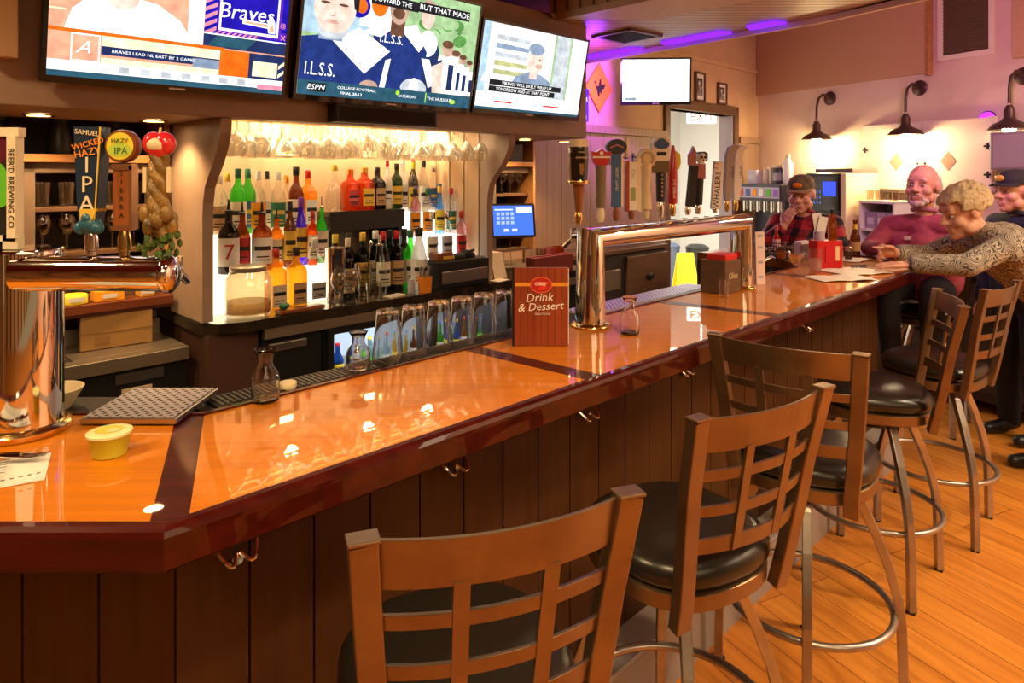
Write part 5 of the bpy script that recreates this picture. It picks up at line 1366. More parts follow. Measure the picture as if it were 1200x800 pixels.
bottle(491, 2.668, ZCN, .30, .082, 'slim', 'white', 'black', 'white', 'tall frosted white bottle with black cap in front of the white steps', G0)
t = thing('garnish_cup', 'orange cup holding tools on the back counter', 'cup', counter_at(498, 2.582), R45)
m = MB(); m.lathe([(0, 0), (.030, 0), (.036, .075), (.034, .075), (.028, .008), (0, .008)], 22); part('cup_body', m, mat('orange_cup', (.85, .28, .03), .35), t)
m = MB()
for k in range(5): m.cyl((.01 * math.cos(k * 1.3), .01 * math.sin(k * 1.3), .02), (.026 * math.cos(k * 1.3), .026 * math.sin(k * 1.3), .12), .005)
part('bar_tools', m, M_steel, t)
t = thing('spice_jar', 'little grey jar beside the orange cup', 'jar', counter_at(482, 2.61), 0)
m = MB(); m.lathe([(0, 0), (.018, 0), (.018, .045), (.015, .05), (.015, .065), (0, .066)], 18); part('jar_body', m, M_grey, t)
for k, (x, l) in enumerate(((462, 'square cream coaster stack beside the orange cup'), (585, 'pale paper slip by the foot of the till'))):
    t = thing('coaster', l, 'coaster', W(pu(x, 2.585), 2.585, ZCN + .001), R45 + .2)
    m = MB(); m.box((0, 0, .004 - .002 * k), (.10, .05 + .02 * k, .008 - .005 * k)); part('sheets', m, M_ivory, t)
    m = MB(); m.box((0, 0, .0084 - .0068 * k), (.06, .03, .0006)); part('print', m, M_grey, t)
t = thing('wooden_board', 'small wooden board lying in front of the big jar bottles', 'board', counter_at(352, 2.592), R45)
m = MB(); m.box((0, 0, .008), (.20, .05, .016)); part('board', m, M_hwood, t, bevel=.004)
m = MB(); m.sphere((-.07, 0, .03), (.022, .02, .014)); part('lime_half', m, M_dgreen, t)
# steel garnish station
t = thing('garnish_station', 'low black and steel garnish station in front of the white steps', 'garnish tray', W(2.245, 2.625, ZCN + .001), R45)
m = MB(); m.bx(-.165, .165, -.05, .06, 0, .135); part('station_body', m, M_black, t, bevel=.006)
m = MB(); m.bx(-.15, .15, -.054, -.0505, .025, .085); part('steel_front', m, M_steel, t, bevel=.002)
m = MB(); m.bx(-.16, -.06, -.03, .04, .1355, .175); part('caddy_box', m, M_hwood, t, bevel=.003)
m = MB(); m.sphere((.0, 0, .145), (.04, .03, .02)); m.sphere((.07, .01, .15), (.05, .025, .022), rot=RY(.3)); m.tube([(-.04, -.02, .145), (.1, .0, .17)], .008, 8); part('rags', m, mat('black_rag', (.03, .03, .035), .8), t)
m = MB(); m.box((-.09, -.032, .15), (.07, .004, .014)); part('yellow_tag', m, M_gold, t)

# till with touch screen
p = W(pu(600, 2.86), 2.86, ZCN)
till = thing('till', 'touch screen till with a blue lit screen on the back counter', 'till', (p.x, p.y, ZCN), .22)
TM_ = T(0, -.02, .285) @ RX(-.22)
m = MB(); m.rbox((0, 0, 0), (.265, .2, .03), .012, M=TM_ @ FACE); part('screen_housing', m, M_blackmetal, till)
m = MB(); SM = TM_ @ T(0, -.0165, 0) @ FACE
m.rect(-.12, -.088, .12, .088, SM, 0); m.rect(-.11, .06, .0, .068, SM, 1); m.rect(.02, .045, .112, .08, SM, 1)
for i in range(4):
    for j in range(3): m.rect(-.10 + i * .028, .03 - j * .026, -.08 + i * .028, .048 - j * .026, SM, 2)
m.rect(-.06, -.065, -.03, -.05, SM, 1); m.rect(-.01, -.065, .02, -.05, SM, 1)
part('touch_screen', m, [emis('till_blue', (.06, .16, .75), 1.1), emis('till_white', (.7, .8, 1), 1.1), emis('till_pale', (.4, .5, .9), 1.0)], till)
m = MB(); m.tube([(0, .03, .24), (0, .06, .12), (0, .0, .02)], .03, 4, rect=(.16, .05)); m.bx(-.11, .11, -.11, .08, 0, .022); part('till_stand', m, M_taupe, till, bevel=.004)
m = MB(); m.bx(.115, .125, -.02, -.012, .2, .36); part('card_reader', m, M_black, till)
t = thing('receipt_folder', 'open cream folder leaning at the foot of the till', 'folder', W(2.535, 2.65, ZCN + .001), R45 + .1)
m = MB(); slab(m, [(-.05, 0), (.05, 0), (.05, .14), (-.05, .14)], .006, 0, T(0, -.028, 0) @ RX(-.28)); part('front_leaf', m, M_bone, t)
m = MB(); slab(m, [(-.05, 0), (.05, 0), (.05, .14), (-.05, .14)], .006, 0, T(0, .050, 0) @ RX(.28)); part('back_leaf', m, M_bone, t)
t = thing('receipt_printer', 'beige receipt printer beyond the till', 'printer', W(2.61, 2.83, ZCN + .001), R45)
m = MB(); m.rbox((0, 0, .06), (.15, .17, .12), .015); part('printer_body', m, mat('beige_plastic', (.55, .42, .28), .5), t)
m = MB(); m.box((0, -.03, .124), (.08, .002, .06), RX(-.3)); part('paper', m, M_whitee, t)
m = MB(); m.box((.03, -.086, .05), (.07, .002, .035)); part('front_label', m, mat('label_navy', (.03, .04, .12), .4), t)
for k, (u_, c, l) in enumerate(((3.05, 'clear', 'clear tumbler standing beyond the till'), (3.13, 'rose', 'pink cup standing beyond the till'), (3.21, 'amber', 'amber tumbler at the end of the back counter'))):
    t = thing('counter_cup', l, 'cup', W(u_, 2.80, ZCN + .001), 0, 'cups at the end of the back counter')
    m = MB(); m.lathe([(0, 0), (.03, 0), (.036, .11), (.034, .11), (.028, .01), (0, .01)], 20); part('cup_body', m, M_shelfglass if k == 0 else spirit('cup_' + c, GL[c], .6), t)
t = thing('steel_pail', 'red wooden crate at the end of the back counter', 'crate', W(2.98, 2.66, ZCN + .001), R45)
m = MB(); m.bx(-.2, .14, -.055, -.043, 0, .09); m.bx(-.2, .14, .0, .012, 0, .09); m.bx(-.2, -.188, -.043, 0, 0, .09); m.bx(.128, .14, -.043, 0, 0, .09); part('crate_body', m, mat('crate_red', (.22, .03, .02), .45), t, bevel=.002)
t.name = 'wooden_crate'

# --------------------------------------------------------- glass rack
rk = thing('glass_rack', 'brass railed overhead rack for stemmed glasses under the soffit', 'glass rack', W(1.72, 2.8, 1.9), R45)
RV = (2.60, 2.71, 2.82, 2.93)
m = MB()
for v in RV:
    for s in (-1, 1): m.bx(1.04, 2.42, v + s * .022 - .006, v + s * .022 + .006, 1.826, 1.832, UV)
part('rail', m, M_brass, rk, world=True)
m = MB()
for v in RV:
    for u in (1.053, 1.739, 2.415):
        for s in (-1, 1): m.bx(u - .003, u + .003, v + s * .022 - .004, v + s * .022 + .004, 1.832, 1.899, UV)
part('hanger', m, M_brass, rk, world=True)
def hang_mb(k):
    m = MB()
    if k == 0: pr = [(.036, 0), (.036, -.002), (.006, -.007), (.004, -.075), (.02, -.088), (.036, -.115), (.037, -.14), (.032, -.172), (.031, -.172), (.036, -.14), (.035, -.116), (.018, -.09), (0, -.084)]
    elif k == 1: pr = [(.034, 0), (.034, -.002), (.005, -.007), (.004, -.085), (.012, -.095), (.052, -.15), (.051, -.151), (.01, -.098), (0, -.094)]
    else: pr = [(.032, 0), (.032, -.002), (.005, -.007), (.004, -.055), (.018, -.07), (.026, -.1), (.027, -.165), (.026, -.165), (.025, -.1), (.016, -.071), (0, -.066)]
    m.lathe(pr[::-1], 16); return m
def backlit_glass(name, amt):  # white translucent mix stands in for the backlit brightness of the stemware
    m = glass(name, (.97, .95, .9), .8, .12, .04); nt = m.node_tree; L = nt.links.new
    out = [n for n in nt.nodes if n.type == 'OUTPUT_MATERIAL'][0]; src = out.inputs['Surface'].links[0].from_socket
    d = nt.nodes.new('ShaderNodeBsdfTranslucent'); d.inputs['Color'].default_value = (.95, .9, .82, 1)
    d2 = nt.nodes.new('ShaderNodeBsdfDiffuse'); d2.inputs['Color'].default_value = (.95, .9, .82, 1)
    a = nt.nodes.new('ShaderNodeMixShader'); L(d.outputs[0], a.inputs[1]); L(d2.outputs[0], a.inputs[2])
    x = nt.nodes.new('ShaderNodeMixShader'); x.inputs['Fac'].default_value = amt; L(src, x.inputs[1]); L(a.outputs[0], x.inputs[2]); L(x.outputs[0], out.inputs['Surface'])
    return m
M_hang = backlit_glass('hanging_glass', .10)
protos = []
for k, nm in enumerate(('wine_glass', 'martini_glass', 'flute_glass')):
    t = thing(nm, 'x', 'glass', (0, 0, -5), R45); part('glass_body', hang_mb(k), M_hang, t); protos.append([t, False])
rown = ['front rail', 'second rail', 'third rail', 'back rail']
kn = ['wine glass', 'wide martini glass', 'narrow flute']
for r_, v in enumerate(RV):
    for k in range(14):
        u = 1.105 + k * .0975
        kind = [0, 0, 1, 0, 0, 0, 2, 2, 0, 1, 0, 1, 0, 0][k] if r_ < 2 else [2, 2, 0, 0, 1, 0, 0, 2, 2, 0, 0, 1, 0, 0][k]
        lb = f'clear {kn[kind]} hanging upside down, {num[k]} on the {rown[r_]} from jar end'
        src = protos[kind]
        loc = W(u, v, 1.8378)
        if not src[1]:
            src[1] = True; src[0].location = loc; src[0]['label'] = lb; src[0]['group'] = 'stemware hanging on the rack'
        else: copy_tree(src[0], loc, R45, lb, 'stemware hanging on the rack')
# small brass lit sign hanging in rack
for k, x in enumerate((330, 430)):
    t = thing('brass_clip', ('brass bracket light hanging among the glasses above the green bottles', 'brass bracket light hanging among the glasses above the dark shelf')[k], 'light', W(pu(x, 3.06), 3.06, 1.70), R45, 'brass lights among the glasses')
    m = MB(); m.rbox((0, 0, 0), (.1, .05, .05), .01); part('housing', m, M_brass, t)
    m = MB(); m.box((0, -.027, 0), (.085, .003, .03)); part('lens', m, M_warm_led, t)
    m = MB(); m.cyl((0, 0, .025), (0, 0, .199), .006); part('stem', m, M_brass, t)

# bay lights
for k in range(4):
    u = (1.12, 1.55, 1.98, 2.36)[k]
    t = thing('bay_downlight', f'small bright downlight over the liquor bay, {num[k]} from the big jar', 'ceiling light', W(u, 3.03, 1.90), 0, 'bay downlights')
    m = MB(); m.lathe([(.012, -.001), (.026, -.001), (.026, -.012), (.012, -.012)], 20); part('trim_ring', m, M_brass, t)
    m = MB(); m.lathe([(0, -.004), (.012, -.004)], 20); part('lens', m, emis('bay_lens', (1, .8, .5), 60), t)
    light('bay_spot', 'POINT', W(u, 3.03, 1.86), 7, (1, .78, .48), .03)
led = thing('led_bar', 'warm light bar along the front of the glass rack', 'light strip', W(1.72, 2.57, 1.88), R45)
m = MB(); m.bx(1.06, 2.40, 2.552, 2.562, 1.882, 1.899, UV); part('lens', m, emis('bar_lens', (1, .74, .4), 3), led, world=True)
m = MB(); m.bx(1.05, 2.41, 2.5625, 2.567, 1.876, 1.899, UV); part('channel', m, M_brass, led, world=True)
light('rack_light', 'AREA', W(1.72, 2.66, 1.893), 5, (1, .78, .48), 1.2, (0, 0, R45), size_y=.15)
# ================================================================== televisions
def ec(name, c, s=1.0):
    m = emis('scr_' + name, c, s)
    nt = m.node_tree; L = nt.links.new; e = [n for n in nt.nodes if n.type == 'EMISSION'][0]
    tc = nt.nodes.new('ShaderNodeTexCoord'); n = nt.nodes.new('ShaderNodeTexNoise'); n.inputs['Scale'].default_value = 26; n.inputs['Detail'].default_value = 4
    mr = nt.nodes.new('ShaderNodeMapRange'); mr.inputs['From Min'].default_value = .3; mr.inputs['From Max'].default_value = .7; mr.inputs['To Min'].default_value = s * .68; mr.inputs['To Max'].default_value = s * 1.12
    L(tc.outputs['Object'], n.inputs['Vector']); L(n.outputs['Fac'], mr.inputs['Value']); L(mr.outputs['Result'], e.inputs['Strength'])
    return m
E = dict(white=ec('white', (1, 1, 1), 1.25), cream=ec('cream', (1, .85, .55), 1.1), peach=ec('peach', (1, .42, .26), 1.0), skin=ec('skin', (.95, .66, .55), 1.05), skinshade=ec('skinshade', (.8, .42, .34)),
         pale=ec('pale', (.95, .9, .92), 1.15), navy=ec('navy', (.02, .035, .12)), blue=ec('blue', (.02, .01, .42)), violet=ec('violet', (.12, .02, .5)), orange=ec('orange', (.9, .16, .01)), teal=ec('teal', (.03, .1, .15)),
         pink=ec('pink', (1, .3, .4)), red=ec('red', (.85, .05, .04)), green=ec('green', (.12, .32, .08)), lgreen=ec('lgreen', (.4, .6, .3)), dark=ec('dark', (.02, .018, .02)), grey=ec('grey', (.3, .32, .36)), lgrey=ec('lgrey', (.6, .64, .68)),
         sky=ec('sky', (.45, .65, .8)), brown=ec('brown', (.16, .07, .04)), bluegrey=ec('bluegrey', (.28, .36, .5)), olive=ec('olive', (.55, .55, .25)), jersey=ec('jersey', (.02, .04, .2)), tan=ec('tan', (.6, .38, .28)), lime=ec('lime', (.5, .9, .05)))
EN = list(E)
def tv(label, u0, u1, z0, H, tilt, world=None, name='television'):
    """bar-aligned television: lower edge at height z0; world=(point, rotation, width)"""
    if world: loc, rot, Wd = world
    else: loc, rot, Wd = W((u0 + u1) / 2, 2.405, z0), R45, u1 - u0
    t = thing(name, label, 'television', loc, rot, 'televisions above the bar')
    M = RX(tilt)
    m = MB(); m.rbox((0, 0, H / 2), (Wd, .035, H), .004); m.v = [M @ v for v in m.v]; part('tv_housing', m, M_black, t, bevel=.003)
    bz = .012
    m = MB()
    for q in ((-Wd / 2, Wd / 2, 0, .022), (-Wd / 2, Wd / 2, H - bz, H), (-Wd / 2, -Wd / 2 + bz, .022, H - bz), (Wd / 2 - bz, Wd / 2, .022, H - bz)): m.bx(q[0], q[1], -.0215, -.0178, q[2], q[3], M)
    part('bezel', m, mat('gloss_black', (.01, .01, .011), .12, coat=.6), t)
    m = MB(); m.bx(-.025, .025, -.0235, -.0216, .008, .014, M); part('maker_mark', m, M_whitee, t)
    m = MB(); m.bx(-.1, .1, .018, .035 if not world else .08, H * .4, H * .75, M); part('wall_mount', m, M_blackmetal, t)
    w, h = Wd - 2 * bz, H - bz - .022
    S = M @ T(-w / 2, -.0195, .022) @ FACE @ Matrix.Diagonal((w, h, 1, 1))   # unit screen
    return t, S, w, h
class Screen:
    def __init__(s, t, S, w, h): s.t, s.S, s.w, s.h = t, S, w, h; s.m = MB(); s.lm = MB(); s.tx = {}
    def P(s, pts, c): s.m.flat(pts, s.S, EN.index(c), .00004); return s
    def R(s, x0, y0, x1, y1, c): return s.P([(x0, y0), (x1, y0), (x1, y1), (x0, y1)], c)
    def D(s, cx, cy, rx, ry, c, n=22, rot=0):
        cs, sn = math.cos(rot), math.sin(rot)
        return s.P([(cx + rx * math.cos(2 * PI * k / n) * cs - ry * math.sin(2 * PI * k / n) * sn, cy + rx * math.cos(2 * PI * k / n) * sn + ry * math.sin(2 * PI * k / n) * cs) for k in range(n)], c)
    def X(s, txt, x, y, size, c, sx=1, rot=0, shear=0, lift=0.0):
        """size = letter height as a share of screen height"""
        M = s.S @ T(x, y, .005 + lift * .3) @ Matrix.Diagonal((s.h / s.w * sx, 1, 1, 1)) @ RZ(rot) @ Matrix(((1, shear, 0, 0), (0, 1, 0, 0), (0, 0, 1, 0), (0, 0, 0, 1)))
        s.tx.setdefault((c, txt), MB()).text(txt, size, M, 0, .00002); return s
    def done(s):
        part('screen_picture', s.m, [E[k] for k in EN], s.t)
        for c, m in s.tx.items(): part('screen_lettering', m, E[c[0]], s.t)

# --- baseball screen
t, S, w, h = tv('wide television showing a baseball interview and a navy team logo', .437, 1.19, 1.872, .475, .19)
s = Screen(t, S, w, h); s.R(0, 0, 1, 1, 'peach')
s.D(.17, .85, .2, .14, 'cream'); s.P([(.05, .30), (.08, .46), (.14, .56), (.26, .60), (.40, .57), (.50, .47), (.55, .34), (.57, .28)], 'white')
s.R(.53, .3, .6, .72, 'pale'); s.R(.0, .44, .06, .452, 'cream'); s.D(.26, .545, .05, .05, 'skinshade'); s.D(.26, .585, .066, .09, 'skin', 26); s.D(.26, .72, .088, .20, 'skin', 26); s.D(.26, .585, .034, .010, 'skinshade'); s.D(.26, .60, .03, .007, 'tan'); s.D(.26, .66, .02, .03, 'tan'); s.D(.26, .668, .016, .03, 'skin')
s.D(.225, .76, .016, .012, 'brown'); s.D(.295, .76, .016, .012, 'brown'); s.D(.26, .86, .095, .08, 'brown'); s.R(.6, .38, 1, 1, 'blue'); s.R(.66, .44, .97, 1, 'violet')
for k in range(11): s.P([(.6, .40 + k * .06), (.655, .45 + k * .06), (.655, .48 + k * .06), (.6, .43 + k * .06)], 'pink')
for k in range(8): s.P([(.65 + k * .025, .425), (.662 + k * .025, .425), (.68 + k * .025, .45), (.668 + k * .025, .45)], 'pink')
s.R(.665, .455, .955, 1, 'white'); s.R(.675, .475, .945, 1, 'blue')
s.P([(.775, .53), (.90, .52), (.905, .485), (.94, .485), (.935, .575), (.92, .62), (.905, .62), (.90, .56), (.775, .565)], 'white'); s.P([(.79, .537), (.90, .528), (.90, .55), (.79, .557)], 'peach'); s.P([(.91, .497), (.934, .493), (.928, .55), (.912, .555)], 'peach'); s.P([(.905, .575), (.926, .57), (.916, .612)], 'peach')
s.X('Braves', .795, .612, .165, 'white', 1.0, .03, .2); s.R(.955, .46, 1, .5, 'violet'); s.X('@', .975, .56, .05, 'pink')
s.P([(.6, .31), (1, .31), (1, .42), (.6, .42)], 'navy'); s.P([(.62, .33), (.8, .33), (.85, .41), (.66, .41)], 'teal'); s.R(.6, .415, 1, .425, 'white')
s.R(0, .10, 1, .32, 'peach'); s.R(.0, .30, .7, .325, 'orange'); s.R(.08, .11, .185, .30, 'white'); s.R(.085, .12, .18, .29, 'peach'); s.R(.19, .23, .68, .30, 'cream'); s.R(.19, .17, .68, .23, 'navy'); s.R(.56, .15, .68, .22, 'bluegrey'); s.R(.19, .10, .68, .15, 'cream')
s.R(.68, .10, .82, .31, 'orange'); s.R(.82, .10, 1, .31, 'navy'); s.R(.84, .13, .965, .25, 'cream'); s.R(0, .04, 1, .11, 'white'); s.R(0, 0, 1, .04, 'teal')
s.R(.87, .03, 1, .07, 'pink'); s.P([(.97, .13), (1, .17), (1, .2), (.97, .16)], 'cream'); s.P([(.97, .2), (1, .24), (1, .27), (.97, .23)], 'cream')
s.X('A', .132, .205, .12, 'white', 1.1, 0, .35); s.X('BRAVES LEAD NL EAST BY 2 GAMES', .40, .20, .03, 'white', 1.2); s.X('x', .98, .47, .09, 'pink'); s.X('MLB', .93, .465, .035, 'white')
for k in range(7): s.R(.26 + k * .085, .05, .30 + k * .085, .095, 'lgrey')
s.done()
# --- football screen
t, S, w, h = tv('wide television showing football players in navy jerseys', 1.2245, 2.105, 1.882, .50, .19)
s = Screen(t, S, w, h); s.R(0, 0, 1, 1, 'lgreen'); s.R(0, .5, .35, 1, 'sky'); s.R(.28, .62, .5, 1, 'pale')
for k in range(26):
    a = k * 2.4; s.D(.80 + .16 * math.cos(a) * ((k % 5) / 5 + .2), .70 + .16 * math.sin(a * 1.3), .04, .05, ('green', 'lgreen', 'lgreen')[k % 3], 12)
s.D(.27, .78, .06, .1, 'blue'); s.D(.285, .78, .03, .06, 'orange'); s.D(.38, .86, .05, .14, 'orange'); s.D(.385, .95, .05, .05, 'brown')
for x, y, q in ((.97, .42, .05), (.92, .46, .06), (.87, .48, .07), (.81, .54, .09)):
    s.R(x - q, .12, x + q * .9, y - .06, 'white'); s.P([(x - q, .18), (x - q * .3, .18), (x - q * .3, y - .1), (x - q, y - .16)], 'navy'); s.R(x + q * .2, .16, x + q * .6, y - .14, 'navy'); s.D(x, y, q * .4, q * .8, 'tan'); s.D(x, y + q * .5, q * .42, q * .4, 'brown')
s.P([(.66, .12), (.66, .62), (.72, .66), (.76, .5), (.74, .12)], 'navy'); s.D(.665, .80, .042, .11, 'skin'); s.D(.665, .89, .046, .06, 'tan'); s.D(.68, .56, .06, .12, 'white')
s.P([(.36, .1), (.36, .56), (.44, .68), (.6, .66), (.68, .48), (.66, .1)], 'jersey'); s.P([(.3, .57), (.42, .70), (.48, .66), (.40, .55)], 'white'); s.P([(.50, .66), (.60, .71), (.66, .55), (.63, .47)], 'white')
s.R(.45, .58, .53, .72, 'brown'); s.D(.49, .83, .055, .15, 'tan'); s.D(.49, .78, .035, .05, 'brown'); s.D(.49, .95, .055, .06, 'brown'); s.P([(.65, .42), (.7, .42), (.76, .2), (.71, .16)], 'white'); s.P([(.72, .36), (.79, .42), (.8, .10), (.74, .1)], 'skin')
s.P([(0, .1), (0, .46), (.16, .52), (.34, .42), (.46, .1)], 'jersey'); s.P([(.15, .46), (.28, .60), (.46, .44), (.33, .22)], 'white'); s.P([(.44, .36), (.47, .38), (.45, .12), (.42, .12)], 'white'); s.R(.08, .46, .2, .62, 'bluegrey')
s.D(.145, .54, .075, .07, 'lgrey'); s.D(.15, .72, .105, .20, 'skin', 28); s.D(.15, .60, .08, .08, 'skin'); s.D(.14, .605, .034, .010, 'skinshade'); s.D(.14, .62, .03, .006, 'tan'); s.D(.10, .755, .024, .011, 'brown'); s.D(.19, .755, .024, .011, 'brown'); s.D(.137, .68, .018, .03, 'tan'); s.D(.134, .69, .014, .03, 'skin'); s.P([(.225, .93), (.27, .93), (.268, .72), (.245, .74)], 'dark'); s.P([(.045, .84), (.06, .95), (.25, .97), (.265, .84), (.2, .90), (.1, .90)], 'dark')
s.D(.62, .14, .08, .09, 'lgrey'); s.D(.62, .15, .03, .085, 'white'); s.D(.36, .12, .05, .05, 'tan')
s.R(0, 0, 1, .12, 'teal'); s.R(.05, .03, .14, .10, 'dark'); s.R(.7, .02, .705, .11, 'lime'); s.D(.53, .085, .012, .02, 'lime'); s.D(.88, .05, .02, .02, 'lime')
s.R(.33, .82, .60, .91, 'dark'); s.R(.60, .83, .93, .92, 'dark')
s.X('TOWARD THE', .45, .865, .06, 'white', 1.0); s.X('BUT THAT MADE', .765, .875, .07, 'white', 1.1); s.X('I.L.S.S.', .10, .21, .15, 'white', .75); s.X('I.L.S.S.', .46, .545, .11, 'white', .9)
s.X('ESPN', .09, .065, .06, 'white', 1.2, 0, .2); s.X('COLLEGE FOOTBALL', .30, .08, .034, 'white', 1.2); s.X('FINAL 38-13', .27, .035, .034, 'white', 1.2); s.X('SATURDAY', .59, .06, .034, 'white', 1.2); s.X('THE HUDDLE', .79, .06, .04, 'white', 1.2); s.done()
# --- interview screen
t, S, w, h = tv('smaller television showing a man in a grey shirt with two caption lines', 2.118, 2.895, 1.888, .44, .19)
s = Screen(t, S, w, h); s.R(0, 0, 1, 1, 'pale'); s.R(.66, .15, 1, 1, 'lgreen'); s.R(.68, .2, .82, 1, 'lgrey'); s.R(.84, .2, 1, 1, 'pale'); s.R(0, .2, .06, 1, 'sky'); s.R(.08, .3, .62, .98, 'white')
for k in range(5): s.P([(.12, .42 + k * .1), (.42, .42 + k * .1), (.42, .47 + k * .1), (.12, .48 + k * .1)], ('olive', 'olive', 'lgrey', 'bluegrey', 'lgrey')[k])
s.P([(.02, .32), (.12, .32), (.12, .5), (.08, .55)], 'white'); s.P([(.28, .3), (.32, .42), (.44, .5), (.56, .48), (.66, .4), (.68, .3)], 'bluegrey'); s.R(.45, .42, .52, .55, 'skin'); s.D(.49, .64, .075, .17, 'skin', 26); s.D(.49, .78, .078, .07, 'bluegrey'); s.D(.53, .58, .035, .03, 'tan'); s.D(.53, .655, .012, .012, 'brown')
s.R(.10, .29, .78, .355, 'dark'); s.R(.10, .215, .72, .28, 'dark'); s.R(0, .04, 1, .2, 'white'); s.R(.0, .0, 1, .03, 'teal'); s.R(.16, .09, .32, .11, 'red'); s.R(.62, .09, .78, .11, 'red')
s.X('VIKINGS WILL LIKELY WRAP UP', .44, .322, .055, 'white', 1.12); s.X('TOMORROW AND AT THAT POINT', .41, .247, .055, 'white', 1.05); s.X('NFL LIVE', .5, .155, .045, 'grey', 1.2); s.done()
# --- white list screen hung from the canopy
p = px(768, 123, 5.05)
t, S, w, h = tv('television with a plain white list page hung below the canopy by the doorway', 0, 0, 0, .345, .05, world=((p.x, p.y, p.z), -.05, .515))
s = Screen(t, S, w, h); s.R(0, 0, 1, 1, 'white')
for k in range(9): s.R(.12, .86 - k * .075, .52 + .3 * ((k * 7) % 5) / 5, .866 - k * .075, 'lgrey')
s.R(.04, .04, .2, .1, 'bluegrey'); s.X('BEER MENU', .8, .07, .06, 'bluegrey', 1.1); s.done()
m = MB(); m.cyl((0, .06, .26), (0, .06, ZC - p.z - .002), .015); m.bx(-.05, .05, .02, .07, .2, .28); part('ceiling_pole', m, M_blackmetal, t)
# speaker bar
t = thing('sound_bar', 'long black speaker bar on the soffit under the football screen', 'speaker', W(1.655, 2.41, 1.803), R45)
m = MB(); m.rbox((0, 0, .036), (.51, .07, .072), .012); part('speaker_body', m, mat('speaker_black', (.018, .015, .014), .5), t)
m = MB(); m.bx(-.235, .235, -.0375, -.0352, .008, .062); part('grille_cloth', m, mat('grille_cloth', (.03, .024, .02), .9, noise=(300, .6, (1, 1, 1), None)), t)
m = MB(); m.box((-.23, .02, .076), (.05, .02, .008)); m.box((.23, .02, .076), (.05, .02, .008)); part('mount_clip', m, M_brass, t)
# ================================================================== bar stools
M_stool = mat('gunmetal_bronze', (.30, .20, .11), .34, metal=.85, noise=(5, .45, (1, 1, 1), (.2, .12, .07)))
M_stoolleg = mat('gunmetal_leg_lit', (.52, .46, .42), .32, metal=.9, noise=(6, .4, (1, 1, 1), None))  # same gunmetal, lightened for the light that falls on the legs
M_vinyl = mat('black_vinyl', (.016, .013, .011), .28, spec=.6, bump=(30, .08, .002))
def make_stool(label):
    t = thing('bar_stool', label, 'bar stool', (0, 0, 0), 0, 'window back bar stools along the bar')
    m = MB(); m.lathe([(0, .692), (.175, .692), (.196, .70), (.205, .715), (.203, .735), (.19, .752), (.165, .762), (.10, .768), (0, .768)], 40, sq=2.6); part('seat', m, M_vinyl, t, label='round black vinyl seat cushion')
    m = MB(); m.lathe([(.178, .648), (.19, .648), (.198, .655), (.199, .688), (.193, .692), (.178, .692)], 40, sq=2.6); m.lathe([(.178, .692), (.178, .648)], 40, sq=2.6); part('seat_ring', m, M_stool, t)
    m = MB(); m.lathe([(0, .60), (.08, .60), (.085, .606), (.085, .625), (.05, .63), (.05, .648), (.17, .65), (.17, .66), (0, .66)], 28); part('swivel_plate', m, M_blackmetal, t)
    for s in (-1, 1):
        m = MB()
        P = [(s * .158, -.175, .635), (s * .162, -.19, .70), (s * .172, -.208, .80), (s * .185, -.232, .95), (s * .196, -.262, 1.085), (s * .198, -.268, 1.115)]
        m.tube(P, 1, rect=(.040, .030), up=(1, 0, 0)); part('back_post', m, M_stool, t, bevel=.003)
        m = MB(); q = P[-1]; m.box((q[0], q[1] - .001, q[2] + .002), (.044, .034, .006)); part('post_cap', m, M_stool, t, bevel=.002)
    def arc(z, half, h, th, yb, bulge, lean):
        m = MB(); K = 14; vs = []; fs = []
        for i in range(K + 1):
            x = -half + 2 * half * i / K; b = bulge * (1 - (x / half) ** 2)
            for (dz, dy) in ((-h / 2, -th / 2), (h / 2, -th / 2), (h / 2, th / 2), (-h / 2, th / 2)):
                vs.append((x, yb - b + dy - dz * lean, z + dz))
        for i in range(K):
            for j in range(4): fs.append((i * 4 + j, i * 4 + (j + 1) % 4, i * 4 + 4 + (j + 1) % 4, i * 4 + 4 + j))
        fs += [(0, 3, 2, 1), tuple(K * 4 + j for j in range(4))]
        return m.add(vs, fs)
    yz = lambda z: -.19 - (z - .70) * .185
    part('top_rail', arc(1.075, .18, .075, .008, yz(1.075), .035, .2), M_stool, t, bevel=.0015)
    for z, h in ((.985, .024), (.905, .024), (.825, .036)): part('back_rung', arc(z, .172 - (.985 - z) * .06, h, .008, yz(z), .032, .2), M_stool, t, bevel=.0012)
    for s in (-1, 1):
        m = MB(); m.tube([(s * .062, yz(.81) - .030, .81), (s * .064, yz(.93) - .0305, .93), (s * .067, yz(1.045) - .031, 1.045)], 1, rect=(.024, .008), up=(1, 0, 0)); part('back_slat', m, M_stool, t)
    legs = []
    for k in range(4):
        m = MB(); a = PI / 4 + k * PI / 2; c, s = math.cos(a), math.sin(a)
        m.tube([(r * c, r * s, z) for r, z in ((.115, .655), (.150, .60), (.195, .50), (.232, .40), (.252, .32), (.262, .24), (.266, .12), (.268, .006))], 1, rect=(.027, .027), up=(-s, c, 0)); legs.append(part('leg', m, M_stoolleg, t, bevel=.003))
        m = MB(); m.box((.268 * c, .268 * s, .003), (.03, .03, .006), None); part('foot_glide', m, M_black, legs[-1])
    m = MB(); m.tube([(.243 * math.cos(2 * PI * k / 40), .243 * math.sin(2 * PI * k / 40), .27) for k in range(40)], .011, 12, closed=True); legs.append(part('foot_ring', m, M_stoolleg, t))
    return t, legs
def turn(t, a):
    for c in kids(t):
        if c.name.split('.')[0] in ('leg', 'foot_ring'): c.rotation_euler = (0, 0, a)
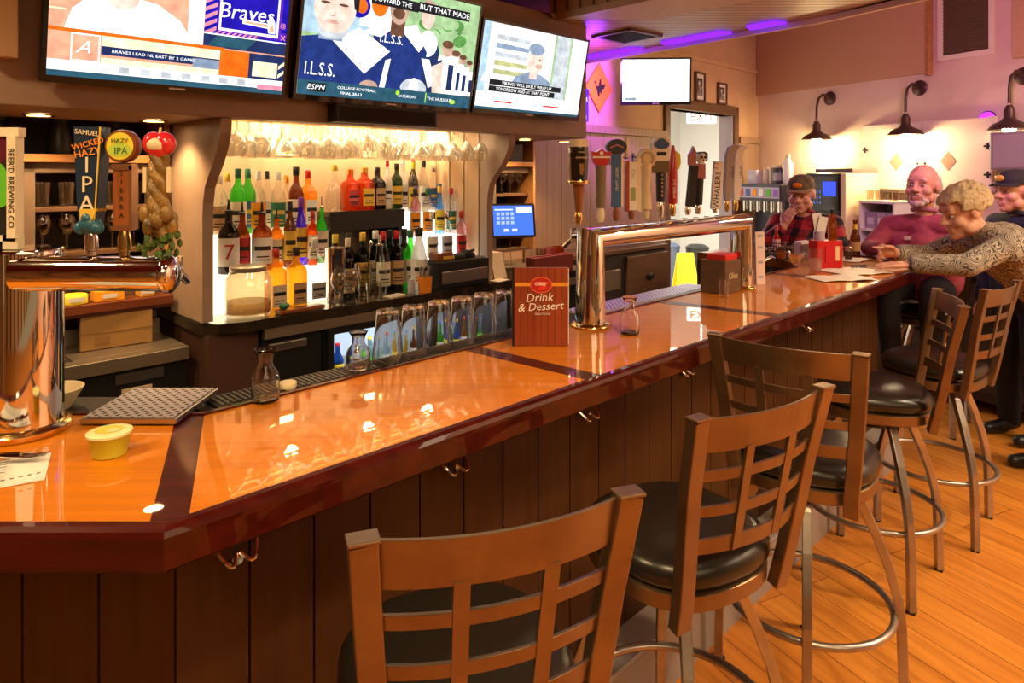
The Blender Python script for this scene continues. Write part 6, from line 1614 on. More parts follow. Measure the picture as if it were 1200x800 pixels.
# (x, y, seat heading, leg heading)
ST = [(-.10, 1.222, 19.4, 45, 'bar stool nearest the bar bend, only its brown back showing'),
      (.40, 1.68, 31, 40, 'second bar stool from the bar bend, black seat showing past its back'),
      (.93, 2.155, -36, 22, 'third bar stool from the bar bend, turned toward the room'),
      (1.455, 2.755, 70, 45, 'fourth bar stool from the bar bend, turned side-on with silver legs'),
      (1.95, 3.16, 38, 48, 'fifth bar stool from the bar bend, close by the woman in patterned blouse'),
      (W(4.98, 1.22)[0], W(4.98, 1.22)[1], 135, 45, 'bar stool under the man in purple red shirt'),
      (W(4.98, 1.98)[0], W(4.98, 1.98)[1], 135, 45, 'bar stool under the man in plaid shirt')]
st0, _ = make_stool(ST[0][4])
stools = []
for i, (x, y, a, b, l) in enumerate(ST):
    o = st0 if i == 0 else copy_tree(st0, label=l)
    stools.append(o)
for o, (x, y, a, b, l) in zip(stools, ST):
    o.location = (x, y, 0); o.rotation_euler = (0, 0, math.radians(a)); turn(o, math.radians(b - a))
# ================================================================== people
M_skin = mat('skin', (.72, .36, .24), .5, noise=(14, .12, (1, 1, 1), None))
M_skinred = mat('ruddy_skin', (.70, .36, .24), .48, noise=(14, .14, (1, 1, 1), None))
M_eyew = mat('eye_white', (.55, .48, .44), .3); M_iris = mat('iris', (.06, .05, .05), .2)
M_lip = mat('lip', (.5, .18, .15), .5)
V = Vector
def frame(fwd, up=(0, 0, 1)):
    """local head frame: x right, y forward (face), z up"""
    y = V(fwd).normalized(); x = y.cross(V(up)).normalized(); z = x.cross(y)
    return Matrix((x, y, z)).transposed()
class Head:
    def __init__(s, c, R, k=1.0): s.c, s.R, s.k = V(c), R, k
    def p(s, x, y, z): return s.c + s.R @ (V((x, y, z)) * s.k)
    def build(s, mb):
        k = s.k; rot = s.R.to_4x4()
        E_ = lambda x, y, z, r: mb.sphere(s.p(x, y, z), [q * k for q in r], n=18, rot=rot)
        E_(0, -.012, .035, (.074, .094, .088)); E_(0, .028, -.035, (.058, .062, .07)); E_(0, .05, -.075, (.04, .038, .034))
        E_(0, .075, -.088, (.022, .018, .018))
        for q in (-1, 1):
            E_(q * .04, .055, -.022, (.028, .028, .026)); E_(q * .076, -.008, .0, (.010, .020, .031)); E_(q * .05, .02, -.06, (.022, .035, .03))
        mb.cap(s.p(-.042, .074, .034), s.p(.042, .074, .034), .012 * k, .012 * k); E_(0, .068, .05, (.05, .02, .03))
        mb.cap(s.p(0, .083, .026), s.p(0, .106, -.016), .009 * k, .014 * k)
        for q in (-1, 1): E_(q * .012, .096, -.02, (.009, .010, .008))
        mb.cap(s.p(-.02, .086, -.052), s.p(.02, .086, -.052), .008 * k, .008 * k); mb.cap(s.p(-.017, .084, -.063), s.p(.017, .084, -.063), .008 * k, .008 * k)
    def eyes(s, root):
        for q in (-1, 1):
            m = MB(); m.sphere(s.p(q * .031, .0745, .010), (.0125 * s.k, .0105 * s.k, .0052 * s.k), n=14, rot=s.R.to_4x4()); e = part('eye', m, M_eyew, root)
            m = MB(); m.sphere(s.p(q * .031, .0815, .010), .0056 * s.k, n=12); part('iris', m, M_iris, e)
    def brows(s, root, m_):
        for q in (-1, 1):
            m = MB(); m.tube([s.p(q * .016, .086, .040), s.p(q * .033, .085, .043), s.p(q * .052, .071, .037)], [.004 * s.k, .005 * s.k, .003 * s.k], 8); part('eyebrow', m, m_, root)
def hand(mb, w, d, n, side, curl=.25, k=1.0, spread=.10, point=False, thumb=.7):
    """w wrist, d toward the fingers, n out of the palm, side +1 when the thumb lies along d x n"""
    w = V(w); d = V(d).normalized(); n = V(n); n = (n - d * n.dot(d)).normalized(); b = d.cross(n) * side
    K = [w + d * (.085 * k) + b * (o * k) for o in (.030, .010, -.010, -.029)]
    for o, q in zip((.016, .006, -.006, -.015), K): mb.cap(w + b * (o * k), q, .0125 * k, .0115 * k)
    mb.sphere(w + d * (.045 * k), [.03 * k, .03 * k, .018 * k], rot=Matrix((d, b, n)).transposed().to_4x4())
    L = (.070, .078, .072, .056)
    for i, q in enumerate(K):
        dd = (d + b * spread * (1.2 - i * .8)).normalized(); c = curl if not (point and i == 0) else .04
        if point and i > 0: c = max(curl, .8)
        p = q; a = c * .8
        for j, f in enumerate((.45, .31, .24)):
            dj = (dd * math.cos(a) + n * math.sin(a)).normalized(); e = p + dj * (L[i] * f * k)
            r0 = (.0092 - .0011 * j) * k; mb.cap(p, e, r0, r0 - .0009 * k, 10); p = e; a += c * (1.1 if j == 0 else .8)
    p0 = w + d * (.022 * k) + b * (.02 * k); p1 = p0 + (d * .6 + b * thumb + n * .25).normalized() * (.042 * k); p2 = p1 + (d * .85 + b * thumb * .45 + n * .2).normalized() * (.034 * k); p3 = p2 + (d * .95 + b * .1 + n * .2).normalized() * (.024 * k)
    mb.cap(p0, p1, .0135 * k, .011 * k); mb.cap(p1, p2, .011 * k, .0095 * k); mb.cap(p2, p3, .0095 * k, .008 * k)
def limb(mb, pts, rs):
    for a, b, ra, rb in zip(pts, pts[1:], rs, rs[1:]): mb.cap(a, b, ra, rb, 14)
def torso(mb, pel, chest, neck, shL, shR, g=0.0, w=1.0):
    pel, chest, neck, shL, shR = map(V, (pel, chest, neck, shL, shR))
    ax = (shR - shL).normalized()
    for q in (-1, 1):
        mb.cap(pel + ax * (q * .075 * w), chest + ax * (q * .085 * w), .105 * w + g, .098 * w + g, 16)
    mb.cap(pel, chest, .125 * w + g, .118 * w + g, 16)
    for s_ in (shL, shR):
        mb.cap(s_, neck - (neck - chest) * .28, .062 + g, .058 + g, 14); mb.cap(s_ - (neck - chest) * .25, chest, .07 + g, .1 + g, 14)
    mb.cap(chest, neck - (neck - chest) * .25, .105 * w + g, .062 + g, 14)
def legs(mb, hips, knees, ankles, g=0.0, foot=None):
    for h, kn, an in zip(hips, knees, ankles):
        limb(mb, [h, kn, an], [.088 + g, .06 + g, .045 + g])
def shoe(root, an, fwd, m_=None):
    an = V(an); f = V(fwd).normalized(); m = MB()
    m.cap(an + V((0, 0, -.035)) - f * .03, an + f * .05 + V((0, 0, -.05)), .042, .042); m.cap(an + f * .05 + V((0, 0, -.055)), an + f * .15 + V((0, 0, -.062)), .042, .034)
    fused_part('shoe', m, m_ or M_black, root, .008, 3)

def checks(name, c1, c2, c3, s):
    m, nt, out = nodes_of(name); tc = nt.nodes.new('ShaderNodeTexCoord'); L = nt.links.new
    mp = nt.nodes.new('ShaderNodeMapping'); mp.inputs['Scale'].default_value = (s, s, s); mp.inputs['Rotation'].default_value = (.05, .1, .4); L(tc.outputs['Object'], mp.inputs['Vector'])
    sp = nt.nodes.new('ShaderNodeSeparateXYZ'); L(mp.outputs['Vector'], sp.inputs[0]); bands = []
    for ax in ('X', 'Z'):
        f = nt.nodes.new('ShaderNodeMath'); f.operation = 'PINGPONG'; f.inputs[1].default_value = 1; L(sp.outputs[ax], f.inputs[0])
        g = nt.nodes.new('ShaderNodeMath'); g.operation = 'GREATER_THAN'; g.inputs[1].default_value = .5; L(f.outputs[0], g.inputs[0]); bands.append(g)
    ad = nt.nodes.new('ShaderNodeMath'); ad.operation = 'ADD'; L(bands[0].outputs[0], ad.inputs[0]); L(bands[1].outputs[0], ad.inputs[1])
    hf = nt.nodes.new('ShaderNodeMath'); hf.operation = 'MULTIPLY'; hf.inputs[1].default_value = .5; L(ad.outputs[0], hf.inputs[0])
    r = nt.nodes.new('ShaderNodeValToRGB'); r.color_ramp.interpolation = 'CONSTANT'; r.color_ramp.elements[0].color = (*c1, 1); r.color_ramp.elements[1].position = .4; r.color_ramp.elements[1].color = (*c2, 1)
    e = r.color_ramp.elements.new(.8); e.color = (*c3, 1); L(hf.outputs[0], r.inputs['Fac'])
    b = nt.nodes.new('ShaderNodeBsdfPrincipled'); b.inputs['Roughness'].default_value = .85; L(r.outputs['Color'], b.inputs['Base Color']); L(b.outputs['BSDF'], out.inputs['Surface']); return m
def swirls(name, c1, c2):
    m, nt, out = nodes_of(name); tc = nt.nodes.new('ShaderNodeTexCoord'); L = nt.links.new
    n = nt.nodes.new('ShaderNodeTexNoise'); n.inputs['Scale'].default_value = 14; n.inputs['Detail'].default_value = 1; n.inputs['Distortion'].default_value = 1.4; L(tc.outputs['Object'], n.inputs['Vector'])
    mu = nt.nodes.new('ShaderNodeMath'); mu.operation = 'MULTIPLY'; mu.inputs[1].default_value = 11; L(n.outputs['Fac'], mu.inputs[0])
    f = nt.nodes.new('ShaderNodeMath'); f.operation = 'PINGPONG'; f.inputs[1].default_value = .5; L(mu.outputs[0], f.inputs[0])
    r = nt.nodes.new('ShaderNodeValToRGB'); r.color_ramp.elements[0].position = .15; r.color_ramp.elements[1].position = .27; r.color_ramp.elements[0].color = (*c1, 1); r.color_ramp.elements[1].color = (*c2, 1); L(f.outputs[0], r.inputs['Fac'])
    b = nt.nodes.new('ShaderNodeBsdfPrincipled'); b.inputs['Roughness'].default_value = .8; L(r.outputs['Color'], b.inputs['Base Color']); L(b.outputs['BSDF'], out.inputs['Surface']); return m
M_jeans = mat('dark_jeans', (.02, .022, .035), .85); M_pants = mat('black_trousers', (.012, .011, .013), .85)

def seated(label, loc, rotz, shirt, skin, head_c, face, arms, build_head, trousers, w=1.0, neck=(0, .05, 1.31), chest=(0, .02, 1.12), sh=.185, k=1.08, hands=(), shirt_g=.012):
    """arms: for the two sides (shoulder, elbow, wrist)"""
    t = thing('person', label, 'person', loc, rotz)
    pel = V((0, .03, .93)); body = MB()
    shL, shR = arms[0][0], arms[1][0]
    torso(body, pel, chest, neck, shL, shR, 0, w)
    H = Head(head_c, frame(face), k); H.build(body)
    body.cap(neck, V(head_c) + V((0, 0, -.05)) - V(face).normalized() * .02, .056, .055)
    hips = [(-.09, .03, .885), (.09, .03, .885)]; knees = [(-.12, .37, .87), (.12, .37, .87)]; ank = [(-.11, .32, .41), (.11, .32, .41)]
    legs(body, hips, knees, ank)
    for s_, e, wr in arms: limb(body, [s_, e, wr], [.05, .041, .028])
    for hd in hands: hand(body, *hd[0], **hd[1])
    fused_part('body', body, skin, t, .0055, 4)
    H.eyes(t)
    s = MB(); torso(s, pel, chest, neck, shL, shR, shirt_g, w)
    for a_, e, wr in arms:
        wr2 = V(e) + (V(wr) - V(e)) * .86; limb(s, [a_, e, wr2], [.066, .056, .044])
    shp = fused_part('shirt', s, shirt, t, .008, 4)
    tr = MB(); legs(tr, hips, knees, ank, .012); tr.cap(hips[0], hips[1], .104, .104)
    fused_part('trousers', tr, trousers, t, .009, 3)
    for a in ank: shoe(t, V(a) + V((0, .02, -.012)), (0, 1, 0))
    build_head(t, H)
    return t, shp
SEAT = 0.0
# ---- bald man in the purple red pullover
def bald(t, H):
    hair = mat('white_hair', (.55, .44, .35), .9)
    H.brows(t, hair)
    m = MB()
    for q in (-1, 1):
        for z in (-.03, 0, .03): m.sphere(H.p(q * .068, -.035, z + .01), (.014, .035, .024), n=10, rot=H.R.to_4x4())
    for x in (-.05, -.02, .02, .05): m.sphere(H.p(x, -.085, .0), (.028, .02, .05), n=10, rot=H.R.to_4x4())
    fused_part('hair', m, hair, t, .006, 3, label='short white hair around the back of the head')
    m = MB()
    for x, y, z, r in ((0, .079, -.094, .020), (-.02, .074, -.092, .019), (.02, .074, -.092, .019), (-.04, .056, -.080, .017), (.04, .056, -.080, .017), (-.052, .03, -.062, .014), (.052, .03, -.062, .014), (-.033, .073, -.07, .011), (.033, .073, -.07, .011), (-.029, .080, -.054, .008), (.029, .080, -.054, .008), (-.016, .088, -.043, .0075), (.016, .088, -.043, .0075), (0, .089, -.041, .007)): m.sphere(H.p(x, y, z), r * H.k, n=10)
    fused_part('beard', m, hair, t, .005, 2, label='short white goatee')
    m = MB(); c = V((0, .05, 1.325)); m.tube([(.064 * math.cos(a), .05 + .06 * math.sin(a), 1.365 + .012 * math.sin(a)) for a in [2 * PI * k / 20 for k in range(20)]], .014, 8, closed=True); part('collar', m, mat('collar_mauve', (.42, .16, .22), .8), t)
    m = MB(); m.rbox((.07, .148, 1.19), (.035, .01, .022), .004); part('chest_emblem', m, M_ivory, t)
M_pull = mat('purple_red_pullover', (.42, .07, .11), .85, noise=(40, .25, (1, 1, 1), None), bump=(11, .5, .03))
bl = W(4.98, 1.22)
aL = [(-.20, .03, 1.25), (-.28, .17, 1.11), (-.08, .38, 1.136)]; aR = [(.20, .03, 1.25), (.29, .15, 1.11), (.14, .40, 1.136)]
seated('bald man with white goatee in a purple red pullover sitting at the bar end', (bl.x, bl.y, 0), math.radians(135), M_pull, M_skinred, (0, .08, 1.515), (.12, 1, .0), [aL, aR], bald, M_jeans, 1.15, neck=(0, .05, 1.345), k=1.14,
       hands=[(((-.08, .38, 1.126), (.5, .85, -.03), (0, 0, -1), -1), dict(curl=.08)), (((.14, .40, 1.126), (-.5, .85, -.03), (0, 0, -1), 1), dict(curl=.08))])
# ---- man in red plaid with camouflage cap, hand at his face
def cap_on(t, H, m_crown, m_badge, label, tilt=0, m_brim=None):
    m = MB(); rot = H.R.to_4x4()
    L = T(*H.p(0, -.01, .046)) @ rot @ Matrix.Diagonal((H.k, H.k, H.k, 1))
    m.lathe([(.086, 0), (.088, .012), (.085, .04), (.07, .068), (.045, .082), (0, .088)], 26, L @ Matrix.Diagonal((.94, 1.16, 1, 1))); m.lathe([(0, .006), (.084, .001)], 26, L @ Matrix.Diagonal((.94, 1.16, 1, 1)))
    h = part('cap', m, m_crown, t, label=label)
    m = MB(); P = []; n = 12
    up = [(.078 * math.cos(a), .055 + (.09) * math.sin(a), .004 - .012 * abs(math.cos(a)) * 1.2 + .0) for a in [PI * k / n for k in range(n + 1)]]
    inn = [(.076 * math.cos(a), .055 + .03 * math.sin(a), .007) for a in [PI * k / n for k in range(n + 1)]]
    vs = []; fs = []
    for a, b in zip(up, inn): vs += [a, b, (a[0], a[1], a[2] + .005), (b[0], b[1], b[2] + .006)]
    for k in range(n):
        i, j = 4 * k, 4 * k + 4
        fs += [(i, i + 1, j + 1, j), (i + 2, j + 2, j + 3, i + 3), (i, j, j + 2, i + 2), (i + 1, i + 3, j + 3, j + 1)]
    m.add(vs, fs, L, 0, True); part('cap_brim', m, m_brim or m_crown, h)
    m = MB(); m.sphere((0, .099, .040), (.03, .008, .018), L); part('cap_badge', m, m_badge, h)
def plaidhead(t, H):
    H.brows(t, mat('grey_brow', (.3, .2, .15), .8))
    cap_on(t, H, mat('camouflage', (.2, .14, .06), .8, noise=(28, .6, (1, 1, 1), (.07, .05, .03))), M_orange, 'camouflage cap with orange badge', m_brim=mat('brim_tan', (.3, .2, .1), .8))
    m = MB()
    for q in (-1, 1): m.sphere(H.p(q * .068, -.04, .01), (.014, .035, .03), n=10, rot=H.R.to_4x4())
    m.sphere(H.p(0, -.085, -.01), (.055, .018, .04), n=10, rot=H.R.to_4x4()); fused_part('hair', m, mat('grey_hair', (.4, .32, .25), .8), t, .006, 2)
    m = MB(); m.tube([(.064 * math.cos(a), .05 + .06 * math.sin(a), 1.325 + .014 * math.sin(a)) for a in [2 * PI * k / 20 for k in range(20)]], .013, 8, closed=True); part('collar', m, mat('collar_red', (.3, .02, .03), .85), t)
M_plaid = checks('red_plaid', (.012, .008, .012), (.2, .012, .02), (.5, .03, .04), 17)
fl_ = W(4.98, 1.98)
aL = [(-.19, .03, 1.24), (-.28, .17, 1.11), (-.12, .37, 1.128)]; aR = [(.19, .03, 1.24), (.22, .24, 1.09), (.07, .255, 1.225)]
seated('man in red plaid shirt and camouflage cap resting his hand on his face', (fl_.x, fl_.y, 0), math.radians(138), M_plaid, M_skin, (0, .10, 1.445), (-.1, 1, -.22), [aL, aR], plaidhead, M_jeans, 1.02, neck=(0, .05, 1.30),
       hands=[(((-.12, .37, 1.112), (.5, .85, -.03), (0, 0, -1), -1), dict(curl=.08)), (((.07, .255, 1.225), (-.36, -.16, .9), (-.25, -1, -.1), 1), dict(curl=.35, spread=.05))])

# ---- standing woman leaning on the bar, and the man in the dark cap behind her
def standing(label, loc, rotz, shirt, skin, J, face, build_head, trousers, w=1.0, k=1.06, hands=(), floor=.085):
    t = thing('person', label, 'person', loc, rotz)
    body = MB(); torso(body, J['pel'], J['chest'], J['neck'], J['arms'][0][0], J['arms'][1][0], 0, w)
    H = Head(J['head'], frame(face), k); H.build(body)
    body.cap(J['neck'], V(J['head']) + V((0, 0, -.04)) - V(face).normalized() * .03, .052, .052)
    legs(body, J['hips'], J['knees'], J['ank'])
    for s_, e, wr in J['arms']: limb(body, [s_, e, wr], [.047, .038, .026])
    for hd in hands: hand(body, *hd[0], **hd[1])
    fused_part('body', body, skin, t, .0055, 4); H.eyes(t)
    s = MB(); torso(s, J['pel'], J['chest'], J['neck'], J['arms'][0][0], J['arms'][1][0], .014, w)
    for a_, e, wr in J['arms']:
        wr2 = V(e) + (V(wr) - V(e)) * J.get('sleeve', .8); limb(s, [a_, e, wr2], [.066, .060, .050])
    fused_part('shirt' if 'blouse' not in J else 'blouse', s, shirt, t, .008, 4)
    tr = MB(); legs(tr, J['hips'], J['knees'], J['ank'], .016); tr.cap(J['hips'][0], J['hips'][1], .125 * w, .125 * w); tr.cap(J['hips'][0], J['pel'], .12 * w, .11 * w); tr.cap(J['hips'][1], J['pel'], .12 * w, .11 * w)
    fused_part('trousers', tr, trousers, t, .009, 3)
    for a in J['ank']: shoe(t, a, (0, 1, 0))
    build_head(t, H); return t, H
def womanhead(t, H):
    hair = mat('blonde_hair', (.66, .5, .30), .55, noise=(70, .5, (1, 1, .22), (.36, .25, .14)), bump=(80, .5, .01))
    H.brows(t, mat('brow_tan', (.35, .2, .1), .8))
    m = MB(); random.seed(21); rot = H.R.to_4x4()
    for k in range(420):
        a = random.uniform(0, 2 * PI); z = random.uniform(-.35, 1)
        r = math.sqrt(max(0, 1 - z * z)); x, y = math.cos(a) * r, math.sin(a) * r
        if y > .45 and z < .45: continue
        if abs(x) > .75 and z < -.1 and y > -.1: continue
        p = H.p(x * .083, -.016 + y * .103, .04 + z * .094)
        m.sphere(p, (.013, .034, .012), n=8, rot=rot @ RX(random.uniform(-.9, .1)) @ RZ(random.uniform(-.4, .4)))
    fused_part('hair', m, hair, t, .006, 3, label='short wavy blonde hair')
# woman: root at her feet, facing the bar end menus (heading toward -x)
wx, wy = 2.77, 3.60
rot = math.radians(84)
J = dict(pel=(0, -.10, .98), chest=(0, .17, 1.20), neck=(0, .29, 1.295), head=(0, .365, 1.388), blouse=1, sleeve=.86,
         arms=[[(-.175, .25, 1.235), (-.20, .45, 1.136), (-.09, .68, 1.125)], [(.175, .25, 1.235), (.22, .44, 1.136), (.10, .66, 1.16)]],
         hips=[(-.09, -.12, .93), (.09, -.12, .93)], knees=[(-.10, -.06, .51), (.10, -.06, .51)], ank=[(-.11, -.10, .10), (.11, -.10, .10)])
wt, WH = standing('woman with short blonde hair in a black and white patterned blouse leaning on the bar', (wx, wy, 0), rot, swirls('swirl_print', (.06, .052, .05), (.42, .34, .26)), M_skin, J, (-.06, 1, -.36), womanhead, M_pants, 1.12, k=1.13,
         hands=[(((-.09, .68, 1.122), (.12, 1, -.05), (.15, .1, -1), -1), dict(curl=.08)), (((.10, .66, 1.16), (-.15, 1, .05), (-.8, -.1, -.6), 1), dict(curl=.3, point=True))])
m = MB(); w0, w1 = V((-.20, .45, 1.136)), V((-.09, .68, 1.125)); ax = (w1 - w0).normalized(); c = w0 + (w1 - w0) * .96
e1 = ax.orthogonal().normalized(); e2 = ax.cross(e1)
m.tube([c + e1 * .036 * math.cos(a) + e2 * .036 * math.sin(a) for a in [2 * PI * k / 18 for k in range(18)]], .005, 8, closed=True); part('bracelet', m, M_ink, wt)
def caphead(t, H):
    H.brows(t, mat('grey_brow2', (.35, .27, .2), .8))
    cap_on(t, H, mat('black_cap', (.02, .018, .02), .8), M_gold, 'black cap with gold trim')
    m = MB()
    for q in (-1, 1): m.sphere(H.p(q * .068, -.04, .0), (.014, .035, .035), n=10, rot=H.R.to_4x4())
    m.sphere(H.p(0, -.085, -.01), (.055, .018, .045), n=10, rot=H.R.to_4x4()); fused_part('hair', m, mat('grey_hair2', (.5, .4, .3), .8), t, .006, 2)
    m = MB(); nk = V((0, .03, 1.36)); m.tube([(.062 * math.cos(a), .03 + .06 * math.sin(a), 1.355 + .012 * math.sin(a)) for a in [2 * PI * k / 20 for k in range(20)]], .015, 8, closed=True); part('collar', m, mat('collar_navy', (.02, .02, .04), .85), t)
J = dict(pel=(0, 0, .90), chest=(0, .02, 1.15), neck=(0, .03, 1.345), head=(0, .075, 1.485), sleeve=.9,
         arms=[[(-.19, 0, 1.28), (-.24, .0, 1.02), (-.235, .07, .80)], [(.19, 0, 1.28), (.24, .0, 1.02), (.235, .07, .80)]],
         hips=[(-.09, 0, .86), (.09, 0, .86)], knees=[(-.10, .03, .48), (.10, .03, .48)], ank=[(-.11, 0, .10), (.11, 0, .10)])
standing('man in black cap and navy shirt standing behind the woman in the patterned blouse', (3.09, 4.11, 0), math.radians(98), mat('navy_shirt', (.022, .024, .05), .85, bump=(11, .5, .03)), M_skinred, J, (0, 1, -.05), caphead, M_jeans, 1.05,
         hands=[(((-.235, .07, .80), (0, .2, -1), (1, 0, 0), -1), dict(curl=.4)), (((.235, .07, .80), (0, .2, -1), (-1, 0, 0), 1), dict(curl=.4))])
# ================================================================== far wall: lamps, cupboards, counter
def far(s, y, z): return FW @ Vector((s, y, z))
def s_at(x, off=0.0):
    """distance along the far wall (in the plane `off` in front of it) under pixel column x"""
    t = (x - 600) / 800; d = Vector((math.cos(FROT), math.sin(FROT))); n = Vector((math.sin(FROT), -math.cos(FROT)))
    b = Vector((CORNER.x, CORNER.y)) + n * off
    return (t * b.y - b.x) / (d.x - t * d.y)
LAMPS = [(973, 116, 'goose-neck wall lamp nearest the room corner'), (1078, 104, 'goose-neck wall lamp above the white cupboard'), (1200, 84, 'goose-neck wall lamp at the picture edge above grey hood')]
for k, (x, y, l) in enumerate(LAMPS):
    s = s_at(x); z = 2.29
    t = thing('wall_lamp', l, 'wall lamp', far(s, 0, z), FROT, 'goose-neck lamps on the far wall')
    m = MB(); m.lathe([(0, 0), (.062, 0), (.064, .008), (.055, .016), (0, .02)], 24, RX(PI / 2)); part('wall_plate', m, M_bronze, t)
    m = MB(); m.tube([(0, -.02, 0), (0, -.05, .025), (0, -.10, .03), (0, -.155, -.01), (0, -.178, -.09), (0, -.18, -.20)], .011, 12); part('goose_neck', m, M_bronze, t)
    m = MB(); m.lathe([(.13, -.385), (.128, -.378), (.10, -.345), (.05, -.32), (.034, -.30), (.034, -.25), (.018, -.215), (0, -.21)], 28, T(0, -.18, 0)); m.lathe([(.125, -.383), (.097, -.348), (.045, -.325), (0, -.322)], 28, T(0, -.18, 0)); part('lamp_shade', m, M_bronze, t, label='bronze barn style shade')
    m = MB(); m.sphere((0, -.18, -.375), (.042, .042, .05)); part('bulb', m, M_bulb, t)
    light('lamp_light', 'POINT', far(s, -.18, z - .44), 17, (1, .70, .34), .05)
# white cupboards
cb = thing('wall_cupboard', 'white wall cupboard with diamond cut-outs behind the bald man', 'cupboard', far(s_at(1085, .3), 0, 1.62), FROT)
s0, s1 = s_at(1010, .07), s_at(1163, .07); c0 = (s0 + s1) / 2; cb.location = far(c0, 0, 1.46)
hw = (s1 - s0) / 2; M_cab = mat('cupboard_white', (.82, .68, .55), .6)
m = MB(); m.bx(-hw, hw, -.05, -.002, 0, .56); part('cupboard_body', m, M_cab, cb, bevel=.004)
for q in (-1, 1):
    m = MB(); m.bx(min(q * .004, q * (hw - .005)), max(q * .004, q * (hw - .005)), -.07, -.051, .01, .55); d = part('cupboard_door', m, M_cab, cb, bevel=.003)
    m = MB(); cx, cz = q * hw * .40, .235; m.prism([(cx - .06, 0), (cx, -.075), (cx + .06, 0), (cx, .075)], .3, .303, T(0, .23, cz) @ RX(PI / 2)); part('diamond_cutout', m, mat('diamond_brown', (.34, .2, .13), .6), d)
    for z in (.13, .34):
        m = MB(); e = q * (hw - .03); m.box((e, -.074, z), (.012, .008, .05)); m.box((e - .018 * q, -.073, z), (.02, .006, .014)); m.box((e + .014 * q, -.073, z), (.014, .006, .014)); part('hinge', m, M_blackmetal, d)
    m = MB(); m.sphere((q * .03, -.078, .22), .012); part('knob', m, M_bronze, d)
# grey hood / screen at the frame edge
s0 = s_at(1158, .25)
t = thing('wall_screen', 'dark grey boxy screen on the far wall at the picture edge', 'screen', far(s0 + .32, 0, 1.62), FROT)
m = MB(); m.bx(-.32, .5, -.24, -.02, 0, .27); part('screen_housing', m, mat('hood_grey', (.3, .26, .24), .35), t, bevel=.012)
m = MB(); m.bx(-.29, .47, -.2455, -.241, .02, .25); part('screen_face', m, mat('hood_face', (.4, .36, .34), .3), t)
t = thing('purple_light', 'small purple dome light on the far wall above the grey screen', 'light', far(s_at(1153, .05), 0, 2.0), FROT)
m = MB(); m.lathe([(0, .06), (.03, .052), (.05, .03), (.058, 0)], 20, RX(PI / 2)); part('dome', m, emis('purple_dome', (.45, .02, .95), 2.5), t)
m = MB(); m.lathe([(0, 0), (.064, 0), (.064, .006), (0, .006)], 20, RX(PI / 2)); part('base_ring', m, M_blackmetal, t)
# service counter along the far wall
sc = thing('service_counter', 'dark service counter along the far wall', 'counter', far(1.0, -.3, 0), FROT)
sA, sB = .55, 3.4
m = MB(); m.bx(sA, sB, -.62, -.002, .90, .94); m.v = [FW @ v for v in m.v]; part('counter_top', m, mat('far_counter_top', (.09, .08, .12), .25), sc, world=True, bevel=.004)
m = MB(); m.bx(sA + .02, sB - .02, -.58, -.002, .08, .899); m.v = [FW @ v for v in m.v]; part('counter_base', m, mat('far_counter_base', (.05, .035, .03), .5), sc, world=True)
m = MB()
for k in range(4): m.bx(sA + .06 + k * .72, sA + .72 + k * .72, -.60, -.581, .14, .86)
m.v = [FW @ v for v in m.v]; part('counter_door', m, mat('far_counter_door', (.07, .045, .035), .45), sc, world=True, bevel=.004)
ZF = .941
def far_thing(name, label, cat, x, off, rot=0, group=None):
    return thing(name, label, cat, far(s_at(x, off), -off, ZF), FROT + rot, group)
# soda fountain with cups on top
sd = far_thing('soda_dispenser', 'dark soda dispenser with a row of coloured nozzles behind the plaid man', 'drinks dispenser', 907, .34)
m = MB(); m.bx(-.26, .26, -.18, .2, .0, .05); m.bx(-.26, .26, .02, .2, .05, .40); m.bx(-.26, .26, -.2, .2, .40, .56); part('dispenser_body', m, mat('dispenser_dark', (.05, .045, .06), .3), sd, bevel=.008)
m = MB(); m.bx(-.25, .25, -.206, -.2005, .43, .53); part('flavour_panel', m, mat('panel_lilac', (.45, .4, .5), .3), sd)
cl = [M_redE, M_blue, M_orange, M_whitee, M_green, mat('violet_tag', (.3, .1, .5), .4)]
for k in range(6):
    m = MB(); m.box((-.21 + k * .084, -.2085, .48), (.05, .004, .07)); part('flavour_tag', m, cl[k], sd)
    m = MB(); m.cyl((-.21 + k * .084, -.12, .40), (-.21 + k * .084, -.12, .31), .018); m.bx(-.22 + k * .084, -.20 + k * .084, -.17, -.16, .30, .4); part('nozzle', m, M_steel, sd)
ty = .5612
def on_disp(dx, dy, name, label, cat, group=None):
    p = root_matrix(sd) @ Vector((dx, dy, ty)); return thing(name, label, cat, p, FROT, group)
t = on_disp(-.18, -.04, 'carton', 'lilac white carton standing on the soda dispenser', 'carton'); m = MB(); m.box((0, 0, .065), (.12, .12, .13)); part('carton_body', m, mat('lilac_white', (.7, .62, .7), .6), t, bevel=.004); m = MB(); m.box((0, -.061, .06), (.07, .002, .05)); part('label', m, M_whitee, t)
for k in range(2):
    t = on_disp(-.07 + k * .065, -.02, 'paper_roll', ('cream paper roll on the soda dispenser beside the lilac carton', 'cream paper roll on the soda dispenser beside the dark jar')[k], 'roll', 'paper rolls on the dispenser'); m = MB(); m.lathe([(.012, 0), (.028, 0), (.028, .15), (.012, .15)], 18); part('roll', m, M_ivory, t); m = MB(); m.lathe([(.0122, .15), (.0122, .0), (.011, .0), (.011, .15)], 14); part('core', m, mat('kraft', (.4, .26, .13), .7), t)
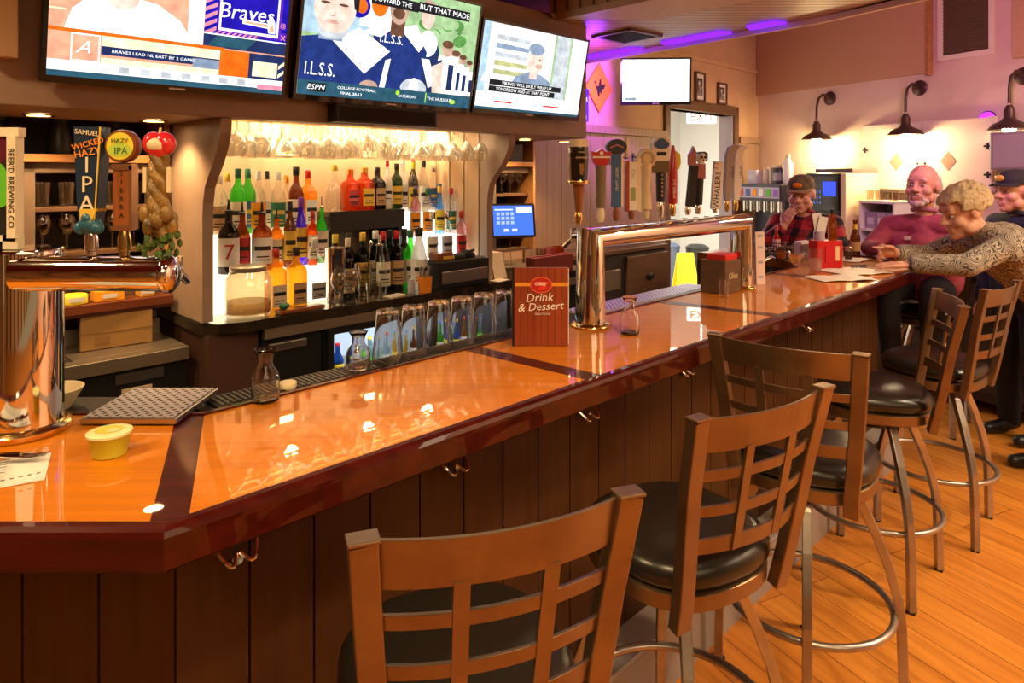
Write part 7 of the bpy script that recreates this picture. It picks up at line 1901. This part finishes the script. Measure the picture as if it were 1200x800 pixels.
t = on_disp(.082, -.03, 'dark_jar', 'dark jar with white label on the soda dispenser', 'jar'); m = MB(); m.lathe([(0, 0), (.05, 0), (.052, .13), (.045, .15), (0, .15)], 20); part('jar_body', m, mat('jar_dark', (.05, .04, .05), .3), t); m = MB(); m.lathe([(.0525, .03), (.0525, .10)], 20); part('label', m, M_grey, t); m = MB(); m.lathe([(.046, .15), (.046, .175), (0, .178)], 20); part('jar_lid', m, M_bone, t)
t = on_disp(.19, -.03, 'white_bottle', 'tall white bottle on the soda dispenser beside the camouflage cap', 'bottle'); m = MB(); m.lathe([(0, 0), (.042, 0), (.044, .02), (.044, .19), (.022, .225), (.02, .24), (0, .24)], 20); part('bottle_body', m, M_whitee, t); m = MB(); m.lathe([(0, .24), (.024, .24), (.022, .27), (0, .272)], 16); part('bottle_cap', m, M_bone, t)
# espresso machine
em = far_thing('coffee_machine', 'large black and steel coffee machine with a dark screen', 'coffee machine', 985, .33)
m = MB(); m.bx(-.19, .155, -.2, .22, 0, .06); m.bx(-.19, .155, .02, .22, .06, .66); m.bx(-.19, .155, -.2, .02, .30, .66); part('machine_body', m, M_black, em, bevel=.012)
m = MB(); m.bx(.156, .205, -.2, .22, 0, .66); part('side_panel', m, mat('cream_panel', (.7, .55, .35), .35), em, bevel=.006)
m = MB(); m.bx(-.16, .205, -.12, .2, .661, .70); part('bean_lid', m, mat('lid_smoke', (.16, .12, .1), .3), em, bevel=.01)
m = MB(); m.bx(-.17, .14, -.2055, -.2005, .35, .63); part('front_glass', m, mat('glass_black', (.01, .01, .014), .08), em)
m = MB(); F = T(0, -.206, 0) @ FACE; m.rect(-.01, .47, .12, .59, F, 0)
for i in range(4):
    for j in range(3): m.rect(-.13 + i * .03, .40 + j * .045, -.115 + i * .03, .425 + j * .045, F, 1)
m.rect(-.14, .58, -.09, .61, F, 2)
part('display', m, [emis('machine_blue', (.05, .08, .9), 1.2), emis('machine_pale', (.2, .25, .6), .5), M_redE], em)
m = MB(); m.bx(-.17, .14, -.21, .0, .061, .075); m.cyl((.0, -.1, .30), (.0, -.1, .22), .025); m.bx(-.1, .1, -.14, -.06, .27, .31); part('spout', m, M_steel, em)
m = MB(); m.rbox((.02, -.1, .13), (.11, .1, .10), .02); part('milk_jug', m, M_chrome, em)
# white shelf with boxes
ws = far_thing('white_shelf', 'small white open shelf with glowing glasses behind the purple red pullover', 'shelf', 1040, .30)
m = MB()
for z in (.0, .20, .42): m.bx(-.15, .155, -.14, .2, z, z + .018)
for x in (-.15, .14): m.bx(x, x + .015, -.14, .2, .0, .43)
m.bx(-.15, .155, .19, .2, 0, .43); part('shelf_carcass', m, M_white, ws)
for k in range(4):
    p = root_matrix(ws) @ Vector((-.12 + (k % 3) * .10, -.05, (.0185, .2185)[k % 2] if k < 3 else .2185)); p = root_matrix(ws) @ Vector(((-.085, .008, .095, .03)[k], -.04, (.2185, .2185, .2185, .0185)[k]))
    t = thing('cup_box', ('lilac box on the white shelf nearest the coffee machine', 'lilac box on the white shelf in the middle', 'lilac box on the white shelf nearest the bald man', 'pale stack of cups on the bottom of white shelf')[k], 'box', p, FROT, 'boxes on the white shelf')
    m = MB(); m.box((0, 0, .065), (.078, .1, .13)); part('box_body', m, (mat('lilac_box', (.42, .36, .45), .5), M_white)[k == 3], t, bevel=.003); m = MB(); m.box((0, -.051, .06), (.05, .002, .05)); part('label', m, M_whitee, t)
for k in range(5):
    p = root_matrix(ws) @ Vector((-.11 + k * .055, -.06 + .03 * (k % 2), .4385)); t = thing('glass_tumbler', f'small bright glass on top of the white shelf, {num[k]} from the coffee machine', 'glass', p, 0, 'glasses on the white shelf')
    m = MB(); m.lathe([(0, 0), (.024, 0), (.03, .085), (.028, .085), (.022, .008), (0, .008)], 16); part('glass_body', m, M_shelfglass, t)
light('shelf_glow', 'POINT', far(s_at(1040, .3), -.36, 1.52), 3, (1, .75, .4), .04)
sb = thing('back_splash_board', 'brown board on the wall behind the small white shelf', 'board', far(s_at(1038, .05), 0, 1.265), FROT)
m = MB(); m.bx(-.26, .22, -.02, -.002, 0, .16); part('board', m, M_shelfwood, sb); m = MB(); m.bx(-.26, .22, -.035, -.002, .16, .175); part('board_edge', m, M_bronze, sb)
# framed pictures and signs on the doorway wall
def wallpt(x, y, off=.002): 
    Z = (VB - off) / (RT * (1 - (x - 600) / 800)); return px(x, y, Z)
for k, (x, y, w_, h_, l) in enumerate(((819, 102, .17, .265, 'tall framed black and white photograph above the doorway'), (845, 110, .17, .205, 'smaller framed black and white photograph beside the tall one'))):
    p = wallpt(x, y); t = thing('framed_picture', l, 'picture', p, R45, 'framed photographs above the doorway')
    m = MB(); 
    for q in ((-w_ / 2, w_ / 2, -h_ / 2, -h_ / 2 + .016), (-w_ / 2, w_ / 2, h_ / 2 - .016, h_ / 2), (-w_ / 2, -w_ / 2 + .016, -h_ / 2, h_ / 2), (w_ / 2 - .016, w_ / 2, -h_ / 2, h_ / 2)): m.bx(q[0], q[1], -.024, 0, q[2], q[3])
    part('frame', m, M_shelfwood, t)
    m = MB(); m.bx(-w_ / 2 + .014, w_ / 2 - .014, -.010, -.001, -h_ / 2 + .014, h_ / 2 - .014); part('mount_board', m, M_whitee, t)
    m = MB(); F = T(0, -.0105, 0) @ FACE; a, b = w_ * .28, h_ * .3
    m.rect(-a, -b, a, b, F, 0); m.disc(-.01, b * .4, a * .35, b * .3, F, 1); m.flat([(-a * .6, -b), (a * .6, -b), (a * .4, b * .1), (-a * .5, b * .1)], F, 2); m.disc(a * .45, -.01, a * .25, b * .2, F, 1); m.rect(-a, -b, a, -b * .7, F, 2)
    part('photograph', m, [mat('photo_dark', (.06, .055, .05), .4), mat('photo_pale', (.6, .55, .5), .4), mat('photo_mid', (.25, .22, .2), .4)], t)
p = wallpt(702, 103, .01); t = thing('diamond_sign', 'orange diamond shaped sign with a black bird', 'sign', p, R45)
m = MB(); m.prism([(-.165, 0), (0, -.185), (.165, 0), (0, .185)], -.004, .004, RX(PI / 2)); part('sign_plate', m, mat('sign_orange', (.85, .35, .02), .4), t)
m = MB(); F = T(0, -.0045, 0) @ FACE
m.flat([(-.07, .04), (-.05, .05), (-.03, .01), (-.01, .015), (.0, .06), (.02, .075), (.025, .02), (.075, .035), (.06, .0), (.03, -.015), (.02, -.05), (.005, -.03), (.0, -.07), (-.02, -.06), (-.03, -.02), (-.05, .01), (-.055, .03)], F, 0); part('bird', m, M_ink, t)
light('purple_glow', 'POINT', W(3.5, 2.75, 2.33), 4, (.25, .03, 1), .06)  # added point light for the purple glow under the canopy, no fixture
p = wallpt(682.5, 123, .02); t = thing('blue_sign', 'small glowing blue sign with white figure beside the interview screen', 'sign', p, R45)
m = MB(); m.box((0, 0, 0), (.12, .02, .24)); part('sign_box', m, mat('sign_blue', (.03, .01, .4), .4, emit=(.03, .0, .5), strength=.7), t)
m = MB(); F = T(0, -.011, 0) @ FACE; m.disc(.01, .075, .02, .024, F, 0); m.flat([(-.03, .05), (.04, .06), (.045, .03), (.02, .025), (.035, -.1), (.018, -.1), (.004, -.02), (-.012, -.1), (-.03, -.1), (-.012, .02)], F, 0); part('figure', m, emis('figure_white', (.8, .75, 1), 1.2), t)
# coat hooks on the wainscot
for k, x in enumerate((703, 715, 728, 742)):
    p = wallpt(x, 186, .024); t = thing('coat_hook', f'dark coat hook on the plank wainscot, {num[k]} from the till shelves', 'hook', p, R45, 'coat hooks on the wainscot')
    m = MB(); m.box((0, -.004, 0), (.025, .008, .09)); part('hook_plate', m, M_blackmetal, t); m = MB(); m.tube([(0, -.008, .02), (0, -.05, .0), (0, -.06, .03)], .006, 8); part('hook_prong', m, M_blackmetal, t)
# added spots without fixtures: purple on the doorway wall, pink on the far wall
o = light('purple_wash', 'SPOT', W(3.9, 2.72, 2.36), 60, (.42, .08, 1), .08, None, 1.6)
o.rotation_euler = (W(4.15, 3.2, 2.12) - W(3.9, 2.72, 2.36)).to_track_quat('-Z', 'Y').to_euler()
o = light('purple_wash', 'SPOT', (2.3, 3.4, 2.36), 42, (.95, .35, .8), .1, None, 2.0)
o.rotation_euler = (far(2.2, 0, 2.2) - Vector((2.3, 3.4, 2.36))).to_track_quat('-Z', 'Y').to_euler()
# ================================================================== house lights
def can(x, y, z, power, label, col=(1, .70, .34), size=.09):
    t = thing('ceiling_can', label, 'ceiling light', (x, y, z), 0, 'ceiling cans over the seating')
    m = MB(); m.lathe([(.045, 0), (.07, 0), (.07, -.01), (.045, -.01)], 24); part('trim_ring', m, M_brass, t)
    m = MB(); m.lathe([(0, -.003), (.045, -.003)], 24); part('lens', m, emis('can_lens', (1, .72, .42), 12), t)
    light('can_light', 'SPOT', (x, y, z - .02), power * 1.55, col, size, (0, 0, 0), 2.5)
can(-.35, .2, 2.61, 60, 'ceiling can over the bar bend')
can(.75, .85, 2.61, 60, 'ceiling can over the second stool')
can(2.2, 2.0, 2.42, 60, 'ceiling can over the floor beside the fifth stool', (1, .78, .48))
can(3.1, 1.6, 2.61, 60, 'ceiling can over the open floor', (1, .78, .48))
can(-1.6, .9, 2.61, 55, 'ceiling can over the near bar end')
light('room_fill', 'AREA', (1.4, -1.6, 2.58), 50, (1, .72, .38), 3.2, (0, 0, 0), size_y=2.5)
light('dining_glow', 'AREA', (4.6, 1.4, 3.3), 170, (1, .74, .48), 2.6, (0, 0, 0), size_y=3)
